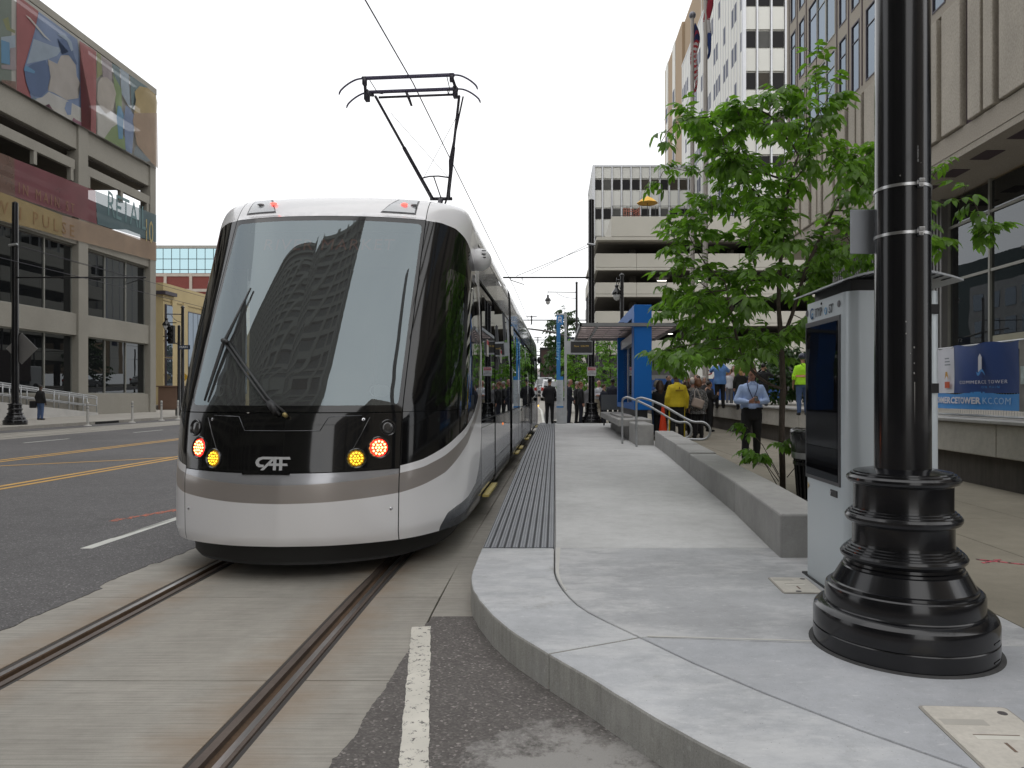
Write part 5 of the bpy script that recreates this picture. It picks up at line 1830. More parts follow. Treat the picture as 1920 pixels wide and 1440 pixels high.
MB().box(-53.5, -53.2, ya, yb, .14, 10.5).build('rear_wall', M_LCONC2, cp)
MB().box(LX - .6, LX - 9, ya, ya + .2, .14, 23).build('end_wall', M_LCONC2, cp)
MB().box(LX - 6, LX - 6.2, ya, yb - .3, .14, 10.4).build('shop_partition', mat('shop_dark', (0.03, 0.03, 0.03), 0.9), cp)
for a, b in zip(cols, cols[1:]):
    e0, e1 = a + .46, (b - .46 if b < 52 else b - .73)
    ys_ = [e0 + (e1 - e0) * i / 3 for i in range(4)]
    wall_panes(cp, 'window_pane', M_WIN, ys_, [1.50, 5.0], LX - .48, axis='x', inset=.03)
    wall_panes(cp, 'window_pane', M_WIN, ys_, [6.36, 10.5], LX - .48, axis='x', inset=.03)
    for yv in ys_:
        for z0, z1 in ((1.46, 5.02), (6.34, 10.55)):
            MB().box(LX - .40, LX - .52, yv - .04, yv + .04, z0, z1).build('mullion', M_MULL, cp)
    for z0 in (1.46, 4.96, 6.34, 10.48):
        MB().box(LX - .38, LX - .50, e0, e1, z0, z0 + .06).build('window_sill', M_MULL, cp)


def banner_mat(name, c, open_=.28):
    m, n, b = _base(name)
    out = n.nodes['Material Output']
    v = _pos(n, (1, 1, 1))
    col = _mul(n, c, _ramp(n, _noise(n, v, .8, 4), [(0.3, .88), (0.7, 1.1)]))
    n.links.new(col, b.inputs['Base Color'])
    b.inputs['Roughness'].default_value = .75
    tr = n.nodes.new('ShaderNodeBsdfTransparent')
    mx = n.nodes.new('ShaderNodeMixShader')
    mx.inputs['Fac'].default_value = open_
    n.links.new(b.outputs[0], mx.inputs[1])
    n.links.new(tr.outputs[0], mx.inputs[2])
    n.links.new(mx.outputs[0], out.inputs['Surface'])
    return m


BC = {'red': (.40, .055, .06), 'dkred': (.28, .05, .07), 'blue': (.14, .24, .46), 'ltblue': (.30, .40, .50), 'teal': (.10, .20, .23), 'deep': (.06, .13, .30), 'skin': (.46, .40, .33), 'pale': (.50, .48, .42), 'mauve': (.33, .26, .28), 'olive': (.25, .27, .07), 'green': (.20, .32, .08), 'ochre': (.48, .33, .08), 'tan': (.42, .26, .14), 'cyan': (.05, .28, .52), 'plum': (.26, .05, .12), 'slate': (.18, .24, .27), 'brown': (.22, .10, .06), 'sage': (.16, .22, .17), 'maroon': (.22, .045, .06), 'gold': (.43, .28, .05)}
BC = {k: tuple(.80 * (.68 * x + .32 * (sum(c) / 3)) for x in c) for k, c in BC.items()}
BM = {k: banner_mat('print_' + k, v) for k, v in BC.items()}
bx = LX + .04


def banner_pt(px, py):
    """Where a point of the mural stands on the facade plane (px, py in the mural's own sheet units)."""
    return (px, py)


def patch(parent, col, poly, lift, name='print_area'):
    """poly in (y, z) on the facade plane."""
    mb = MB()
    bm = bmesh.new()
    f = bm.faces.new([bm.verts.new((bx + lift, y, z)) for y, z in poly])
    bmesh.ops.triangulate(bm, faces=[f])
    bm.verts.index_update()
    mb.add([v.co.copy() for v in bm.verts], [tuple(v.index for v in ff.verts) for ff in bm.faces])
    bm.free()
    return mb.build(name, BM[col], parent)


# The mural is one printed mesh sheet; its flat colour areas are butted pieces of that sheet.
def YZ(u, v):
    """facade (y, z) of mural design coordinates measured on a drawing of the wall."""
    y = -LX * 1340 / (1040 - u)
    return (y, 1.5 + (737 - v) * y / 1340)


class Mural:
    """Stack of simple polygons; every new colour is cut out of what lies beneath so that no two sheets overlap."""
    def __init__(s):
        s.items = []

    def put(s, col, pts):
        s.items.append((col, pts))


mural = thing('mural_banner', 'large painted mesh mural of faces and red curtains high on the car park', 'banner', (bx, 44, 20.5))
mb_ = Mural()
D = lambda *p: [YZ(a, b) for a, b in p]
# zoomed drawing units of the upper sheet are 5.76 to one unit
Q = lambda *p: [YZ(a / 5.76, b / 5.76) for a, b in p]
mb_.put('pale', [(30.0, 17.8), (52.0, 17.8), (52.0, 23.1), (30.0, 23.1)])
mb_.put('sage', [(30, 17.8), (38.1, 17.8), (38.1, 23.1), (30, 23.1)])
mb_.put('olive', Q((20, 210), (80, 180), (100, 300), (155, 330), (150, 360), (60, 320)))
mb_.put('ltblue', Q((0, 400), (155, 380), (155, 520), (0, 560)))
mb_.put('cyan', Q((0, 430), (90, 460), (95, 700), (0, 680)))
mb_.put('mauve', Q((95, 520), (158, 510), (158, 760), (0, 740), (0, 700), (95, 700)))
mb_.put('brown', Q((0, 860), (158, 880), (158, 1160), (0, 1090)))
mb_.put('red', Q((162, -60), (400, 120), (360, 330), (235, 745), (260, 900), (320, 1230), (162, 1160)))
mb_.put('blue', Q((402, 125), (820, 425), (850, 640), (950, 1160), (900, 1290), (320, 1160), (240, 745), (360, 330)))
mb_.put('ltblue', Q((345, 420), (560, 500), (660, 520), (600, 600), (500, 640), (270, 690)))
mb_.put('skin', Q((500, 640), (600, 690), (640, 600), (720, 590), (800, 700), (810, 820), (850, 900), (820, 960), (830, 1060), (700, 1080), (560, 1000), (500, 980), (530, 840)))
mb_.put('deep', Q((240, 745), (330, 690), (470, 650), (510, 720), (525, 830), (490, 980), (420, 1050), (350, 1040), (295, 985), (260, 880)))
mb_.put('cyan', Q((260, 705), (360, 770), (350, 795), (235, 760)))
mb_.put('deep', Q((600, 420), (690, 420), (760, 520), (770, 580), (815, 690), (800, 700), (740, 600), (650, 590), (720, 560)))
mb_.put('ltblue', Q((600, 370), (680, 375), (750, 450), (770, 540), (750, 555), (700, 440)))
mb_.put('pale', Q((250, 160), (300, 190), (470, 390), (530, 450), (450, 395), (330, 250)))
mb_.put('pale', Q((500, 990), (700, 1085), (880, 1180), (900, 1300), (840, 1440), (330, 1220), (380, 1060), (430, 1050)))
mb_.put('mauve', Q((360, 1130), (480, 1190), (620, 1260), (800, 1350), (860, 1440), (700, 1420), (360, 1250)))
mb_.put('teal', Q((325, 1040), (375, 1070), (350, 1240), (335, 1200)))
mb_.put('blue', Q((690, 1100), (750, 1090), (740, 1240), (700, 1240), (670, 1170)))
mb_.put('plum', Q((500, 1120), (515, 1190), (565, 1190), (540, 1240), (460, 1290), (500, 1240), (485, 1200)))
mb_.put('plum', Q((765, 1270), (790, 1290), (850, 1320), (875, 1300), (880, 1370), (850, 1440), (800, 1440), (750, 1340)))
mb_.put('red', Q((828, 440), (1010, 555), (1010, 1480), (980, 1560), (850, 1500), (950, 1410), (905, 1330), (955, 1160), (850, 640)))
mb_.put('olive', Q((1015, 560), (1060, 590), (1075, 800), (1015, 850)))
mb_.put('mauve', Q((1065, 600), (1175, 680), (1180, 900), (1080, 830)))
mb_.put('teal', Q((1175, 680), (1260, 730), (1270, 960), (1200, 800)))
mb_.put('ltblue', Q((1265, 735), (1360, 800), (1380, 1180), (1280, 1010)))
mb_.put('green', Q((1190, 800), (1280, 960), (1285, 1180), (1225, 1250)))
mb_.put('skin', Q((1020, 900), (1060, 835), (1120, 835), (1190, 900), (1220, 1010), (1190, 1180), (1110, 1230), (1040, 1150), (1015, 1080)))
mb_.put('pale', Q((1060, 1230), (1110, 1250), (1230, 1330), (1190, 1540), (1080, 1600), (1015, 1560), (1015, 1220)))
mb_.put('green', Q((1170, 1380), (1235, 1340), (1400, 1760), (1240, 1690), (1090, 1600)))
mb_.put('cyan', Q((1235, 1140), (1270, 1150), (1300, 1240), (1290, 1500), (1245, 1500), (1222, 1260)))
mb_.put('blue', Q((1320, 1130), (1365, 1170), (1420, 1260), (1390, 1700), (1320, 1660), (1300, 1300)))
mb_.put('teal', Q((1365, 810), (1560, 930), (1420, 970), (1400, 1160), (1385, 1200)))
mb_.put('ochre', Q((1415, 990), (1470, 930), (1560, 950), (1640, 1020), (1665, 1110), (1655, 1220), (1410, 1220), (1430, 1080)))
mb_.put('tan', Q((1410, 1220), (1660, 1220), (1670, 1890), (1600, 1760), (1440, 1560), (1395, 1300)))
mb_.put('slate', Q((1430, 1570), (1590, 1740), (1540, 1900), (1400, 1780)))
for i, (c, p) in enumerate(mb_.items):
    p2 = [(min(51.97, max(30.0, y)), min(23.12, max(17.78, z))) for y, z in p]
    q = [p2[0]]
    for a in p2[1:]:
        if (Vector(a) - Vector(q[-1])).length > 1e-4:
            q.append(a)
    o = patch(mural, c, q, .0 + .006 * i, 'print_area')
    if i:
        o.data.materials[0] = BM[c]

low = thing('lettered_banner', 'red, teal and gold lettered mesh banner wrapped round the car park', 'banner', (bx, 44, 12.5))
pts = lambda *p: [YZ(a / 5.54, 240 + b / 5.54) for a, b in p]
clampy = lambda P: [(min(51.97, max(30, y)), z) for y, z in P]
patch(low, 'brown', clampy(pts((-400, 90), (140, 318), (150, 715), (-400, 560))), 0)
patch(low, 'dkred', clampy(pts((140, 318), (985, 652), (1000, 1000), (150, 715))), 0)
patch(low, 'teal', clampy(pts((985, 652), (1625, 905), (1630, 1190), (1005, 1000))), 0)
patch(low, 'gold', clampy(pts((-400, 520), (150, 722), (640, 905), (640, 1130), (400, 1060), (-400, 860))), .004)
patch(low, 'tan', clampy(pts((640, 905), (1000, 1006), (1635, 1200), (1640, 1390), (640, 1130))), .006)
bt = lambda body, u, v, size, mt, sx=1.0: text_mb(body, size, frame((bx + .02, *YZ(u, v)), (0, 1, 0), (0, 0, 1)), .004, sx=sx).build('lettering', mt, low)
bt('RETAIL', 238, 399, 2.35, banner_mat('print_letter_teal', (.14, .23, .24), .2), .62)
bt('10', 277.5, 436, 2.3, banner_mat('print_letter_gold', (.40, .33, .16), .1), .52)
bt('I N   M A I N   S T', 88, 374, .85, banner_mat('print_letter_sand', (.24, .13, .08), .2), .70)
bt('D O W N   P U L S E', 44, 404, 1.0, banner_mat('print_letter_brown', (.24, .14, .06), .2), .92)

# ramp, railing in front of the car park
rw = thing('ramp_railing', 'steel ramp railing on a pale kerb wall before the car park', 'railing', (-27, 34, .145))
y0, y1 = 24, 44.0
rz = lambda y: interp([(24, 1.4), (36, .95), (44, .17)], y)
MB().add([(-28.3, y0, .14), (-28.3, y1, .14), (-28.3, y1, rz(y1) + .12), (-28.3, 36, rz(36) + .12), (-28.3, y0, rz(y0) + .15), (-28.1, y0, .14), (-28.1, y1, .14), (-28.1, y1, rz(y1) + .12), (-28.1, 36, rz(36) + .12), (-28.1, y0, rz(y0) + .15)],
         [(0, 4, 3, 2, 1), (5, 6, 7, 8, 9), (4, 9, 8, 3), (3, 8, 7, 2), (1, 2, 7, 6), (0, 5, 9, 4), (0, 1, 6, 5)]).build('kerb_wall', mat('pale_kerb', (0.46, 0.45, 0.43), 0.7, fine=.1), rw)
for xv in (-28.2, -28.8):
    for h in (.55, 1.0, 1.12):
        MB().tube([(xv, y0, rz(y0) + h), (xv, 36, rz(36) + h), (xv, y1, rz(y1) + h)], .034, 6).build('rail', M_GALV, rw, True)
    yv = y0
    while yv <= y1 + .01:
        MB().tube([(xv, yv, rz(yv)), (xv, yv, rz(yv) + 1.12)], .032, 6).build('post', M_GALV, rw, True)
        yv += 1.25

# ---- left far: tan building, glass tower, brick building
M_TAN = mat('tan_stone', (0.46, 0.37, 0.20), 0.85, 0, 0.08, 0.6, fine=.08)
tb_ = thing('tan_building', 'tan stone building with tall windows beyond the car park', 'building', (-40, 66, .145))
MB().box(-33.3, -60, 60.8, 78, .14, 10.9).build('wall', M_TAN, tb_)
for yv, w in ((61.6, .5), (66.0, 1.3), (69.4, 1.0), (72.5, 1.3), (76, 1.0)):
    for z0, z1 in ((1.5, 4.4), (4.7, 9.0)) if w < 1.2 else ((1.2, 8.8),):
        fr_ = MB().box(-33.28, -33.2, yv - w - .1, yv + w + .1, z0 - .1, z1 + .1).build('window', M_DMULL, tb_)
        n = 1 if w < .6 else 3
        for i in range(n):
            MB().box(-33.21, -33.17, yv - w + 2 * w * i / n + .04, yv - w + 2 * w * (i + 1) / n - .04, z0, z1).build('pane', M_WINB, fr_)
for yv in (62.4, 64.3, 67.7, 70.9, 74.3):
    MB().box(-33.18, -33.3, yv - .35, yv + .35, .14, 9.6).build('pilaster', M_TAN, tb_)
for z in (3.1, 6.0, 9.4):
    MB().box(-33.25, -33.3, 60.8, 78, z - .03, z).build('joint', mat('tan_dark', (.22, .17, .10), .9), tb_)  # thin strips in a darker tan across the wall
MB().box(-33.0, -60, 60.6, 62.5, 9.9, 10.2).build('cornice', M_DMULL, tb_)
MB().plate([(-.4, 0), (0, -.4), (.4, 0), (0, .4)], face_cam((-32.4, 62.5, 2.9)), .03).build('warning_sign', mat('sign_yellow', (.55, .33, .02), .6), tb_)
pl = thing('planter', 'brown square planter at the corner of the tan building', 'planter', (-30.5, 58, .145))
MB().box(-32.2, -27.5, 58, 60, .145, 2.0).build('box', mat('planter_brown', (.17, .105, .075), .8, fine=.15), pl, bevel=.05)
MB().box(-32.3, -27.4, 57.9, 60.1, 2.0, 2.1).build('rim', mat('planter_brown', (.17, .105, .075), .8), pl)
stp = structure(MB().box(-40, -32.6, 57, 60.6, .14, .5).box(-40, -32.3, 56.6, 57, .14, .32), 'steps', M_FARWALK)
fg = thing('glass_tower', 'blue green glass office block far behind the tan building', 'office block', (-75, 130, 0))
MB().box(-95, -55, 132, 160, 0, 28.6).build('core', mat('core_dark', (.04, .06, .065), .8), fg)
gx = [-80 + 1.55 * i for i in range(15)]
gz = [16.5 + 1.95 * i for i in range(7)]
wall_panes(fg, 'window_pane', M_WINT, gx, gz, 131.9, .05, 'y', .06)
MB().box(-80, -55, 131.85, 132, 28.2, 28.75).build('cornice', M_MULL, fg)
bb = thing('brick_building', 'red brick building with pale bands under the glass tower', 'building', (-62, 110, 0))
MB().box(-80, -48, 112, 128, 0, 20.3).build('wall', mat('red_brick', (.17, .042, .034), .85, 0, .1, 2, fine=.2), bb)
for z in (20.0, 17.6, 15.2):
    MB().box(-80.1, -47.9, 111.9, 112, z - .22, z + .22).build('band', mat('pale_band', (.42, .37, .32), .8), bb)
for xv in (-61, -57.0, -53):
    MB().box(xv - .22, xv + .22, 111.88, 111.98, 10, 20.3).build('pier', mat('pale_band', (.42, .37, .32), .8), bb)

gb = thing('reflection_blocker', 'plain grey block added unseen behind the tram to cover the brick in reflections', 'building', (-35, 95, 0))  # added out of view, keeps the brick building out of the lobby glass reflection
MB().box(-33.5, -36.6, 84, 111, 0, 17.8).build('wall', mat('grey_render', (.30, .31, .32), .8), gb)
for q in range(4):
    for w_ in range(7):
        MB().box(-33.5, -33.42, 84.5 + w_ * 3.8, 87 + w_ * 3.8, 2 + q * 4, 4.4 + q * 4).build('window', M_WINB, gb)

# ---- right: concrete car park across the end, with a terrace
M_RCONC = mat('cream_concrete', (0.44, 0.425, 0.375), 0.8, 0, 0.06, 0.35, fine=.06, fscale=25)
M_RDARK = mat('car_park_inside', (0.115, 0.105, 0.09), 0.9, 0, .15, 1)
rg_ = thing('car_park', 'cream concrete multistorey car park across the end behind the shelter', 'car park', (15, 85, .17))
GX0, GX1, GY0, GY1 = 4.3, 44.0, 75.0, 100.0
levs = [(5.55, 7.05), (8.55, 10.1), (11.6, 13.1), (14.4, 16.15)]
for z0, z1 in levs:
    xq = [GX0, 8.6, 14.0, 19.4, 24.8, 30.2, 37, GX1]
    for a, b in zip(xq, xq[1:]):
        MB().box(a + .01, b - .01, GY0, GY0 + .3, z0 + .3, z1).build('parapet_panel', M_RCONC, rg_, bevel=.04)
        MB().box(a + .01, b - .01, GY0 + .02, GY0 + .3, z0, z0 + .28).build('parapet_panel', M_RCONC, rg_, bevel=.02)
    for a in (75.31, 81.6, 87.8, 94.0):
        MB().box(GX0, GX0 + .3, a, a + 6.18, z0, z1).build('parapet_panel', M_RCONC, rg_, bevel=.04)
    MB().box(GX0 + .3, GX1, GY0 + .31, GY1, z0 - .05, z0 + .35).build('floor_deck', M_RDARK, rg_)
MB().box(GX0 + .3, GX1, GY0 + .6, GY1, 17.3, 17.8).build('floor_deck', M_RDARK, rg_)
MB().box(5.9, GX1, GY0 - .6, GY0 - .3, 17.8, 19.9).build('terrace_wall', M_RCONC, rg_, bevel=.04)
MB().box(5.9, 6.2, GY0 - .29, GY1, 17.8, 19.9).build('terrace_wall', M_RCONC, rg_, bevel=.04)
MB().box(4.35, GX1, GY0 - .55, GY1, 17.45, 17.79).build('terrace_slab', M_RCONC, rg_)
for xv in (8.6, 14.0, 19.4):
    for yv in (79, 88, 97):
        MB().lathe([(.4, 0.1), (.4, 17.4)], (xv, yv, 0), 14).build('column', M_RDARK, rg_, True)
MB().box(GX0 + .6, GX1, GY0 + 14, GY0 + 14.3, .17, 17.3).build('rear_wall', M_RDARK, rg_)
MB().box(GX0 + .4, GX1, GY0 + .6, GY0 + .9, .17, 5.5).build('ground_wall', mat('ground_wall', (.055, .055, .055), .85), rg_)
MB().box(8, 18, GY0 + .4, GY0 + .58, .17, 3.4).build('ground_panel', mat('shutter_grey', (.11, .115, .115), .7), rg_)
for xv, z in ((12.2, 8.1), (17.3, 8.2), (15.5, 14.0), (11.5, 14.05), (15.2, 5.2)):
    MB().box(xv, xv + 1.0, 80, 80.12, z, z + .07).build('lamp_tube', emit('tube_light', (1, .95, .85), 4.0), rg_)
rl = thing('terrace_railing', 'thin metal railing along the terrace of the cream car park', 'railing', (15, 74.6, 19.9))
MB().box(5.95, 24, 74.40, 74.44, 20.95, 21.0).box(5.95, 24, 74.40, 74.44, 19.98, 20.02).build('rail', M_DKMETAL, rl)
for i in range(13):
    MB().box(6 + i * 1.5, 6.05 + i * 1.5, 74.40, 74.44, 19.9, 20.98).build('post', M_DKMETAL, rl)
um = thing('parasol', 'yellow parasol open on the car park terrace', 'parasol', (10.0, 77, 17.8))
MB().lathe([(1.17, 4.15), (1.12, 4.2), (.6, 4.62), (.08, 4.86), (.02, 4.95)], seg=8).build('canopy', mat('parasol_yellow', (.66, .38, .05), .7), um, world=False)
MB().tube([(0, 0, 0), (0, 0, 4.9)], .03, 8).build('pole', M_DKMETAL, um, world=False)
tc = thing('terrace_fence', 'salmon pink metal frame beside the yellow parasol', 'railing', (8.6, 76.5, 17.8))
M_SALM = mat('salmon_paint', (.42, .15, .10), .6)
for x0, y0_, x1, y1_ in ((7.4, 76.5, 8.6, 77.8), (8.6, 77.8, 9.2, 77)):
    for h in (2.3, 2.75, 3.2, 3.45):
        MB().tube([(x0, y0_, h + (x1 - x0) * 0), (x1, y1_, h + .25)], .04, 5).build('rail', M_SALM, tc, world=False)
        for o in (tc.children[-1],):
            o.location = (-8.6, -76.5, 0)
    for i in range(5):
        t = i / 4
        o = MB().tube([(x0 + (x1 - x0) * t, y0_ + (y1_ - y0_) * t, .3), (x0 + (x1 - x0) * t, y0_ + (y1_ - y0_) * t, 3.5 + .2 * t)], .035, 5).build('bar', M_SALM, tc, world=False)
        o.location = (-8.6, -76.5, 0)

# ---- white office slabs
M_WP = mat('white_panel', (0.62, 0.62, 0.58), 0.6, 0, .03, .5)
M_WF = mat('aluminium_fin', (0.50, 0.51, 0.53), 0.4, .5, .05, 2)
M_DWIN = mat('dark_office_glass', (0.010, 0.009, 0.010), 0.3, spec=.15)
M_DWIN2, M_DWIN3 = mat('office_glass_warm', (0.045, 0.038, 0.028), 0.3, spec=.15), mat('office_glass_blind', (0.085, 0.085, 0.08), 0.4, spec=.15)  # warmer and paler pane colours, picked at random; neither glows
M_BWIN = mat('side_office_glass', (0.05, 0.06, 0.10), 0.4, spec=.05)
M_TANB = mat('tan_brick', (0.33, 0.245, 0.16), 0.85, 0, .05, .3, fine=.08)


def office(name, label, x0, x1, y0, y1, z0, z1, rows, fx, wf, fl, side_rows=None, side_skip=0.0):
    b = thing(name, label, 'office block', (x0 + 5, y0 + 5, z0))
    MB().box(x0 + .3, x1, y0 + .3, y1, z0, z1).build('wall', M_WP, b)
    k = int((x1 - x0) / fx)
    for i in range(k + 1):
        xv = x0 + i * fx
        MB().box(xv - .09, xv + .09, y0, y0 + .3, z0, z1).build('fin', M_WF, b)
    zc = z0
    edges = []
    for zr, h in rows:
        edges.append((zc, zr))
        zc = zr + h
    edges.append((zc, z1))
    for i in range(k):
        for a, c in edges:
            if c - a > .1:
                MB().box(x0 + i * fx + .14, x0 + (i + 1) * fx - .14, y0 + .12, y0 + .3, a + .02, c - .02).build('panel', M_WP, b)
    for zr, h in rows:
        wall_panes(b, 'window_pane', M_DWIN, [x0 + i * fx for i in range(k + 1)], [zr, zr + h], y0 + .22, .04, 'y', .16 if fx > 1.3 else .12, (M_DWIN2, M_DWIN3))
    # street side
    MB().box(x0, x0 + .29, y0 + .31, y1, z0, z1).build('wall', M_WP, b)
    ks = int((y1 - y0) / fl)
    for i in range(ks + 1):
        yv = y0 + i * fl
        MB().box(x0 - .045, x0 + .3, yv - .05, yv + .05, z0, z1).build('fin', M_WF, b)
    pr = random.Random(3)
    cache = None
    for zr, h in (side_rows or rows):
        for i in range(ks):
            if pr.random() < side_skip:
                continue
            pos = Vector((x0 + .02, y0 + (i + .5) * fl, zr + h / 2)) - Vector(b.location)
            if cache is None:
                cache = MB().box(-.03, .03, -fl * .33, fl * .33, -h / 2, h / 2).build('window_pane', M_BWIN, b, world=False)
                cache.location = pos
            else:
                share(cache, 'window_pane', b, pos)
    MB().box(x0 - .05, x1, y0 - .02, y1, z1, z1 + .25).build('coping', M_WF, b)
    return b


office('office_block', 'low white panelled office wing with two rows of dark windows behind the terrace', 5.5, 22.5, 102.6, 118, 12, 34.0, [(18.0, 1.8), (22.3, 1.8), (26.4, 1.75), (30.6, 1.75)], 1.37, 1, 1.6, [(18.0, 1.75)], .9)
wt = office('office_block', 'tall white tower with vertical fins behind the concrete car park', 20.1, 31.0, 76.2, 113, 17.3, 53.0, [(20.5, 2.05), (24.95, 2.05), (29.4, 2.05), (33.85, 2.05), (38.3, 2.05), (42.75, 2.05), (47.2, 2.05)], 1.52, 1, 1.3, None, .40)
tnb = thing('tan_block', 'tan brick slab rising behind the white finned tower', 'office block', (25, 120, 10))
MB().box(20.6, 32, 92, 113.2, 53.3, 60.4).box(20.2, 32, 113.3, 131, 5, 60.4).build('wall', M_TANB, tnb)
for yv in (119.5, 127):
    MB().box(20.1, 20.2, yv, yv + 2.6, 5, 60.4).build('window_bay', M_WP, tnb)
    for q in range(9):
        MB().box(20.06, 20.1, yv + .5, yv + 2.1, 10 + q * 5, 12.6 + q * 5).build('window_pane', M_BWIN, tnb)
MB().box(20.3, 20.45, 99, 99.15, 50, 60.6).build('pipe', M_WP, tnb)

# ---- right: brown concrete office tower along the pavement
M_BC = mat('brown_aggregate', (0.35, 0.315, 0.265), 0.9, 0, 0.10, 0.35, fine=.16, fscale=22, bump=.25, bscale=40)
M_BC2 = mat('brown_aggregate_panel', (0.40, 0.365, 0.31), 0.9, 0, 0.14, 0.8, fine=.20, fscale=26, bump=.3, bscale=45, stretch=(1, 1, .5))
M_REV = mat('purple_reveal', (0.075, 0.052, 0.062), 0.8, 0, .1, 1)
M_RIB = mat('ribbed_metal', (0.20, 0.195, 0.19), 0.5, .4, .05, 1)
ct = thing('office_tower', 'brown concrete office tower with raised panels and tall windows on the right', 'office tower', (20, 25, 1.0))
BX = 13.0
BY0, BY1 = 4.0, 40.8
MB().box(BX + .25, BX + 14, BY0, BY1, 9.32, 45).build('wall', M_BC, ct)
MB().box(BX, BX + .24, BY0, BY1, 9.32, 9.98).build('sill_band', M_BC, ct)
MB().box(BX, BX + .24, BY0, BY1, 14.18, 14.5).build('sill_band', M_BC, ct)
# raised panels
yv = 40.4
seq = [(.65, .16), (.45, .32), (1.12, .32), (1.08, .42)]
i = 0
while yv > BY0 + 2:
    w, g_ = seq[i % 4]
    MB().box(BX - .12, BX + .23, yv - w, yv, 10.02, 14.1).build('wall_panel', M_BC2, ct, bevel=.025)
    MB().box(BX + .10, BX + .24, yv - w - g_, yv - w, 9.99 + .1 * (i % 3), 14.17).build('panel_reveal', M_REV if i % 2 else M_BC, ct)
    yv -= w + g_
    i += 1
rows = [(14.5, 17.5), (18.15, 21.15), (21.8, 24.8), (25.45, 28.4), (29.1, 32), (32.7, 35.7)]
PER = 6.70
y_top = 39.6
k = 0
while y_top - k * PER > BY0:
    b0 = y_top - k * PER
    for j, (ra, rb) in enumerate(rows):
        for (wa, wb, n) in ((b0 - .25, b0 - 1.05, 1), (b0 - 1.6, b0 - 2.42, 1), (b0 - 3.05, b0 - 6.5, 3)):
            if wb < BY0:
                continue
            for q in range(n):
                pa, pb = wa + (wb - wa) * q / n, wa + (wb - wa) * (q + 1) / n
                zt = rb - .75 if n == 3 else rb - .8
                fr_ = MB().box(BX - .02, BX + .25, pb + .0, pb + .06, ra, rb).box(BX - .02, BX + .25, pa - .06, pa, ra, rb).box(BX - .02, BX + .25, pb + .06, pa - .06, ra, ra + .06).box(BX - .02, BX + .25, pb + .06, pa - .06, rb - .06, rb).box(BX + .0, BX + .24, pb + .06, pa - .06, zt - .02, zt + .02).build('window', M_MULL if q else M_DMULL, ct)
                MB().box(BX + .03, BX + .06, pb + .07, pa - .07, ra + .07, zt - .03).build('pane', M_WINB, fr_)
                MB().box(BX + .03, BX + .06, pb + .07, pa - .07, zt + .03, rb - .07).build('pane', M_WINB, fr_)
        # piers and spandrels around the windows
        nz = rows[j + 1][0] if j + 1 < len(rows) else rb + .65
        MB().box(BX, BX + .24, b0 - PER + .03, b0 - .0, rb + .01, nz - .01).build('spandrel', M_BC, ct)
        for pa, pb in ((b0 - .05, b0 - .24), (b0 - 1.06, b0 - 1.28), (b0 - 1.36, b0 - 1.59), (b0 - 2.43, b0 - 2.66), (b0 - 2.74, b0 - 3.04), (b0 - 6.51, b0 - PER + .05)):
            if pb > BY0:
                MB().box(BX, BX + .24, pb, pa, ra, rb).build('pier', M_BC, ct)
    for jx in (0, -1.32, -2.70):
        if b0 + jx > BY0:
            MB().box(BX - .03, BX + .1, b0 + jx - .035, b0 + jx + .035, 14.5, 45).build('joint_fin', M_REV, ct)
    k += 1
# soffit with its slots, recessed ground floor
MB().box(BX + .02, BX + 14, BY0, BY1, 9.1, 9.31).build('soffit', M_BC, ct)
yv = 38
while yv > BY0 + 1:
    MB().box(BX + .5, BX + 1.1, yv - .45, yv + .45, 9.085, 9.099).build('soffit_slot', M_REV, ct)
    yv -= 1.9
SX = 15.5
MB().box(SX + 3, SX + 3.2, BY0, 40, .9, 9.1).build('lobby_wall', mat('lobby_dark', (.06, .05, .04), .8), ct)
MB().box(SX, SX + 3, BY0, 40, .8, 1.0).build('lobby_floor', M_RDARK, ct)
ribs = MB()
yv = 28.0
MB().box(SX - .3, SX + .3, 28.0, 40, .9, 9.1).build('metal_wall', M_RIB, ct)
while yv < 40:
    MB().box(SX - .35, SX - .301, yv, yv + .12, .9, 9.1).build('metal_rib', M_RIB, ct)
    yv += .24
ys_ = [28.0, 25.35, 22.4, 19.4, 16.4, 13.4, 10.4, 7.4, 4.4]
wall_panes(ct, 'shop_pane', glass('lobby_glass', (0.35, 0.36, 0.36), 0.10, (0.012, 0.013, 0.013), 0.5, wav=.03), sorted(ys_), [1.0, 3.3, 5.86, 7.94, 9.05], SX, .03, 'x', .04)
for yv in ys_:
    MB().box(SX - .10, SX + .08, yv - .05, yv + .05, 1.0, 9.1).build('mullion', M_MULL, ct)
for z in (5.86, 7.94):
    MB().box(SX - .08, SX + .08, 4.4, 28, z - .05, z + .05).build('transom', M_MULL, ct)
MB().box(SX - .06, SX - .03, 19.0, 25.2, 2.98, 3.52).build('name_panel', mat('panel_beige', (.27, .26, .19), .6), ct)
text_mb('COMMERCE', .36, face_west((SX - .066, 21.6, 3.27)), .01).build('name_lettering', mat('gold_letter', (.55, .33, .10), .4, .3), ct)
for yv, z in ((24.2, 6.9), (23.0, 6.6), (21.5, 8.4)):
    MB().box(SX + .8, SX + 1.2, yv, yv + .3, z, z + .06).build('lobby_lamp', emit('lobby_warm', (1, .75, .3), 2.5), ct)

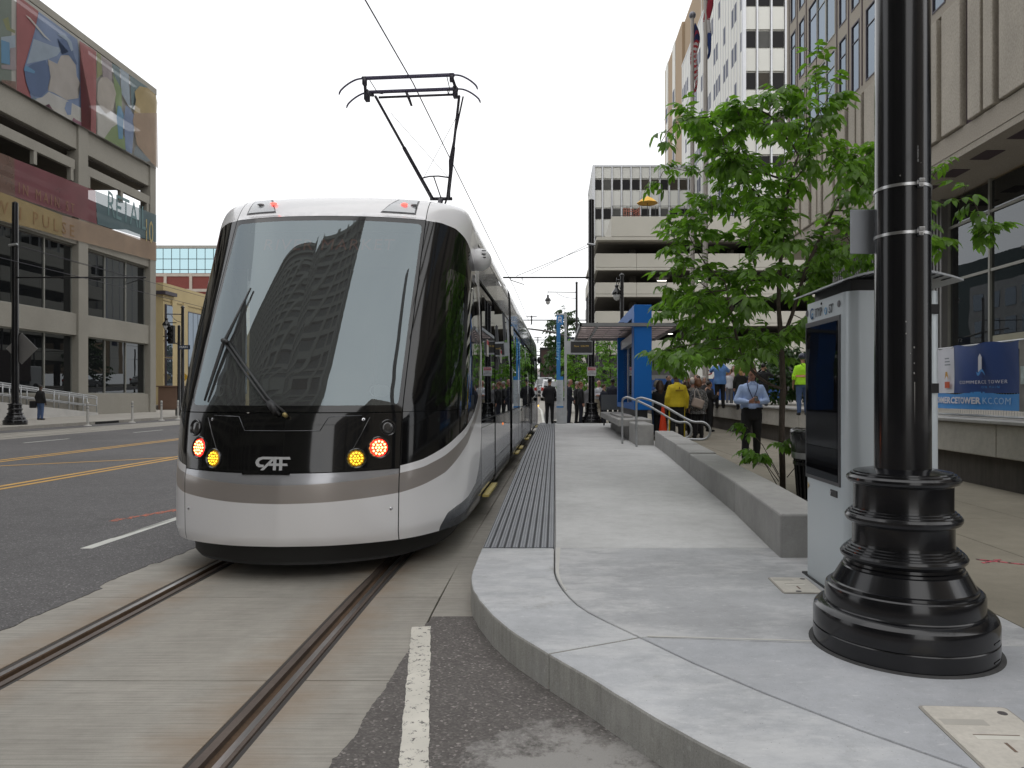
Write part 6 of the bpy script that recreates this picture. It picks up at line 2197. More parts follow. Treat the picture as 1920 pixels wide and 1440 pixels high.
# ---- retaining wall and plaza
rt = thing('retaining_wall', 'pale aggregate retaining wall along the back of the pavement', 'wall', (6.2, 20, SZ))
cuts_ = [-6 + 2.62 * i for i in range(31)]
for a, b in zip(cuts_, cuts_[1:]):
    MB().box(6.0, 6.55, a + .006, b - .006, .62, 1.075).build('wall_block', M_AGG, rt, bevel=.015)
    MB().box(5.93, 6.6, a + .003, b - .003, 1.078, 1.125).build('coping', M_WALLC, rt, bevel=.008)
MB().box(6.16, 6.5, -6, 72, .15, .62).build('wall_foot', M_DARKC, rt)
structure(MB().box(6.56, 30, -10, 72, .1, .98), 'plaza', M_FARWALK)
# ---- printed banner on the site fence
fn = thing('fence_banner', 'blue vinyl banner with a white tower emblem tied to the site fence', 'banner', (6.3, 10.3, 1.1))
M_NAVY, M_SKYB, M_VWH = mat('vinyl_navy', (.022, .055, .20), .42, 0, .05, 1), mat('vinyl_blue', (.06, .26, .62), .42, 0, .05, 1), mat('vinyl_white', (.60, .60, .66), .45, 0, .05, 2)


def bwave(y, z):
    return 6.30 + .035 * math.sin(3.1 * y + 1.3 * z) + .018 * math.sin(9 * y - 4 * z + 1)


def bsheet(y0, y1, z0, z1, m, name, n=24, lift=0.0, edge=None):
    mb = MB()
    nz_ = 10
    for i in range(n + 1):
        for j in range(nz_ + 1):
            z = z0 + (z1 - z0) * j / nz_
            yy2 = y1 + (edge(z) if edge else 0)
            y = y0 + (yy2 - y0) * i / n
            sag = -.02 * math.sin(i / n * 12) * (j / nz_)
            mb.v.append((bwave(y, z) - lift, y, z + sag))
    for i in range(n):
        for j in range(nz_):
            a = i * (nz_ + 1) + j
            mb.f.append((a, a + 1, a + nz_ + 2, a + nz_ + 1))
    return mb.build(name, m, fn, True)


BYa, BYb = 9.58, 11.72
bsheet(9.73, 11.29, 1.50, 2.225, M_NAVY, 'print_area', edge=lambda z: .03 * math.sin(z * 9))
bsheet(11.25, 12.0, 1.50, 2.225, M_VWH, 'print_area', lift=.004)
bsheet(9.70, 12.0, 1.255, 1.50, M_SKYB, 'print_area')


def btext(body, y, z, size, m, sx=1.0, bold=0.0, spacing=1.0, width=None):
    t = text_mb(body, size, face_west((6.30, y, z)), .002, sx=sx, bold=bold, spacing=spacing)
    if width:
        lo, hi = min(v[1] for v in t.v), max(v[1] for v in t.v)
        t.v = [(a, y + (b - (lo + hi) / 2) * width / (hi - lo), c) for a, b, c in t.v]
    t.v = [(bwave(b, c) - .012 + (a - 6.30) * .5, b, c) for a, b, c in t.v]
    return t.build('lettering', m, fn)


btext('COMMERCE TOWER', 10.50, 1.660, .072, M_VWH, 1.0, 0, 1.2, 1.02)
btext('ON MAIN', 10.34, 1.585, .048, M_SKYB, 1.0, 0, 1.5, .42)
btext('COMMERCETOWER', 11.26, 1.382, .135, M_VWH, 1.0, .005, 1.05, 1.40)
btext('KC.COM', 10.22, 1.382, .135, mat('vinyl_pale_blue', (.35, .50, .68), .45), 1.0, 0, 1.1, .62)
em = MB()
em.plate([(-.038, -.13), (.046, -.13), (.046, .08), (.0, .135), (-.038, .08)], face_west((6.245, 10.50, 1.945)), .002)
em.build('tower_emblem', M_VWH, fn)
wv = [(a * .62, b * .8) for a, b in smooth_path([(-.17, .02), (-.10, .0), (0, .055), (.08, .05), (.19, -.06), (.08, .012), (.02, .012), (-.05, -.045), (-.12, -.05), (-.17, .02)], 40)[:-1]]
MB().plate(wv, face_west((6.243, 10.48, 1.80)), .002).build('wave_emblem', M_SKYB, fn)
MB().plate([(-.07, 0), (.07, 0), (.07, .1), (-.07, .1)], face_west((6.262, 11.40, 1.58)), .002).build('print_area', mat('vinyl_orange', (.55, .10, .04), .5), fn)
MB().plate([(-.05, 0), (0, .06), (.05, .0), (.02, .12), (-.03, .12)], face_west((6.262, 11.42, 1.72)), .002).build('print_area', mat('vinyl_gold', (.55, .30, .05), .5), fn)
for q in range(3):
    MB().plate([(-.07, 0), (.05 + .02 * q, 0), (.05 + .02 * q, .02), (-.07, .02)], face_west((6.262, 11.40, 2.04 - .05 * q)), .002).build('print_line', mat('print_grey', (.25, .27, .3), .6), fn)
fb2 = thing('fence_banner', 'grey photo banner beside the blue vinyl banner at the right edge', 'banner', (6.3, 8.9, 1.1))
MB().box(6.28, 6.30, 8.2, 9.66, 1.25, 2.21).build('print_area', mat('photo_grey', (.22, .21, .20), .5, 0, .3, 4), fb2)
MB().box(6.27, 6.279, 9.36, 9.62, 1.62, 1.86).build('print_area', mat('photo_pale', (.42, .50, .50), .5, 0, .3, 20), fb2)
fp_ = thing('site_fence', 'galvanised mesh fence panels standing on the retaining wall', 'fence', (6.4, 10, 1.12))
for yv in (7.0, 9.54, 12.1, 14.7):
    MB().tube([(6.36, yv, 1.1), (6.36, yv, 2.24)], .025, 8).build('post', M_GALV, fp_, True)
for z in (2.225, 1.16):
    MB().tube([(6.36, 4, z), (6.36, 14.7, z)], .02, 6).build('rail', M_GALV, fp_, True)
mesh_ = MB()
yv = 4.0
while yv < 14.7:
    mesh_.box(6.358, 6.362, yv, yv + .004, 1.16, 2.22)
    yv += .06
tag(mesh_.build('wire_mesh', M_GALV, fp_), kind='stuff')

# ---- blue hoarding, white PARK sign and far hedge behind the crowd
ho = thing('site_hoarding', 'blue fabric site hoarding behind the crowd', 'hoarding', (7, 52, .17))
for i in range(6):
    MB().box(5.4 + i * 1.9, 7.28 + i * 1.9, 52, 52.08, .17, 2.45 + .1 * (i % 2)).build('panel', mat('hoarding_blue', (.012, .06, .21), .7, 0, .2, 3, stretch=(5, 1, .3)), ho)
pk = thing('park_sign', 'white board lettered in dark red behind the raised plaza', 'sign', (13.5, 58, .98))
MB().box(10.5, 17.2, 58, 58.15, 1.0, 4.55).build('board', M_WP, pk)
text_mb('PARK', 1.15, face_cam((13.75, 57.98, 2.95)), .01, sx=1.15).build('lettering', mat('maroon_letter', (.18, .02, .03), .6), pk)

# ---- flagpoles
M_FP = mat('flagpole_grey', (.40, .37, .34), .5, .2, .05, 3)


def flagpole(x, y, h, label, us):
    f = thing('flagpole', label, 'flagpole', (x, y, .98), 0, 'flagpoles behind the retaining wall')
    MB().lathe([(.20, 0), (.19, .3), (.15, .32), (.13, 2), (.085, h)], seg=16).build('pole', M_FP, f, True, world=False, auto=40)
    MB().ball((0, 0, h + .14), .17, 16, 10).build('finial', mat('ball_grey', (.22, .22, .25), .4, .4), f, True, world=False)
    # limp flag: a narrow pleated fall of cloth, striped along its length
    zt, L = h - .35, 3.0
    cols_ = [(.012, .02, .09), (.42, .02, .03), (.56, .54, .54)] if us else [(.30, .02, .04), (.55, .53, .53), (.015, .04, .16)]
    ms = [mat(('flag_navy', 'flag_red', 'flag_white')[i] if us else ('state_red', 'state_white', 'state_blue')[i], c, .8, 0, .1, 4) for i, c in enumerate(cols_)]
    bands = []
    n = 26
    for i in range(n):
        a, b = i / n, (i + 1) / n
        if us:
            mi = 0 if (i < 8 and i % 4 != 3) else (1 if i % 2 else 2)
        else:
            mi = 0 if i < 13 else (1 if i < 18 else 2)
        mb = MB()
        sg_ = 10
        for t in (a, b + .02):
            w = .06 + .09 * math.sin(min(1, t * 1.15) * math.pi) ** .7
            sh_ = .12 + .08 * math.sin(t * 9)
            for q in range(sg_):
                aa = 2 * math.pi * q / sg_
                rr = w * (1 + .35 * math.sin(3 * aa + t * 6))
                mb.v.append((sh_ + rr * math.cos(aa), rr * .6 * math.sin(aa), zt - t * L + .12 * math.cos(aa + 1)))
        mb.f = [(q, (q + 1) % sg_, sg_ + (q + 1) % sg_, sg_ + q) for q in range(sg_)]
        bands.append((mi, mb))
    first = None
    for mi in range(3):
        mb = MB()
        for m_, b_ in bands:
            if m_ == mi:
                mb.add(b_.v, b_.f)
        o = mb.build('flag', ms[mi], f, True, world=False)


flagpole(6.55, 34.0, 18.35, 'grey flagpole with a limp striped flag, the farther pole', True)
flagpole(6.75, 32.0, 19.0, 'nearer grey flagpole with a red and blue flag at its top', False)

# ---- street end: distant blocks
for x0, x1, y0, h, c, lab in ((-14, -3.5, 420, 16, (.30, .27, .27), 'hazy brick block at the far end of the street'), (-40, -15, 380, 22, (.34, .32, .30), 'pale distant block left of the street end'), (2, 20, 300, 20, (.33, .31, .29), 'distant block right of the street end')):
    d = thing('distant_building', lab, 'building', (x0, y0, 0))
    MB().box(x0, x1, y0, y0 + 20, 0, h).build('wall', mat('distant_%d' % y0, c, .9), d)


# ---- towers behind the viewpoint, seen in the tram's windscreen
rt_ = thing('mirror_tower', 'dark ribbed office tower behind the viewpoint on the left, mirrored in the windscreen', 'office tower', (-30, -45, 0))
M_DKT = mat('dark_tower', (.06, .06, .05), .7)
M_DKT2 = mat('dark_tower_rib', (.17, .17, .135), .7)
T = (-110.0, -8.0, -40.0, -17.0, 78.0)
MB().box(T[0], T[1], T[2], T[3], 0, T[4]).build('wall', M_DKT, rt_)
for i in range(43):
    xv = T[0] + (T[1] - T[0]) * i / 42
    MB().box(xv - .25, xv + .25, T[3], T[3] + .5, 0, T[4]).build('rib', M_DKT2, rt_)
for j in range(22):
    MB().box(T[0], T[1], T[3], T[3] + .3, 3 + j * 3.5, 4.1 + j * 3.5).build('floor_band', M_DKT2, rt_)
for i in range(11):
    MB().box(T[1], T[1] + .5, T[2] + i * 2 - .2, T[2] + i * 2 + .2, 0, T[4]).build('rib', M_DKT2, rt_)
rt3 = thing('mirror_tower', 'taller dark slab behind the viewpoint on the far left, mirrored in the windscreen', 'office tower', (-75, -30, 0))
MB().box(-110, -36, -40, -17.6, 78, 90).build('wall', M_DKT, rt3)
MB().box(-70, -35.2, -60, 2, 0, 33).build('wall', M_DKT, rt3)
for j in range(9):
    MB().box(-35.2, -34.9, -60, 2, 2.5 + j * 3.5, 3.6 + j * 3.5).build('floor_band', M_DKT2, rt3)
for i in range(19):
    MB().box(-35.2, -34.8, -59 + i * 3.3, -58.6 + i * 3.3, 0, 33).build('rib', M_DKT2, rt3)
for j in range(3):
    MB().box(-110, -36, -17.6, -17.2, 80 + j * 3.5, 81.1 + j * 3.5).build('floor_band', M_DKT2, rt3)
ms = thing('wire_span', 'span arm behind the viewpoint, mirrored in the windscreen', 'wire support', (4, -9, 0), 0, 'span arms over the tram track')
MB().tube([(-3.2, -9, 6.5), (4.2, -9, 6.5)], .045, 6).build('arm', M_DKMETAL, ms, True)
MB().lathe([(.13, 0), (.1, 8.5)], (4.2, -9, .17), 10).build('post', M_DKMETAL, ms, True)
rt2 = thing('mirror_block', 'brown block behind the viewpoint on the right, mirrored in the windscreen', 'office block', (20, -35, 0))
MB().box(13, 40, -60, -12, 0, 24).build('wall', M_BC, rt2)
for j in range(6):
    for i in range(12):
        MB().box(12.9, 13, -58 + i * 3.8, -55.6 + i * 3.8, 3 + j * 3.5, 5.2 + j * 3.5).build('window', M_DWIN, rt2)
# ------------------------------------------------------------------ trees
def leaf_mat(name, c, trans=.45):
    m, n, b = _base(name)
    out = n.nodes['Material Output']
    oi = n.nodes.new('ShaderNodeObjectInfo')
    v = _pos(n)
    col = _mul(n, c, _ramp(n, _noise(n, v, 2.2, 3), [(0.3, .62), (0.7, 1.42)]))
    col = _mul(n, col, _ramp(n, _noise(n, v, 14, 2), [(0.3, .8), (0.7, 1.25)]))
    n.links.new(col, b.inputs['Base Color'])
    b.inputs['Roughness'].default_value = .42
    b.inputs['Specular IOR Level'].default_value = .45
    tl = n.nodes.new('ShaderNodeBsdfTranslucent')
    tc_ = _mul(n, col, (1.25, 1.45, .55))
    n.links.new(tc_, tl.inputs['Color'])
    mx = n.nodes.new('ShaderNodeMixShader')
    mx.inputs['Fac'].default_value = trans
    n.links.new(b.outputs[0], mx.inputs[1])
    n.links.new(tl.outputs[0], mx.inputs[2])
    n.links.new(mx.outputs[0], out.inputs['Surface'])
    return m


M_LEAF = leaf_mat('leaf_green', (.122, .225, .040), .5)
M_LEAF2 = leaf_mat('leaf_bright_green', (.12, .24, .03))
M_LEAF3 = leaf_mat('leaf_dark_green', (.035, .075, .02))
M_BARK = mat('bark', (.075, .058, .047), .9, 0, .25, 6, fine=.3, fscale=40, bump=.6, bscale=45, stretch=(1, 1, .35))


def leaflet(mb, base, d, up, L, W, droop, pr):
    """One pointed leaflet folded along its midrib and bending down along its length."""
    d = d.normalized()
    s = d.cross(up)
    s = s.normalized() if s.length > 1e-4 else Vector((1, 0, 0))
    pts = []
    cur = Vector(base)
    dd = d.copy()
    prof_ = [(0, .10), (.3, .9), (.62, .82), (1.0, .03)]
    last = 0
    o = len(mb.v)
    for t, w in prof_:
        cur = cur + dd * (L * (t - last))
        last = t
        nrm = s.cross(dd)
        half = s * (W * .5 * w)
        fold = nrm * (W * .13 * w)
        mb.v += [tuple(cur - half + fold), tuple(cur), tuple(cur + half + fold)]
        dd = (dd + Vector((0, 0, -droop * .35))).normalized()
    for i in range(3):
        a = o + 3 * i
        mb.f += [(a, a + 1, a + 4, a + 3), (a + 1, a + 2, a + 5, a + 4)]


def spray(pr, n=7, L=.135, W=.062):
    """A compound leaf: stalk along +x with pairs of drooping leaflets."""
    mb = MB()
    ln = L * 1.25
    stalk = [Vector((0, 0, 0)), Vector((ln * .5, 0, .02)), Vector((ln, 0, -.02))]
    mb.tube(stalk, [.003, .0025, .0015], 3, cap=False)
    pairs = n // 2
    for i in range(pairs):
        t = .25 + .62 * i / max(1, pairs - 1)
        p = Vector((ln * t, 0, .02 * math.sin(t * 3)))
        for sg_ in (-1, 1):
            d = Vector((.55 + .25 * pr.random(), sg_ * (.75 + .2 * pr.random()), -.15 - .35 * pr.random()))
            leaflet(mb, p, d, Vector((0, 0, 1)), L * pr.uniform(.75, 1.1), W * pr.uniform(.85, 1.1), pr.uniform(.5, 1.3), pr)
    leaflet(mb, stalk[-1], Vector((1, .1 * pr.uniform(-1, 1), -.3)), Vector((0, 0, 1)), L * 1.1, W * 1.1, pr.uniform(.5, 1.2), pr)
    return mb


def grow(base, trunk, attract, step=.16, kill=.22, reach=1.3, seed=1):
    """Space-colonising branch growth from a given trunk polyline; returns nodes [(pos, parent)]."""
    nodes = [Vector(p) for p in trunk]
    par = [-1] + list(range(len(trunk) - 1))
    att = [Vector(a) for a in attract]
    nch = {}
    for it in range(70):
        if not att:
            break
        pull = {}
        keep = []
        for a in att:
            bi, bd_ = -1, reach
            for i, nd in enumerate(nodes):
                if abs(nd.x - a.x) > bd_ or abs(nd.z - a.z) > bd_:
                    continue
                dd = (nd - a).length
                if dd < bd_:
                    bi, bd_ = i, dd
            if bi >= 0:
                if bd_ < kill:
                    continue
                pull.setdefault(bi, Vector((0, 0, 0)))
                pull[bi] += (a - nodes[bi]).normalized()
            keep.append(a)
        att = keep
        if not pull:
            reach *= 1.3
            continue
        for i, v in pull.items():
            if nch.get(i, 0) >= 3:
                continue
            nch[i] = nch.get(i, 0) + 1
            d = v.normalized()
            q = nodes[i] + (d + Vector((rnd.uniform(-.2, .2), rnd.uniform(-.2, .2), rnd.uniform(-.05, .2)))).normalized() * step
            nodes.append(q)
            par.append(i)
    return nodes, par


def branch_mesh(nodes, par, r_tip, expo=2.3, rmax=None):
    ch = [[] for _ in nodes]
    for i, p in enumerate(par):
        if p >= 0:
            ch[p].append(i)
    rad = [r_tip] * len(nodes)
    for i in range(len(nodes) - 1, -1, -1):
        if ch[i]:
            rad[i] = sum(rad[c] ** expo for c in ch[i]) ** (1 / expo)
        if rmax and rad[i] > rmax:
            rad[i] = rmax
    mb = MB()
    done = set()
    for i in range(len(nodes)):
        if (par[i] < 0 or ch[par[i]][0] != i) and i not in done:
            path = [i] if par[i] < 0 else [par[i], i]
            while ch[path[-1]]:
                nx = max(ch[path[-1]], key=lambda c: rad[c])
                if ch[path[-1]][0] != nx:
                    ch[path[-1]].remove(nx)
                    ch[path[-1]].insert(0, nx)
                path.append(nx)
            rr = [rad[k] for k in path]
            if par[i] >= 0:
                rr[0] = min(rr[0], rr[1] * 1.15)
            if len(path) > 1:
                mb.tube([nodes[k] for k in path], rr, 7 if rr[0] > .02 else 5)
    return mb, rad, ch


def orient(pos, d, roll, sc):
    d = d.normalized()
    up = Vector((0, 0, 1))
    s = up.cross(d)
    s = s.normalized() if s.length > 1e-3 else Vector((0, 1, 0))
    u = d.cross(s)
    M = Matrix(((d.x, s.x, u.x, 0), (d.y, s.y, u.y, 0), (d.z, s.z, u.z, 0), (0, 0, 0, 1)))
    return Matrix.Translation(pos) @ M @ Matrix.Rotation(roll, 4, 'X') @ Matrix.Scale(sc, 4)


def build_tree(name, label, base, trunk, attract, n_leaf, m_leaf, n_parts, sprays, r_tip=.004, step=.16, rmax=None, group=None, per=(1, 3), dens=1.0, leaf_sc=1.0, gappy=True, extra=()):
    t = thing(name, label, 'tree', base, 0, group)
    nodes, par = grow(base, trunk, attract, step)
    mb, rad, ch = branch_mesh(nodes, par, r_tip, 2.3, rmax)
    for e in extra:
        mb.tube(*e)
    mb.build('trunk', M_BARK, t, True)
    spots = []
    for i in range(len(trunk), len(nodes)):
        if rad[i] < r_tip * 3.2:
            spots.append(i)
    pr = random.Random(hash(len(nodes)) % 1000)
    pr.shuffle(spots)
    spots = spots[:n_leaf] if len(spots) > n_leaf else spots
    leaves = []
    for i in spots:
        d0_ = (nodes[i] - nodes[par[i]]).normalized()
        k = pr.randint(*per) + (1 if not ch[i] else 0)
        for q in range(k):
            a = pr.uniform(0, 6.28)
            d = d0_ * .5 + Vector((math.cos(a), math.sin(a), pr.uniform(-.35, .45)))
            leaves.append((nodes[i].copy(), d, pr.uniform(-.5, .5), leaf_sc * pr.uniform(.7, 1.2), pr.randrange(len(sprays))))
    camp = Vector((0, 0, 1.5))
    leaves.sort(key=lambda l: (l[0] - camp).length / l[3])
    cache = {}
    rest = MB()
    for j, (p, d, roll, sc, k) in enumerate(leaves):
        M = orient(p, d, roll, sc)
        if j < n_parts:
            if k not in cache:
                o = MB().add(sprays[k].v, sprays[k].f).build('leaf', m_leaf, t, True, world=False)
                cache[k] = o
            else:
                o = cache[k].copy()
                COL.objects.link(o)
                o.parent = t
            ml = Matrix.Translation(-Vector(base)) @ M
            o.location = ml.to_translation()
            o.rotation_euler = ml.to_euler()
            o.scale = ml.to_scale()
        else:
            rest.add([M @ Vector(v) for v in sprays[k].v], sprays[k].f)
    if rest.v:
        tag(rest.build('foliage', m_leaf, t, True), kind='stuff')
    return t, len(leaves)


lr = random.Random(11)
SPR = [spray(lr, lr.choice((5, 7, 7)), .150, .068) for _ in range(7)]
# near tree behind the seat wall
TB = Vector((2.97, 9.3, SZ))
env = [(1.75, -1.75, -1.15), (2.0, -1.75, -.5), (2.3, -1.55, .75), (2.7, -1.65, 1.0), (3.1, -1.6, 2.1), (3.5, -1.55, 2.45), (3.9, -1.7, 2.45), (4.3, -1.95, 2.0), (4.7, -1.75, 1.2), (4.95, -1.65, .9), (5.15, -.9, .75), (5.35, .1, .65)]
att = []
while len(att) < 520:
    z = lr.uniform(1.8, 5.32)
    lo_ = interp([(a, b) for a, b, c in env], z)
    hi_ = interp([(a, c) for a, b, c in env], z)
    x = lr.uniform(lo_, hi_)
    c0, w0 = (lo_ + hi_) / 2, max(.25, (hi_ - lo_) / 2)
    y = lr.uniform(-1, 1) * (.35 + 1.25 * math.sqrt(max(0, 1 - ((x - c0) / w0) ** 2)))
    if mnoise.noise((x * 1.1 + 3, y * 1.1, z * 1.35)) < -.08:
        continue
    att.append((TB.x + x, TB.y + y, z))
trunk = [TB + Vector(p) for p in ((0, 0, 0), (-.005, 0, .35), (-.015, .01, .7), (-.01, .0, 1.05), (.0, -.01, 1.4), (-.01, 0, 1.75), (-.03, 0, 2.1), (-.05, .02, 2.45), (-.04, .03, 2.8), (.0, .05, 3.2), (.05, .05, 3.7), (.1, .03, 4.1), (.2, 0, 4.4))]
def limb(*p):
    return [TB + Vector(q) for q in p]


low_limb = smooth_path([tuple(q) for q in limb((0, -.02, 1.36), (-.22, -.05, 1.44), (-.42, -.08, 1.60), (-.60, -.12, 1.92), (-.70, -.15, 2.3), (-.78, -.1, 2.75))], 14)
right_limb = smooth_path([tuple(q) for q in limb((-.02, 0, 2.0), (.12, -.02, 2.35), (.28, -.05, 2.9), (.55, -.05, 3.5), (.8, 0, 4.0))], 12)
n_t = len(trunk)
full_trunk = trunk + [Vector(p) for p in low_limb] + [Vector(p) for p in right_limb]
_grow = grow


def grow_near(base, trunk_, attract, step):
    nodes = [Vector(p) for p in trunk_]
    return _grow(base, trunk_, attract, step)


# parents for the three given limbs
def grow(base, trunk_, attract, step=.16, kill=.2, reach=1.2, seed=1):
    nodes, par = _grow(base, trunk_, attract, step, kill, reach, seed)
    if len(trunk_) == len(full_trunk):
        par[n_t] = 4
        par[n_t + len(low_limb)] = 6
    return nodes, par


NT, cnt = build_tree('street_tree', 'young leafy street tree with drooping leaves behind the concrete seat wall', TB, full_trunk, att, 1400, M_LEAF, 300, SPR, .0042, .15, .068, per=(1, 3))
grow = _grow
# shoots at the foot of the trunk
shoots = MB()
sl = []
for i in range(6):
    a = lr.uniform(2.2, 4.6) if i < 5 else lr.uniform(-.5, .5)
    h = lr.uniform(.3, .85)
    p0 = TB + Vector((.05 * math.cos(a), .05 * math.sin(a), lr.uniform(.05, .3)))
    p1 = p0 + Vector((math.cos(a) * .12 * (1 + h), math.sin(a) * .15, h * .5))
    p2 = p0 + Vector((math.cos(a) * .32 * (.6 + h), math.sin(a) * .25, h * .85))
    shoots.tube([p0, p1, p2], [.006, .005, .003], 5)
    for t in (.55, .8, 1.0):
        q = p1.lerp(p2, t) if t < 1 else p2
        for w in range(2):
            d = Vector((math.cos(a) + lr.uniform(-.8, .8), math.sin(a) + lr.uniform(-.8, .8), lr.uniform(-.2, .3)))
            sl.append((q, d))
shoots.build('shoot', M_BARK, NT, True)
lf = MB()
for q, d in sl:
    M = orient(q, d, lr.uniform(-.4, .4), lr.uniform(.6, 1.0))
    s_ = SPR[lr.randrange(7)]
    lf.add([M @ Vector(v) for v in s_.v], s_.f)
tag(lf.build('shoot_leaf', M_LEAF2, NT, True), kind='stuff')

SPS = [spray(lr, 5, .20, .11) for _ in range(4)]


def simple_tree(name, label, base, h, r, z0, m, n_att, n_leaf, sc=1.0, shape=1.0, group=None, step=.3, per=(1, 3)):
    base = Vector(base)
    a = []
    while len(a) < n_att:
        z = lr.uniform(z0, h)
        t = (z - z0) / (h - z0)
        rr = r * max(.12, math.sin(math.pi * min(.97, (.15 + .85 * t))) ** shape)
        an, q = lr.uniform(0, 6.28), math.sqrt(lr.random())
        x, y = rr * q * math.cos(an), rr * q * math.sin(an)
        if mnoise.noise((x * 1.2 + base.x, y * 1.2 + base.y, z * 1.3)) < -.22:
            continue
        a.append(base + Vector((x, y, z)))
    n = max(4, int(h * .75 / step))
    tr = [base + Vector((.03 * math.sin(i), .03 * math.cos(i * 1.7), h * .75 * i / n)) for i in range(n + 1)]
    return build_tree(name, label, base, tr, a, n_leaf, m, 0, SPS, .008, step, .14, group, per, leaf_sc=sc)


G_ = 'street trees down the pavement'
simple_tree('street_tree', 'bright green young tree left of the danger sign pole', (1.15, 40, .17), 4.35, 1.25, 1.3, M_LEAF2, 130, 500, .95, .8, G_, .26)
simple_tree('street_tree', 'bright green young tree right of the danger sign pole', (3.15, 40.5, .17), 4.7, 1.35, 1.0, M_LEAF2, 140, 520, .95, .8, G_, .26)
simple_tree('street_tree', 'darker taller tree behind the stop pylon', (.95, 62, .17), 8.6, 2.2, 1.8, M_LEAF3, 170, 520, 1.6, .8, G_, .45)
simple_tree('street_tree', 'dark tree farther down the pavement beyond the signal arm', (1.2, 92, .17), 8.5, 2.4, 2, M_LEAF3, 130, 380, 2.2, .8, G_, .6)
simple_tree('street_tree', 'farthest dark tree on the right of the street', (1.9, 125, .17), 9.5, 3, 2, M_LEAF3, 110, 300, 3.0, .8, G_, .8)
simple_tree('plaza_tree', 'small open tree on the raised plaza behind the crowd', (8.9, 33.5, .98), 3.3, 1.4, 1.0, M_LEAF, 90, 260, .9, .8, None, .26)
simple_tree('plaza_shrub', 'dense dark shrub on the raised plaza behind the near tree', (10.2, 31.5, .98), 2.6, 1.6, .2, M_LEAF3, 120, 420, 1.1, .6, None, .26, (2, 4))
simple_tree('plaza_shrub', 'lower dark shrub right of the dense one behind the near tree', (12.0, 30.0, .98), 2.3, 1.3, .2, M_LEAF3, 90, 320, 1.1, .6, None, .26, (2, 4))
# ------------------------------------------------------------------ people
def limb_tube(mb, pts, rs, seg=10, flat=None):
    """Rounded tapered limb through the given joints."""
    P = [Vector(p) for p in pts]
    out, rr = [], []
    for i in range(len(P) - 1):
        for k in range(4):
            t = k / 4
            out.append(P[i].lerp(P[i + 1], t))
            rr.append(rs[i] + (rs[i + 1] - rs[i]) * t)
    out.append(P[-1])
    rr.append(rs[-1])
    d0, d1 = (out[1] - out[0]).normalized(), (out[-1] - out[-2]).normalized()
    out = [out[0] - d0 * rr[0] * .75, out[0] - d0 * rr[0] * .4] + out + [out[-1] + d1 * rr[-1] * .4, out[-1] + d1 * rr[-1] * .75]
    rr = [rr[0] * .5, rr[0] * .85] + rr + [rr[-1] * .85, rr[-1] * .5]
    mb.tube(out, rr, seg, flat=flat)


def rings(mb, sec, seg=20):
    o = len(mb.v)
    for (cx, cy, z, rx, ry) in sec:
        for k in range(seg):
            a = 2 * math.pi * k / seg
            mb.v.append((cx + rx * math.cos(a), cy + ry * math.sin(a), z))
    for i in range(len(sec) - 1):
        for k in range(seg):
            a, b = o + i * seg + k, o + i * seg + (k + 1) % seg
            mb.f.append((a, b, b + seg, a + seg))
    mb.f.append(tuple(o + k for k in reversed(range(seg))))
    mb.f.append(tuple(o + (len(sec) - 1) * seg + k for k in range(seg)))


TORSO = [(.80, .150, .105), (.88, .172, .120), (.96, .175, .125), (1.04, .160, .112), (1.12, .152, .106), (1.20, .158, .112), (1.30, .172, .120), (1.37, .172, .110), (1.42, .130, .088), (1.46, .088, .068), (1.50, .060, .058)]


class Pose:
    def __init__(s, el, wr, hand=None, curl=.6, head=(0, 0, 0), step=(0, 0), lean=0.0, feet=.105):
        s.el, s.wr, s.head, s.step, s.curl, s.feet = el, wr, head, step, curl, feet
        s.hand = hand


def hand(mb, W, D, N, side, curl):
    """Palm, four bent fingers of unequal length and a thumb leaving the side of the palm."""
    D, N = Vector(D).normalized(), Vector(N)
    N = (N - D * N.dot(D)).normalized()
    S = D.cross(N).normalized() * side
    W = Vector(W)
    mb.tube([W - D * .02, W + D * .02, W + D * .06, W + D * .092], [.025, .034, .040, .034], 12, flat=(N, .42))
    for i, L in enumerate((.070, .080, .075, .058)):
        b = W + D * .085 + S * (.030 - .020 * i)
        p = [b - D * .03, b]
        d = D.copy()
        for k, fr in enumerate((.45, .32, .25)):
            ang = curl * (.45 + .35 * k)
            d = (D * math.cos(ang) + N * math.sin(ang)).normalized()
            p.append(p[-1] + d * L * fr)
        mb.tube(p, [.0095, .0095, .009, .0082, .007], 7)
    b = W + D * .022 + S * .028
    t1 = b + (D * .6 + S * .65 + N * .25).normalized() * .036
    t2 = t1 + (D * .85 + S * .25 + N * .35).normalized() * .030
    mb.tube([b - S * .02, b, t1, t2], [.013, .013, .011, .0085], 8)


def skeleton(P):
    sh = {s: Vector((s * .163, .005, 1.385)) for s in (-1, 1)}
    el = {s: Vector(P.el[0 if s < 0 else 1]) for s in (-1, 1)}
    wr = {s: Vector(P.wr[0 if s < 0 else 1]) for s in (-1, 1)}
    hip = {s: Vector((s * .088, 0, .90)) for s in (-1, 1)}
    st = {-1: P.step[0], 1: P.step[1]}
    ank = {s: Vector((s * P.feet, .02 - st[s], .085 + (.02 if st[s] < 0 else 0))) for s in (-1, 1)}
    knee = {s: hip[s].lerp(ank[s], .5) + Vector((s * .004, -.025 - .05 * abs(st[s]), .015)) for s in (-1, 1)}
    return sh, el, wr, hip, knee, ank


TMP = bpy.data.scenes.new('workbench')


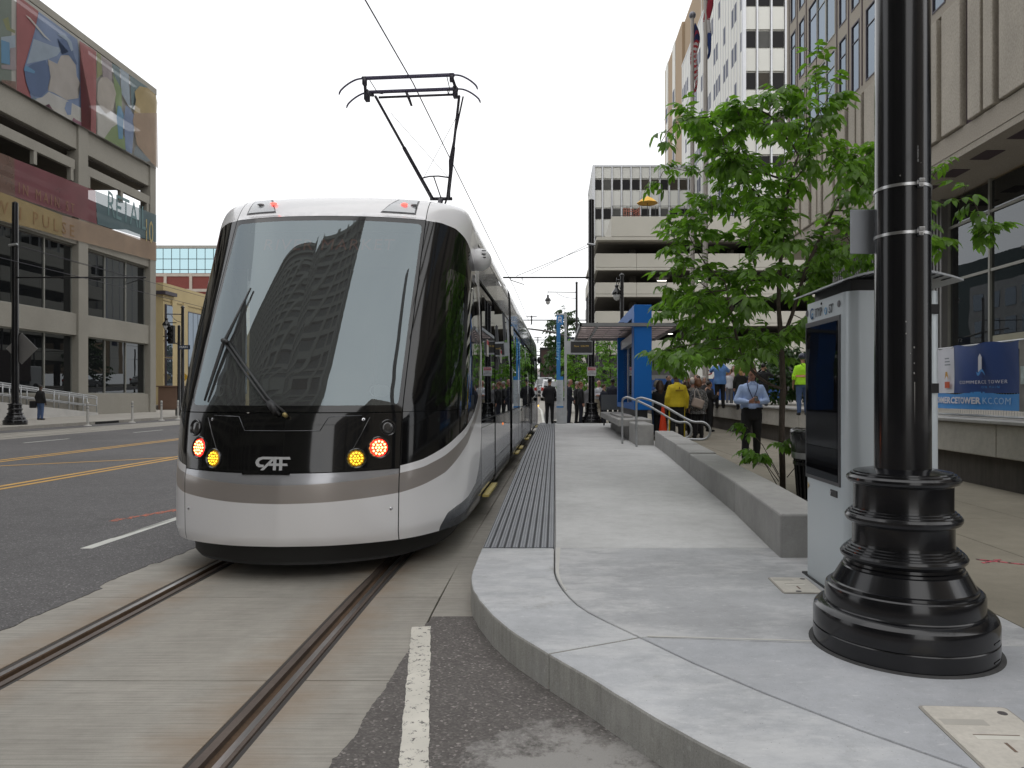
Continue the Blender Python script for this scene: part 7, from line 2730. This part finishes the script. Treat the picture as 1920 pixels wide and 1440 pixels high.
def finish(mb, name, voxel, smooth=6, fac=.5, wrinkle=0.0):
    me = mb.mesh(name)
    ob = bpy.data.objects.new(name, me)
    TMP.collection.objects.link(ob)
    r = ob.modifiers.new('r', 'REMESH')
    r.mode = 'VOXEL'
    r.voxel_size = voxel
    r.use_smooth_shade = True
    sm = ob.modifiers.new('s', 'SMOOTH')
    sm.iterations = smooth
    sm.factor = fac
    with bpy.context.temp_override(scene=TMP, view_layer=TMP.view_layers[0]):
        dg = bpy.context.evaluated_depsgraph_get()
        dg.update()
        out = bpy.data.meshes.new_from_object(ob.evaluated_get(dg))
    bpy.data.objects.remove(ob)
    bpy.data.meshes.remove(me)
    out.name = name
    if wrinkle:
        nrm = [v.normal.copy() for v in out.vertices]
        flat_ = []
        for v, n_ in zip(out.vertices, nrm):
            c = v.co
            k = mnoise.noise((c.x * 11, c.y * 11, c.z * 9)) + .6 * mnoise.noise((c.x * 26, c.y * 26, c.z * 14))
            flat_ += list(c + n_ * (k * wrinkle))
        out.vertices.foreach_set('co', flat_)
        out.update()
    out.polygons.foreach_set('use_smooth', [True] * len(out.polygons))
    return out


HEAD_P = Vector((0, .005, 1.53))


def head_xf(P):
    return Matrix.Translation(HEAD_P) @ Matrix.Rotation(P.head[2], 4, 'Z') @ Matrix.Rotation(P.head[0], 4, 'X') @ Matrix.Rotation(P.head[1], 4, 'Y') @ Matrix.Translation(-HEAD_P)


def body_mesh(P, nm, voxel=.0085):
    sh, el, wr, hip, knee, ank = skeleton(P)
    mb = MB()
    rings(mb, [(0, .005 if z > 1.2 else 0, z, rx, ry) for z, rx, ry in TORSO])
    mb.tube([(0, .012, 1.46), (0, .008, 1.52), (0, 0, 1.57)], [.062, .055, .056], 14)
    for s in (-1, 1):
        limb_tube(mb, [sh[s] - Vector((s * .05, 0, .02)), sh[s], sh[s].lerp(el[s], .45), el[s]], [.06, .058, .048, .040])
        limb_tube(mb, [el[s], el[s].lerp(wr[s], .35), wr[s]], [.040, .041, .027])
        limb_tube(mb, [hip[s], hip[s].lerp(knee[s], .4), knee[s]], [.092, .082, .056])
        limb_tube(mb, [knee[s], knee[s].lerp(ank[s], .35), ank[s]], [.055, .054, .036])
        mb.ball((ank[s].x + s * .008, ank[s].y - .06, ank[s].z - .045), (.040, .115, .036), 14, 8)
        D = (wr[s] - el[s]).normalized()
        N = Vector(P.hand[0 if s < 0 else 1][1]) if P.hand else Vector((-s, -.2, 0))
        Dh = Vector(P.hand[0 if s < 0 else 1][0]) if P.hand else D
        hand(mb, wr[s], Dh, N, (-1 if s > 0 else 1) if not P.hand else P.hand[0 if s < 0 else 1][2], P.curl)
    hd = MB()
    hd.ball((0, .000, 1.672), (.076, .094, .094), 24, 16)
    hd.ball((0, -.028, 1.625), (.062, .068, .085), 20, 14)
    hd.ball((0, -.062, 1.575), (.034, .032, .028), 14, 10)
    hd.ball((0, -.098, 1.638), (.013, .020, .024), 10, 8)
    hd.ball((0, -.106, 1.626), (.017, .014, .012), 10, 8)
    hd.ball((0, -.088, 1.592), (.024, .014, .010), 10, 6)
    hd.ball((0, -.078, 1.672), (.050, .020, .014), 12, 6)
    for s in (-1, 1):
        hd.ball((s * .076, .008, 1.640), (.012, .022, .032), 10, 8)
    hd.xf(head_xf(P))
    mb.add(hd.v, hd.f)
    return finish(mb, nm, voxel, 3, .4)


def jacket_mesh(P, nm, hem=.86, loose=.016, sleeve=.92, flare=0.0, collar=True, wrinkle=.004, tuck=False):
    sh, el, wr, hip, knee, ank = skeleton(P)
    mb = MB()
    sec = []
    for z, rx, ry in TORSO:
        if z < hem - .001 or z > 1.48:
            continue
        fl = flare * max(0, (1.05 - z))
        if tuck and z < 1.06:
            fl += .012
        sec.append((0, .005, z, rx + loose + fl, ry + loose + fl))
    zmin = sec[0][2]
    if hem < zmin - .005:
        fl = flare * (1.05 - hem)
        sec.insert(0, (0, .005, hem, .165 + loose + fl, .125 + loose + fl))
    rings(mb, sec)
    if collar:
        mb.tube([(0, .012, 1.455), (0, .012, 1.505)], [.080, .066], 16)
    for s in (-1, 1):
        a = el[s].lerp(wr[s], sleeve)
        limb_tube(mb, [sh[s] - Vector((s * .06, 0, .02)), sh[s] + Vector((0, 0, -.004)), sh[s].lerp(el[s], .45), el[s]], [.066, .062 + loose * .3, .056 + loose * .3, .052 + loose * .3])
        limb_tube(mb, [el[s], el[s].lerp(wr[s], .4), a], [.054 + loose * .3, .050 + loose * .2, .038 + loose * .3])
    return finish(mb, nm, .012, 5, .5, wrinkle)


def trousers_mesh(P, nm, wide=0.0):
    sh, el, wr, hip, knee, ank = skeleton(P)
    mb = MB()
    rings(mb, [(0, 0, z, rx + .012, ry + .012) for z, rx, ry in TORSO if z < 1.06] )
    for s in (-1, 1):
        limb_tube(mb, [hip[s], hip[s].lerp(knee[s], .4), knee[s]], [.108, .096 + wide, .074 + wide])
        low_ = knee[s].lerp(ank[s], .97)
        limb_tube(mb, [knee[s], knee[s].lerp(ank[s], .4), low_], [.074 + wide, .070 + wide, .062 + wide * 1.4])
    return finish(mb, nm, .012, 4, .5, .0035)


def shoes_mesh(P, nm):
    sh, el, wr, hip, knee, ank = skeleton(P)
    mb = MB()
    for s in (-1, 1):
        c = ank[s]
        z0 = c.z - .085
        mb.ball((c.x + s * .008, c.y - .055, z0 + .042), (.048, .135, .044), 14, 8)
        mb.ball((c.x, c.y + .02, z0 + .055), (.042, .055, .055), 12, 8)
    mb.v = [(x, y, max(z, .004) if min(P.step) >= 0 else z) for x, y, z in mb.v]
    return finish(mb, nm, .009, 2, .4)


def hair_mesh(P, nm, style):
    mb = MB()
    if style == 'short':
        mb.ball((0, .018, 1.690), (.084, .094, .090), 22, 14)
    elif style == 'receding':
        mb.ball((0, .036, 1.668), (.082, .078, .084), 22, 14)
    elif style == 'long':
        mb.ball((0, .016, 1.686), (.092, .100, .096), 22, 14)
        mb.tube([(0, .05, 1.70), (0, .085, 1.60), (0, .105, 1.48), (0, .115, 1.36)], [.085, .095, .095, .06], 16, flat=((0, 1, 0), .62))
        for s in (-1, 1):
            mb.tube([(s * .07, .01, 1.70), (s * .088, .0, 1.60), (s * .085, -.005, 1.47)], [.03, .036, .022], 10)
    elif style == 'bob':
        mb.ball((0, .016, 1.688), (.096, .102, .098), 22, 14)
        mb.tube([(0, .05, 1.70), (0, .07, 1.60), (0, .07, 1.53)], [.09, .095, .07], 16, flat=((0, 1, 0), .7))
        for s in (-1, 1):
            mb.tube([(s * .075, .0, 1.70), (s * .09, -.005, 1.60), (s * .08, .0, 1.54)], [.03, .034, .02], 10)
    mb.xf(head_xf(P))
    return finish(mb, nm, .010, 2, .4, .005)


def eyes_mesh(P, nm):
    mb = MB()
    for s in (-1, 1):
        mb.ball((s * .030, -.0895, 1.655), (.012, .006, .006), 8, 6)
        mb.tube([(s * .014, -.098, 1.676), (s * .034, -.094, 1.680), (s * .050, -.080, 1.674)], .0045, 6)
    mb.xf(head_xf(P))
    return mb.mesh(nm, True)


def mouth_mesh(P, nm):
    mb = MB()
    mb.ball((0, -.0995, 1.590), (.021, .005, .0055), 10, 6)
    mb.xf(head_xf(P))
    return mb.mesh(nm, True)


POSES = {
    'phone': Pose([(-.27, -.01, 1.14), (.27, -.01, 1.14)], [(-.085, -.235, 1.115), (.085, -.235, 1.115)], [((.55, -.55, .35), (.5, .3, .6), -1), ((-.55, -.55, .35), (-.5, .3, .6), 1)], .85, (.42, 0, .0), (.0, -.10), feet=.115),
    'stand': Pose([(-.245, .03, 1.13), (.245, .03, 1.13)], [(-.255, -.05, .88), (.255, -.05, .88)], None, .55),
    'clasp': Pose([(-.255, .02, 1.14), (.255, .02, 1.14)], [(-.075, -.19, .93), (.075, -.19, .93)], [((.7, -.3, -.5), (0, .6, -.2), -1), ((-.7, -.3, -.5), (0, .6, -.2), 1)], .8, (.28, 0, 0)),
    'photo': Pose([(-.30, -.16, 1.30), (.30, -.16, 1.30)], [(-.10, -.30, 1.56), (.10, -.30, 1.56)], [((.4, -.1, .8), (.6, -.2, 0), -1), ((-.4, -.1, .8), (-.6, -.2, 0), 1)], .9),
    'clap': Pose([(-.255, -.05, 1.15), (.255, -.05, 1.15)], [(-.075, -.27, 1.27), (.075, -.27, 1.27)], [((.3, -.4, .8), (1, 0, 0), -1), ((-.3, -.4, .8), (-1, 0, 0), 1)], .35),
    'crossed': Pose([(-.26, -.03, 1.15), (.26, -.03, 1.15)], [(.10, -.20, 1.19), (-.10, -.21, 1.15)], [((1, .1, .05), (0, .7, .2), -1), ((-1, .1, .05), (0, .7, -.2), 1)], .7),
    'pocket': Pose([(-.285, .05, 1.15), (.285, .05, 1.15)], [(-.20, -.06, .96), (.20, -.06, .96)], [((.1, -.2, -1), (1, 0, 0), -1), ((-.1, -.2, -1), (-1, 0, 0), 1)], .3, (.1, 0, 0)),
}
PM = {}


def part_mesh(pose, kind, **kw):
    key = (pose, kind, tuple(sorted(kw.items())))
    if key not in PM:
        P = POSES[pose]
        fn = {'body': body_mesh, 'jacket': jacket_mesh, 'trousers': trousers_mesh, 'shoes': shoes_mesh, 'hair': hair_mesh, 'eyes': eyes_mesh, 'mouth': mouth_mesh}[kind]
        me = fn(P, kind, **kw)
        me.materials.clear()
        me.materials.append(None)
        PM[key] = me
    return PM[key]


def cloth(name, c, rough=.85, **kw):
    return mat('cloth_' + name, c, rough, 0, kw.pop('var', .12), 7, fine=kw.pop('fine', .12), fscale=180, **kw)


SKIN = {'fair': mat('skin_fair', (.46, .27, .20), .5), 'ruddy': mat('skin_ruddy', (.40, .20, .14), .5), 'tan': mat('skin_tan', (.30, .165, .105), .5), 'dark': mat('skin_dark', (.085, .048, .032), .5)}
HAIR = {'black': mat('hair_black', (.012, .010, .009), .5), 'brown': mat('hair_brown', (.05, .027, .014), .55), 'grey': mat('hair_grey', (.32, .30, .28), .6), 'white': mat('hair_white', (.52, .47, .38), .6), 'blond': mat('hair_blond', (.36, .22, .08), .55), 'auburn': mat('hair_auburn', (.16, .07, .03), .55)}
M_EYE = mat('eye_dark', (.02, .014, .010), .3)
M_LIP = mat('lip', (.25, .09, .07), .5)
CL = {'suit': cloth('suit_black', (.012, .012, .014)), 'navy': cloth('suit_navy', (.016, .018, .030)), 'charcoal': cloth('suit_charcoal', (.035, .036, .040)), 'shirt_blue': cloth('shirt_blue', (.33, .43, .66), var=.06), 'white': cloth('shirt_white', (.55, .56, .60)), 'yellow': cloth('jacket_yellow', (.52, .40, .015)), 'blue': cloth('jacket_blue', (.11, .24, .52)), 'taupe': cloth('blazer_taupe', (.20, .18, .155)), 'grey': cloth('grey', (.14, .14, .15)), 'black': cloth('black', (.008, .008, .009)), 'jeans': cloth('jeans', (.06, .10, .20)), 'hivis': cloth('hivis', (.40, .78, .03)), 'khaki': cloth('khaki', (.33, .29, .22)), 'pink': cloth('pink', (.48, .36, .36)), 'olive': cloth('olive_dark', (.018, .019, .016)), 'brown': cloth('brown', (.06, .035, .022))}
def speck_mat():
    m, n, b = _base('cloth_speckled')
    v = _pos(n)
    n.links.new(_ramp(n, _noise(n, v, 55, 3, .8), [(.44, .012), (.5, .05), (.56, .32)]), b.inputs['Base Color'])
    b.inputs['Roughness'].default_value = .9
    return m


CL['speckled'] = speck_mat()


def add_part(root, nm, me, m):
    o = bpy.data.objects.new(nm, me)
    COL.objects.link(o)
    o.parent = root
    o.material_slots[0].link = 'OBJECT'
    o.material_slots[0].material = m
    return o


def person(label, x, y, z, facing, pose, top, legs, hair=('short', 'brown'), skin='fair', h=1.75, hem=.86, loose=.018, flare=0.0, shoes='black', group=None, tuck=False, sleeve=.92, wide=0.0):
    """facing: degrees, 0 = towards the viewer, 180 = away, 90 = towards the right of the picture."""
    s = h / 1.76
    p = thing('person', label, 'person', (x, y, z), R(facing), group)
    p.scale = (s, s, s)
    b = add_part(p, 'body', part_mesh(pose, 'body', voxel=.006 if pose == 'phone' else .009), SKIN[skin])
    t = add_part(p, 'jacket' if hem < 1.0 and not tuck else 'shirt', part_mesh(pose, 'jacket', hem=hem, loose=loose, flare=flare, tuck=tuck, sleeve=sleeve), CL[top])
    l = add_part(p, 'trousers', part_mesh(pose, 'trousers', wide=wide), CL[legs])
    add_part(p, 'shoes', part_mesh(pose, 'shoes'), CL[shoes])
    if hair:
        add_part(p, 'hair', part_mesh(pose, 'hair', style=hair[0]), HAIR[hair[1]])
    add_part(p, 'eyes', part_mesh(pose, 'eyes'), M_EYE)
    add_part(p, 'mouth', part_mesh(pose, 'mouth'), M_LIP)
    return p


def on(p, mb, nm, m, smooth=False, **kw):
    return mb.build(nm, m, p, smooth, world=False, **kw)


def at(u, Y):
    return (u - 1040) * Y / 1340


# the man with the phone
PHY = 13.35
man = person('man in a pale blue shirt and lanyard looking down at his phone', at(1409, PHY), PHY, SZ, -4, 'phone', 'shirt_blue', 'black', ('short', 'brown'), 'ruddy', 1.80, hem=.99, loose=.030, tuck=True)
PH = head_xf(POSES['phone'])
ln = MB().tube(smooth_path([(-.062, .03, 1.515), (-.085, -.06, 1.46), (-.075, -.135, 1.36), (-.03, -.155, 1.24), (0, -.158, 1.18), (.03, -.155, 1.24), (.075, -.135, 1.36), (.085, -.06, 1.46), (.062, .03, 1.515)], 40), .007, 6)
on(man, ln, 'lanyard', cloth('lanyard', (.02, .03, .09)), True)
on(man, MB().box(-.175, .175, -.137, -.11, .985, 1.02).box(-.02, .02, -.142, -.13, .982, 1.024), 'belt', CL['black'])
for s in (-1, 1):
    on(man, MB().plate([(0, 0), (.055, -.045), (.062, -.005), (.02, .03)] if s > 0 else [(0, 0), (-.02, .03), (-.062, -.005), (-.055, -.045)], frame((s * .012, -.098, 1.468), (1, 0, 0), (0, .35, .94)), .006), 'collar', CL['shirt_blue'])
ph = thing('phone', 'black phone held in both hands by the man in the blue shirt', 'phone', (man.location.x, PHY - .325, SZ + 1.21))
on(ph, MB().box(-.036, .036, -.006, .006, -.066, .066).xf(Matrix.Rotation(R(-40), 4, 'X')), 'case', mat('phone_black', (.012, .012, .014), .25), bevel=.006)

# people on the platform end and by the pylon
person('man in a black suit seen from behind at the end of the platform', at(1030.5, 28.6), 28.6, .27, 172, 'clasp', 'suit', 'suit', ('short', 'black'), 'tan', 1.80, hem=.80)
person('bald man in a navy suit standing right of the pylon', at(1067, 29.9), 29.9, .18, 80, 'clasp', 'navy', 'navy', ('receding', 'grey'), 'ruddy', 1.90, hem=.82)
person('man in a black suit, middle of the three by the pylon', at(1081, 31.0), 31.0, .17, 85, 'clasp', 'suit', 'suit', ('short', 'grey'), 'fair', 1.83, hem=.82)
person('man in a dark suit, rightmost of the three by the pylon', at(1089, 30.2), 30.2, .17, 95, 'stand', 'suit', 'navy', ('short', 'auburn'), 'ruddy', 1.80, hem=.82)
person('man in a grey jacket half hidden behind the danger sign pole', at(1103.5, 32.5), 32.5, .17, 150, 'stand', 'grey', 'grey', ('short', 'white'), 'fair', 1.76, hem=.84)
person('man in white shirt and khaki trousers right of the danger sign pole', at(1123, 31.5), 31.5, .17, 30, 'crossed', 'white', 'khaki', ('receding', 'white'), 'ruddy', 1.88, hem=.99, tuck=True)
person('man in a blue suit turned away beside the grey bench panel', at(1132, 30.2), 30.2, .17, 120, 'stand', 'navy', 'navy', ('short', 'brown'), 'fair', 1.70, hem=.82)
w = person('dark coated person seen through the shelter glass', at(1149, 31.0), 31.0, .17, 170, 'stand', 'navy', 'black', ('short', 'black'), 'dark', 1.95, hem=.70, loose=.03)

# crowd on the pavement
GC = 'crowd on the pavement behind the shelter'
yj = person('man in a yellow jacket seen from behind near the orange cone', at(1269, 18.6), 18.6, SZ, 188, 'stand', 'yellow', 'black', ('short', 'black'), 'dark', 1.86, hem=.90, loose=.055, group=GC)
on(yj, MB().box(-.10, .10, .198, .202, 1.305, 1.318).box(-.09, .09, .198, .202, 1.285, 1.295).box(-.012, .004, .198, .203, 1.33, 1.395), 'jacket_print', mat('print_brown', (.13, .055, .01), .8))
on(yj, MB().box(.185, .20, -.03, .03, .10, .95).box(-.20, -.185, -.03, .03, .10, .95), 'trouser_stripe', CL['yellow'])
pw = person('woman in a speckled coat with a beige shoulder bag seen from behind', at(1309, 20.8), 20.8, SZ, 190, 'stand', 'speckled', 'black', ('bob', 'auburn'), 'fair', 1.72, hem=.72, loose=.045, flare=.12, group=GC)
hb = thing('handbag', 'beige leather handbag on the back of the speckled coat', 'bag', (at(1308, 20.5), 20.48, SZ + 1.02))
on(hb, MB().box(-.17, .17, -.07, .07, -.13, .13).xf(Matrix.Rotation(R(18), 4, 'Y')), 'bag_body', mat('beige_leather', (.36, .29, .25), .5), bevel=.05, seg=3)
on(hb, MB().tube(smooth_path([(-.10, 0, .10), (-.08, .03, .32), (-.03, .06, .42), (.04, .03, .28), (.10, 0, .10)], 16), .012, 6), 'strap', mat('strap_pale', (.48, .42, .38), .5), True)
person('woman with long brown hair in a dark coat right of the blue frame', at(1237, 20.4), 20.4, SZ, 185, 'clap', 'black', 'black', ('long', 'brown'), 'fair', 1.66, hem=.72, loose=.03, group=GC)
person('white haired woman beyond the long haired one by the blue frame', at(1232, 22.4), 22.4, SZ, 170, 'stand', 'white', 'jeans', ('bob', 'white'), 'fair', 1.70, group=GC)
person('dark haired woman left of the yellow jacket', at(1254, 21.6), 21.6, SZ, 176, 'stand', 'brown', 'black', ('long', 'black'), 'fair', 1.68, hem=.82, group=GC)
person('man in a taupe blazer between yellow jacket and speckled coat', at(1298.5, 22.0), 22.0, SZ, 160, 'pocket', 'taupe', 'charcoal', ('receding', 'grey'), 'ruddy', 1.74, hem=.82, loose=.03, group=GC)
person('man in a dark red jacket facing left above the speckled coat', at(1307, 23.2), 23.2, SZ, -75, 'stand', 'brown', 'black', ('short', 'brown'), 'ruddy', 1.86, hem=.84, group=GC)
person('man in a grey suit turned right behind the yellow jacket', at(1288, 25.0), 25.0, SZ, 60, 'clap', 'charcoal', 'charcoal', ('short', 'grey'), 'ruddy', 1.90, hem=.82, group=GC)
person('man in a dark suit and white shirt facing the viewer in the crowd', at(1305.5, 27.0), 27.0, .19, -10, 'stand', 'suit', 'suit', ('short', 'auburn'), 'ruddy', 2.0, hem=.82, group=GC)
person('white haired person at the left of the dark suited man', at(1298, 26.2), 26.2, SZ, 165, 'stand', 'charcoal', 'black', ('bob', 'white'), 'fair', 1.86, group=GC)
person('grey haired woman in a black coat right of the flagpole foot', at(1319.5, 26.5), 26.5, SZ, 10, 'clap', 'charcoal', 'black', ('bob', 'grey'), 'fair', 1.92, hem=.72, group=GC)
person('person in black with raised hands taking a picture before the blue hoarding', at(1253, 29), 29, .19, 20, 'photo', 'black', 'black', ('short', 'black'), 'tan', 2.02, group=GC)
person('person with brown hair beside the picture taker', at(1274, 28.0), 28.0, .19, 30, 'stand', 'charcoal', 'black', ('short', 'brown'), 'fair', 1.72, group=GC)
person('bald man at the back of the crowd left of the grey suit', at(1284, 29.5), 29.5, .19, 60, 'stand', 'navy', 'navy', ('receding', 'grey'), 'ruddy', 1.84, group=GC)
person('dark coated man reaching towards the wall at the right of the crowd', at(1330, 24.2), 24.2, SZ, 100, 'clap', 'black', 'black', ('short', 'black'), 'tan', 1.70, hem=.80, loose=.03, group=GC)

person('man in a charcoal suit at the back of the crowd by the blue hoarding', at(1266, 30.5), 30.5, .19, 150, 'stand', 'charcoal', 'charcoal', ('short', 'brown'), 'fair', 1.80, hem=.82, group=GC)
person('woman in a grey jacket between the suits at the back of the crowd', at(1292, 30.0), 30.0, .19, -160, 'stand', 'grey', 'black', ('bob', 'brown'), 'fair', 1.72, group=GC)
person('man in a navy suit near the wall at the right of the crowd', at(1327, 28.0), 28.0, .19, 140, 'stand', 'navy', 'navy', ('short', 'brown'), 'ruddy', 1.84, hem=.82, group=GC)
person('dark coated woman just left of the taupe blazer', at(1287, 21.8), 21.8, SZ, 178, 'stand', 'suit', 'black', ('bob', 'brown'), 'fair', 1.66, hem=.74, loose=.03, group=GC)

# people standing up on the plaza
GP = 'people on the raised plaza'
person('woman in a bright blue jacket taking a picture on the plaza edge', at(1350, 24.3), 24.3, .98, 172, 'photo', 'blue', 'black', ('bob', 'auburn'), 'fair', 1.72, hem=.84, loose=.045, group=GP)
person('person in a white shirt just right of the blue jacket', at(1367, 27.4), 27.4, .98, 20, 'stand', 'white', 'grey', ('bob', 'blond'), 'ruddy', 1.42, group=GP)
person('dark haired woman in a pale pink cardigan on the plaza', at(1376, 28), 28.0, .98, -30, 'crossed', 'pink', 'charcoal', ('long', 'brown'), 'fair', 1.58, group=GP)
person('blond woman in a dark green coat seen from behind on the plaza', at(1388.5, 22.2), 22.2, .98, 175, 'stand', 'olive', 'black', ('long', 'blond'), 'fair', 1.36, hem=.72, loose=.04, group=GP)
person('grey haired man in a dark suit turned left on the plaza', at(1410.5, 21.4), 21.4, .98, -120, 'clap', 'suit', 'suit', ('short', 'grey'), 'ruddy', 1.44, hem=.82, group=GP)
person('man in black with raised hands right of the grey haired man', at(1431, 21.0), 21.0, .98, 160, 'photo', 'black', 'black', ('short', 'black'), 'tan', 1.38, group=GP)
hv = person('worker in a yellow green safety vest and dark helmet on the plaza', at(1505, 16.6), 16.6, .98, 175, 'stand', 'hivis', 'jeans', None, 'tan', 1.42, hem=.88, loose=.05, sleeve=.3, group=GP)
on(hv, MB().ball((0, .0, 1.70), (.112, .125, .105), 20, 12).box(-.10, .10, -.17, -.05, 1.675, 1.69), 'helmet', mat('helmet_navy', (.03, .035, .06), .3), True)
on(hv, MB().box(-.235, .235, .178, .186, 1.10, 1.16), 'vest_band', mat('vest_orange', (.75, .16, .02), .5))
on(hv, MB().box(-.232, .232, .184, .190, 1.12, 1.14), 'vest_band', mat('vest_silver', (.5, .5, .48), .3))

# the walker on the far left pavement
lw = person('person in a dark jacket and jeans walking by the ramp railing', -25.9, 36, .145, 165, 'stand', 'black', 'jeans', ('short', 'black'), 'dark', 1.76, hem=.84, loose=.05)
bgk = thing('shoulder_bag', 'black bag at the side of the walker in jeans', 'bag', (-26.2, 35.9, .95))
on(bgk, MB().box(-.16, .16, -.07, .07, -.2, .15), 'bag_body', CL['black'], bevel=.04)

bpy.data.scenes.remove(TMP)
# ------------------------------------------------------------------ queue of cars far down the street
M_TYRE = mat('tyre', (.02, .02, .02), .8)
M_CARG = glass('car_glass', (.1, .1, .1), .12, (.012, .013, .014), .1)
M_TAIL = mat('tail_lamp_red', (.35, .015, .012), .25)


def car(label, x, y, paint, suv=True, rot=0.0):
    c = thing('parked_car', label, 'car', (x, y, ZR(y) + .02), rot, 'cars queueing down the street')
    W, L = .92, 4.6
    H = 1.68 if suv else 1.45
    low_ = [(0, .35), (.05, .62), (.0, .95), (.15, 1.02), (1.0, 1.05), (3.3, .98), (4.35, .86), (4.55, .7), (4.6, .38), (4.5, .28), (.1, .25)]
    mb = MB()
    for s, w in ((-1, W), (1, W)):
        pass
    n = len(low_)
    for yy_, w in ((-W, 0), (-W * .96, 1), (W * .96, 1), (W, 0)):
        for a, z in low_:
            ins = .04 if not w else 0
            mb.v.append((yy_, a + (ins if a < 2 else -ins), z))
    for i in range(3):
        for j in range(n):
            a, b = i * n + j, i * n + (j + 1) % n
            mb.f.append((a, b, b + n, a + n))
    mb.f += [tuple(range(n)), tuple(reversed(range(3 * n, 4 * n)))]
    on(c, mb, 'body', paint, True, auto=35)
    cab = MB()
    prof_ = [(.08, 1.0), (.35, H - .12), (.6, H), (2.3, H), (2.6, H - .1), (3.35, .98)] if suv else [(.5, 1.0), (1.1, H - .06), (1.5, H), (2.4, H), (2.7, H - .08), (3.4, .97)]
    for sx_, k in ((-1, 1), (1, 1)):
        for a, z in prof_:
            t = (z - 1.0) / (H - 1.0)
            cab.v.append((sx_ * (W - .04 - .16 * t), a, z))
    k = len(prof_)
    cab.f = [(i, i + 1, k + i + 1, k + i) for i in range(k - 1)] + [tuple(range(k)), tuple(reversed(range(k, 2 * k)))]
    on(c, cab, 'cabin', paint, True, auto=30)
    a0, a1 = prof_[0], prof_[1]
    on(c, MB().add([(-.70, a0[0] - .012 + .03, 1.06), (.70, a0[0] - .012 + .03, 1.06), (.62, a1[0] - .03, a1[1] - .04), (-.62, a1[0] - .03, a1[1] - .04)], [(0, 1, 2, 3)]), 'rear_window', M_CARG)
    for s in (-1, 1):
        on(c, MB().add([(s * (W - .035), .55, 1.06), (s * (W - .035), 3.0, 1.06), (s * (W - .165), 2.45, H - .12), (s * (W - .165), .62, H - .12)], [(0, 1, 2, 3)]), 'side_window', M_CARG)
        on(c, MB().box(s * (W - .22), s * (W - .02), -.015, .06, .80, 1.05), 'tail_lamp', M_TAIL, bevel=.02)
        for yv in (.9, 3.65):
            wv_ = MB().lathe([(.33, -.1), (.34, -.05), (.34, .05), (.33, .1)], seg=18).xf(Matrix.Translation((s * (W - .08), yv, .34)) @ Matrix.Rotation(R(90), 4, 'Y'))
            wh = on(c, wv_, 'wheel', M_TYRE, True, auto=40)
            on(wh, MB().lathe([(.2, -.11), (.2, .11)], seg=14).xf(Matrix.Translation((s * (W - .08), yv, .34)) @ Matrix.Rotation(R(90), 4, 'Y')), 'rim', M_ALU)
        on(c, MB().box(s * W, s * (W + .18), 2.75, 2.9, 1.0, 1.15), 'mirror', paint, bevel=.03)
    on(c, MB().box(-.26, .26, -.01, .03, .62, .74), 'number_plate', mat('plate_white', (.5, .5, .52), .5))
    on(c, MB().box(-.8, .8, -.06, .08, .32, .52), 'rear_bumper', mat('bumper_grey', (.05, .05, .055), .6), bevel=.03)
    return c


PW, PS, PK, PB = (mat('car_white', (.62, .63, .64), .25, 0, .02, coat=.6), mat('car_silver', (.33, .34, .36), .25, .5, .02, coat=.6), mat('car_black', (.012, .012, .014), .2, 0, .02, coat=.6), mat('car_blue', (.03, .05, .10), .25, .2, .02, coat=.6))
car('white estate car, nearest in the queue beyond the suited man', -.15, 55, PW)
car('silver car second in the queue beyond the platform', -.85, 62, PS)
car('dark car at the left of the queue by the tram', -1.9, 84, PK)
car('pale car farthest in the queue down the street', -2.7, 96, PW, False)
tk = thing('box_truck', 'brown backed box truck standing high above the far queue', 'truck', (-.15, 71, ZR(71) + .02))
on(tk, MB().box(-1.3, 1.3, 0, 7.5, 1.2, 4.4), 'box', mat('truck_brown', (.055, .030, .026), .7, 0, .15, 1), bevel=.05)
on(tk, MB().box(-1.33, 1.33, -.04, .0, 4.2, 4.45).box(-1.33, -1.2, -.04, 0, 1.2, 4.2).box(1.2, 1.33, -.04, 0, 1.2, 4.2), 'door_frame', M_DKMETAL)
on(tk, MB().box(-1.1, 1.1, 7.6, 9.4, .6, 2.9), 'cab', PW, bevel=.1)
for s in (-1, 1):
    for yv in (1.5, 8.4):
        on(tk, MB().lathe([(.5, -.14), (.5, .14)], seg=16).xf(Matrix.Translation((s * 1.0, yv, .5)) @ Matrix.Rotation(R(90), 4, 'Y')), 'wheel', M_TYRE, True, auto=40)
on(tk, MB().box(-1.2, 1.2, .2, 7.4, .95, 1.2), 'chassis', M_DKMETAL)
# line of parked vehicles on the right, seen in the windows across the street
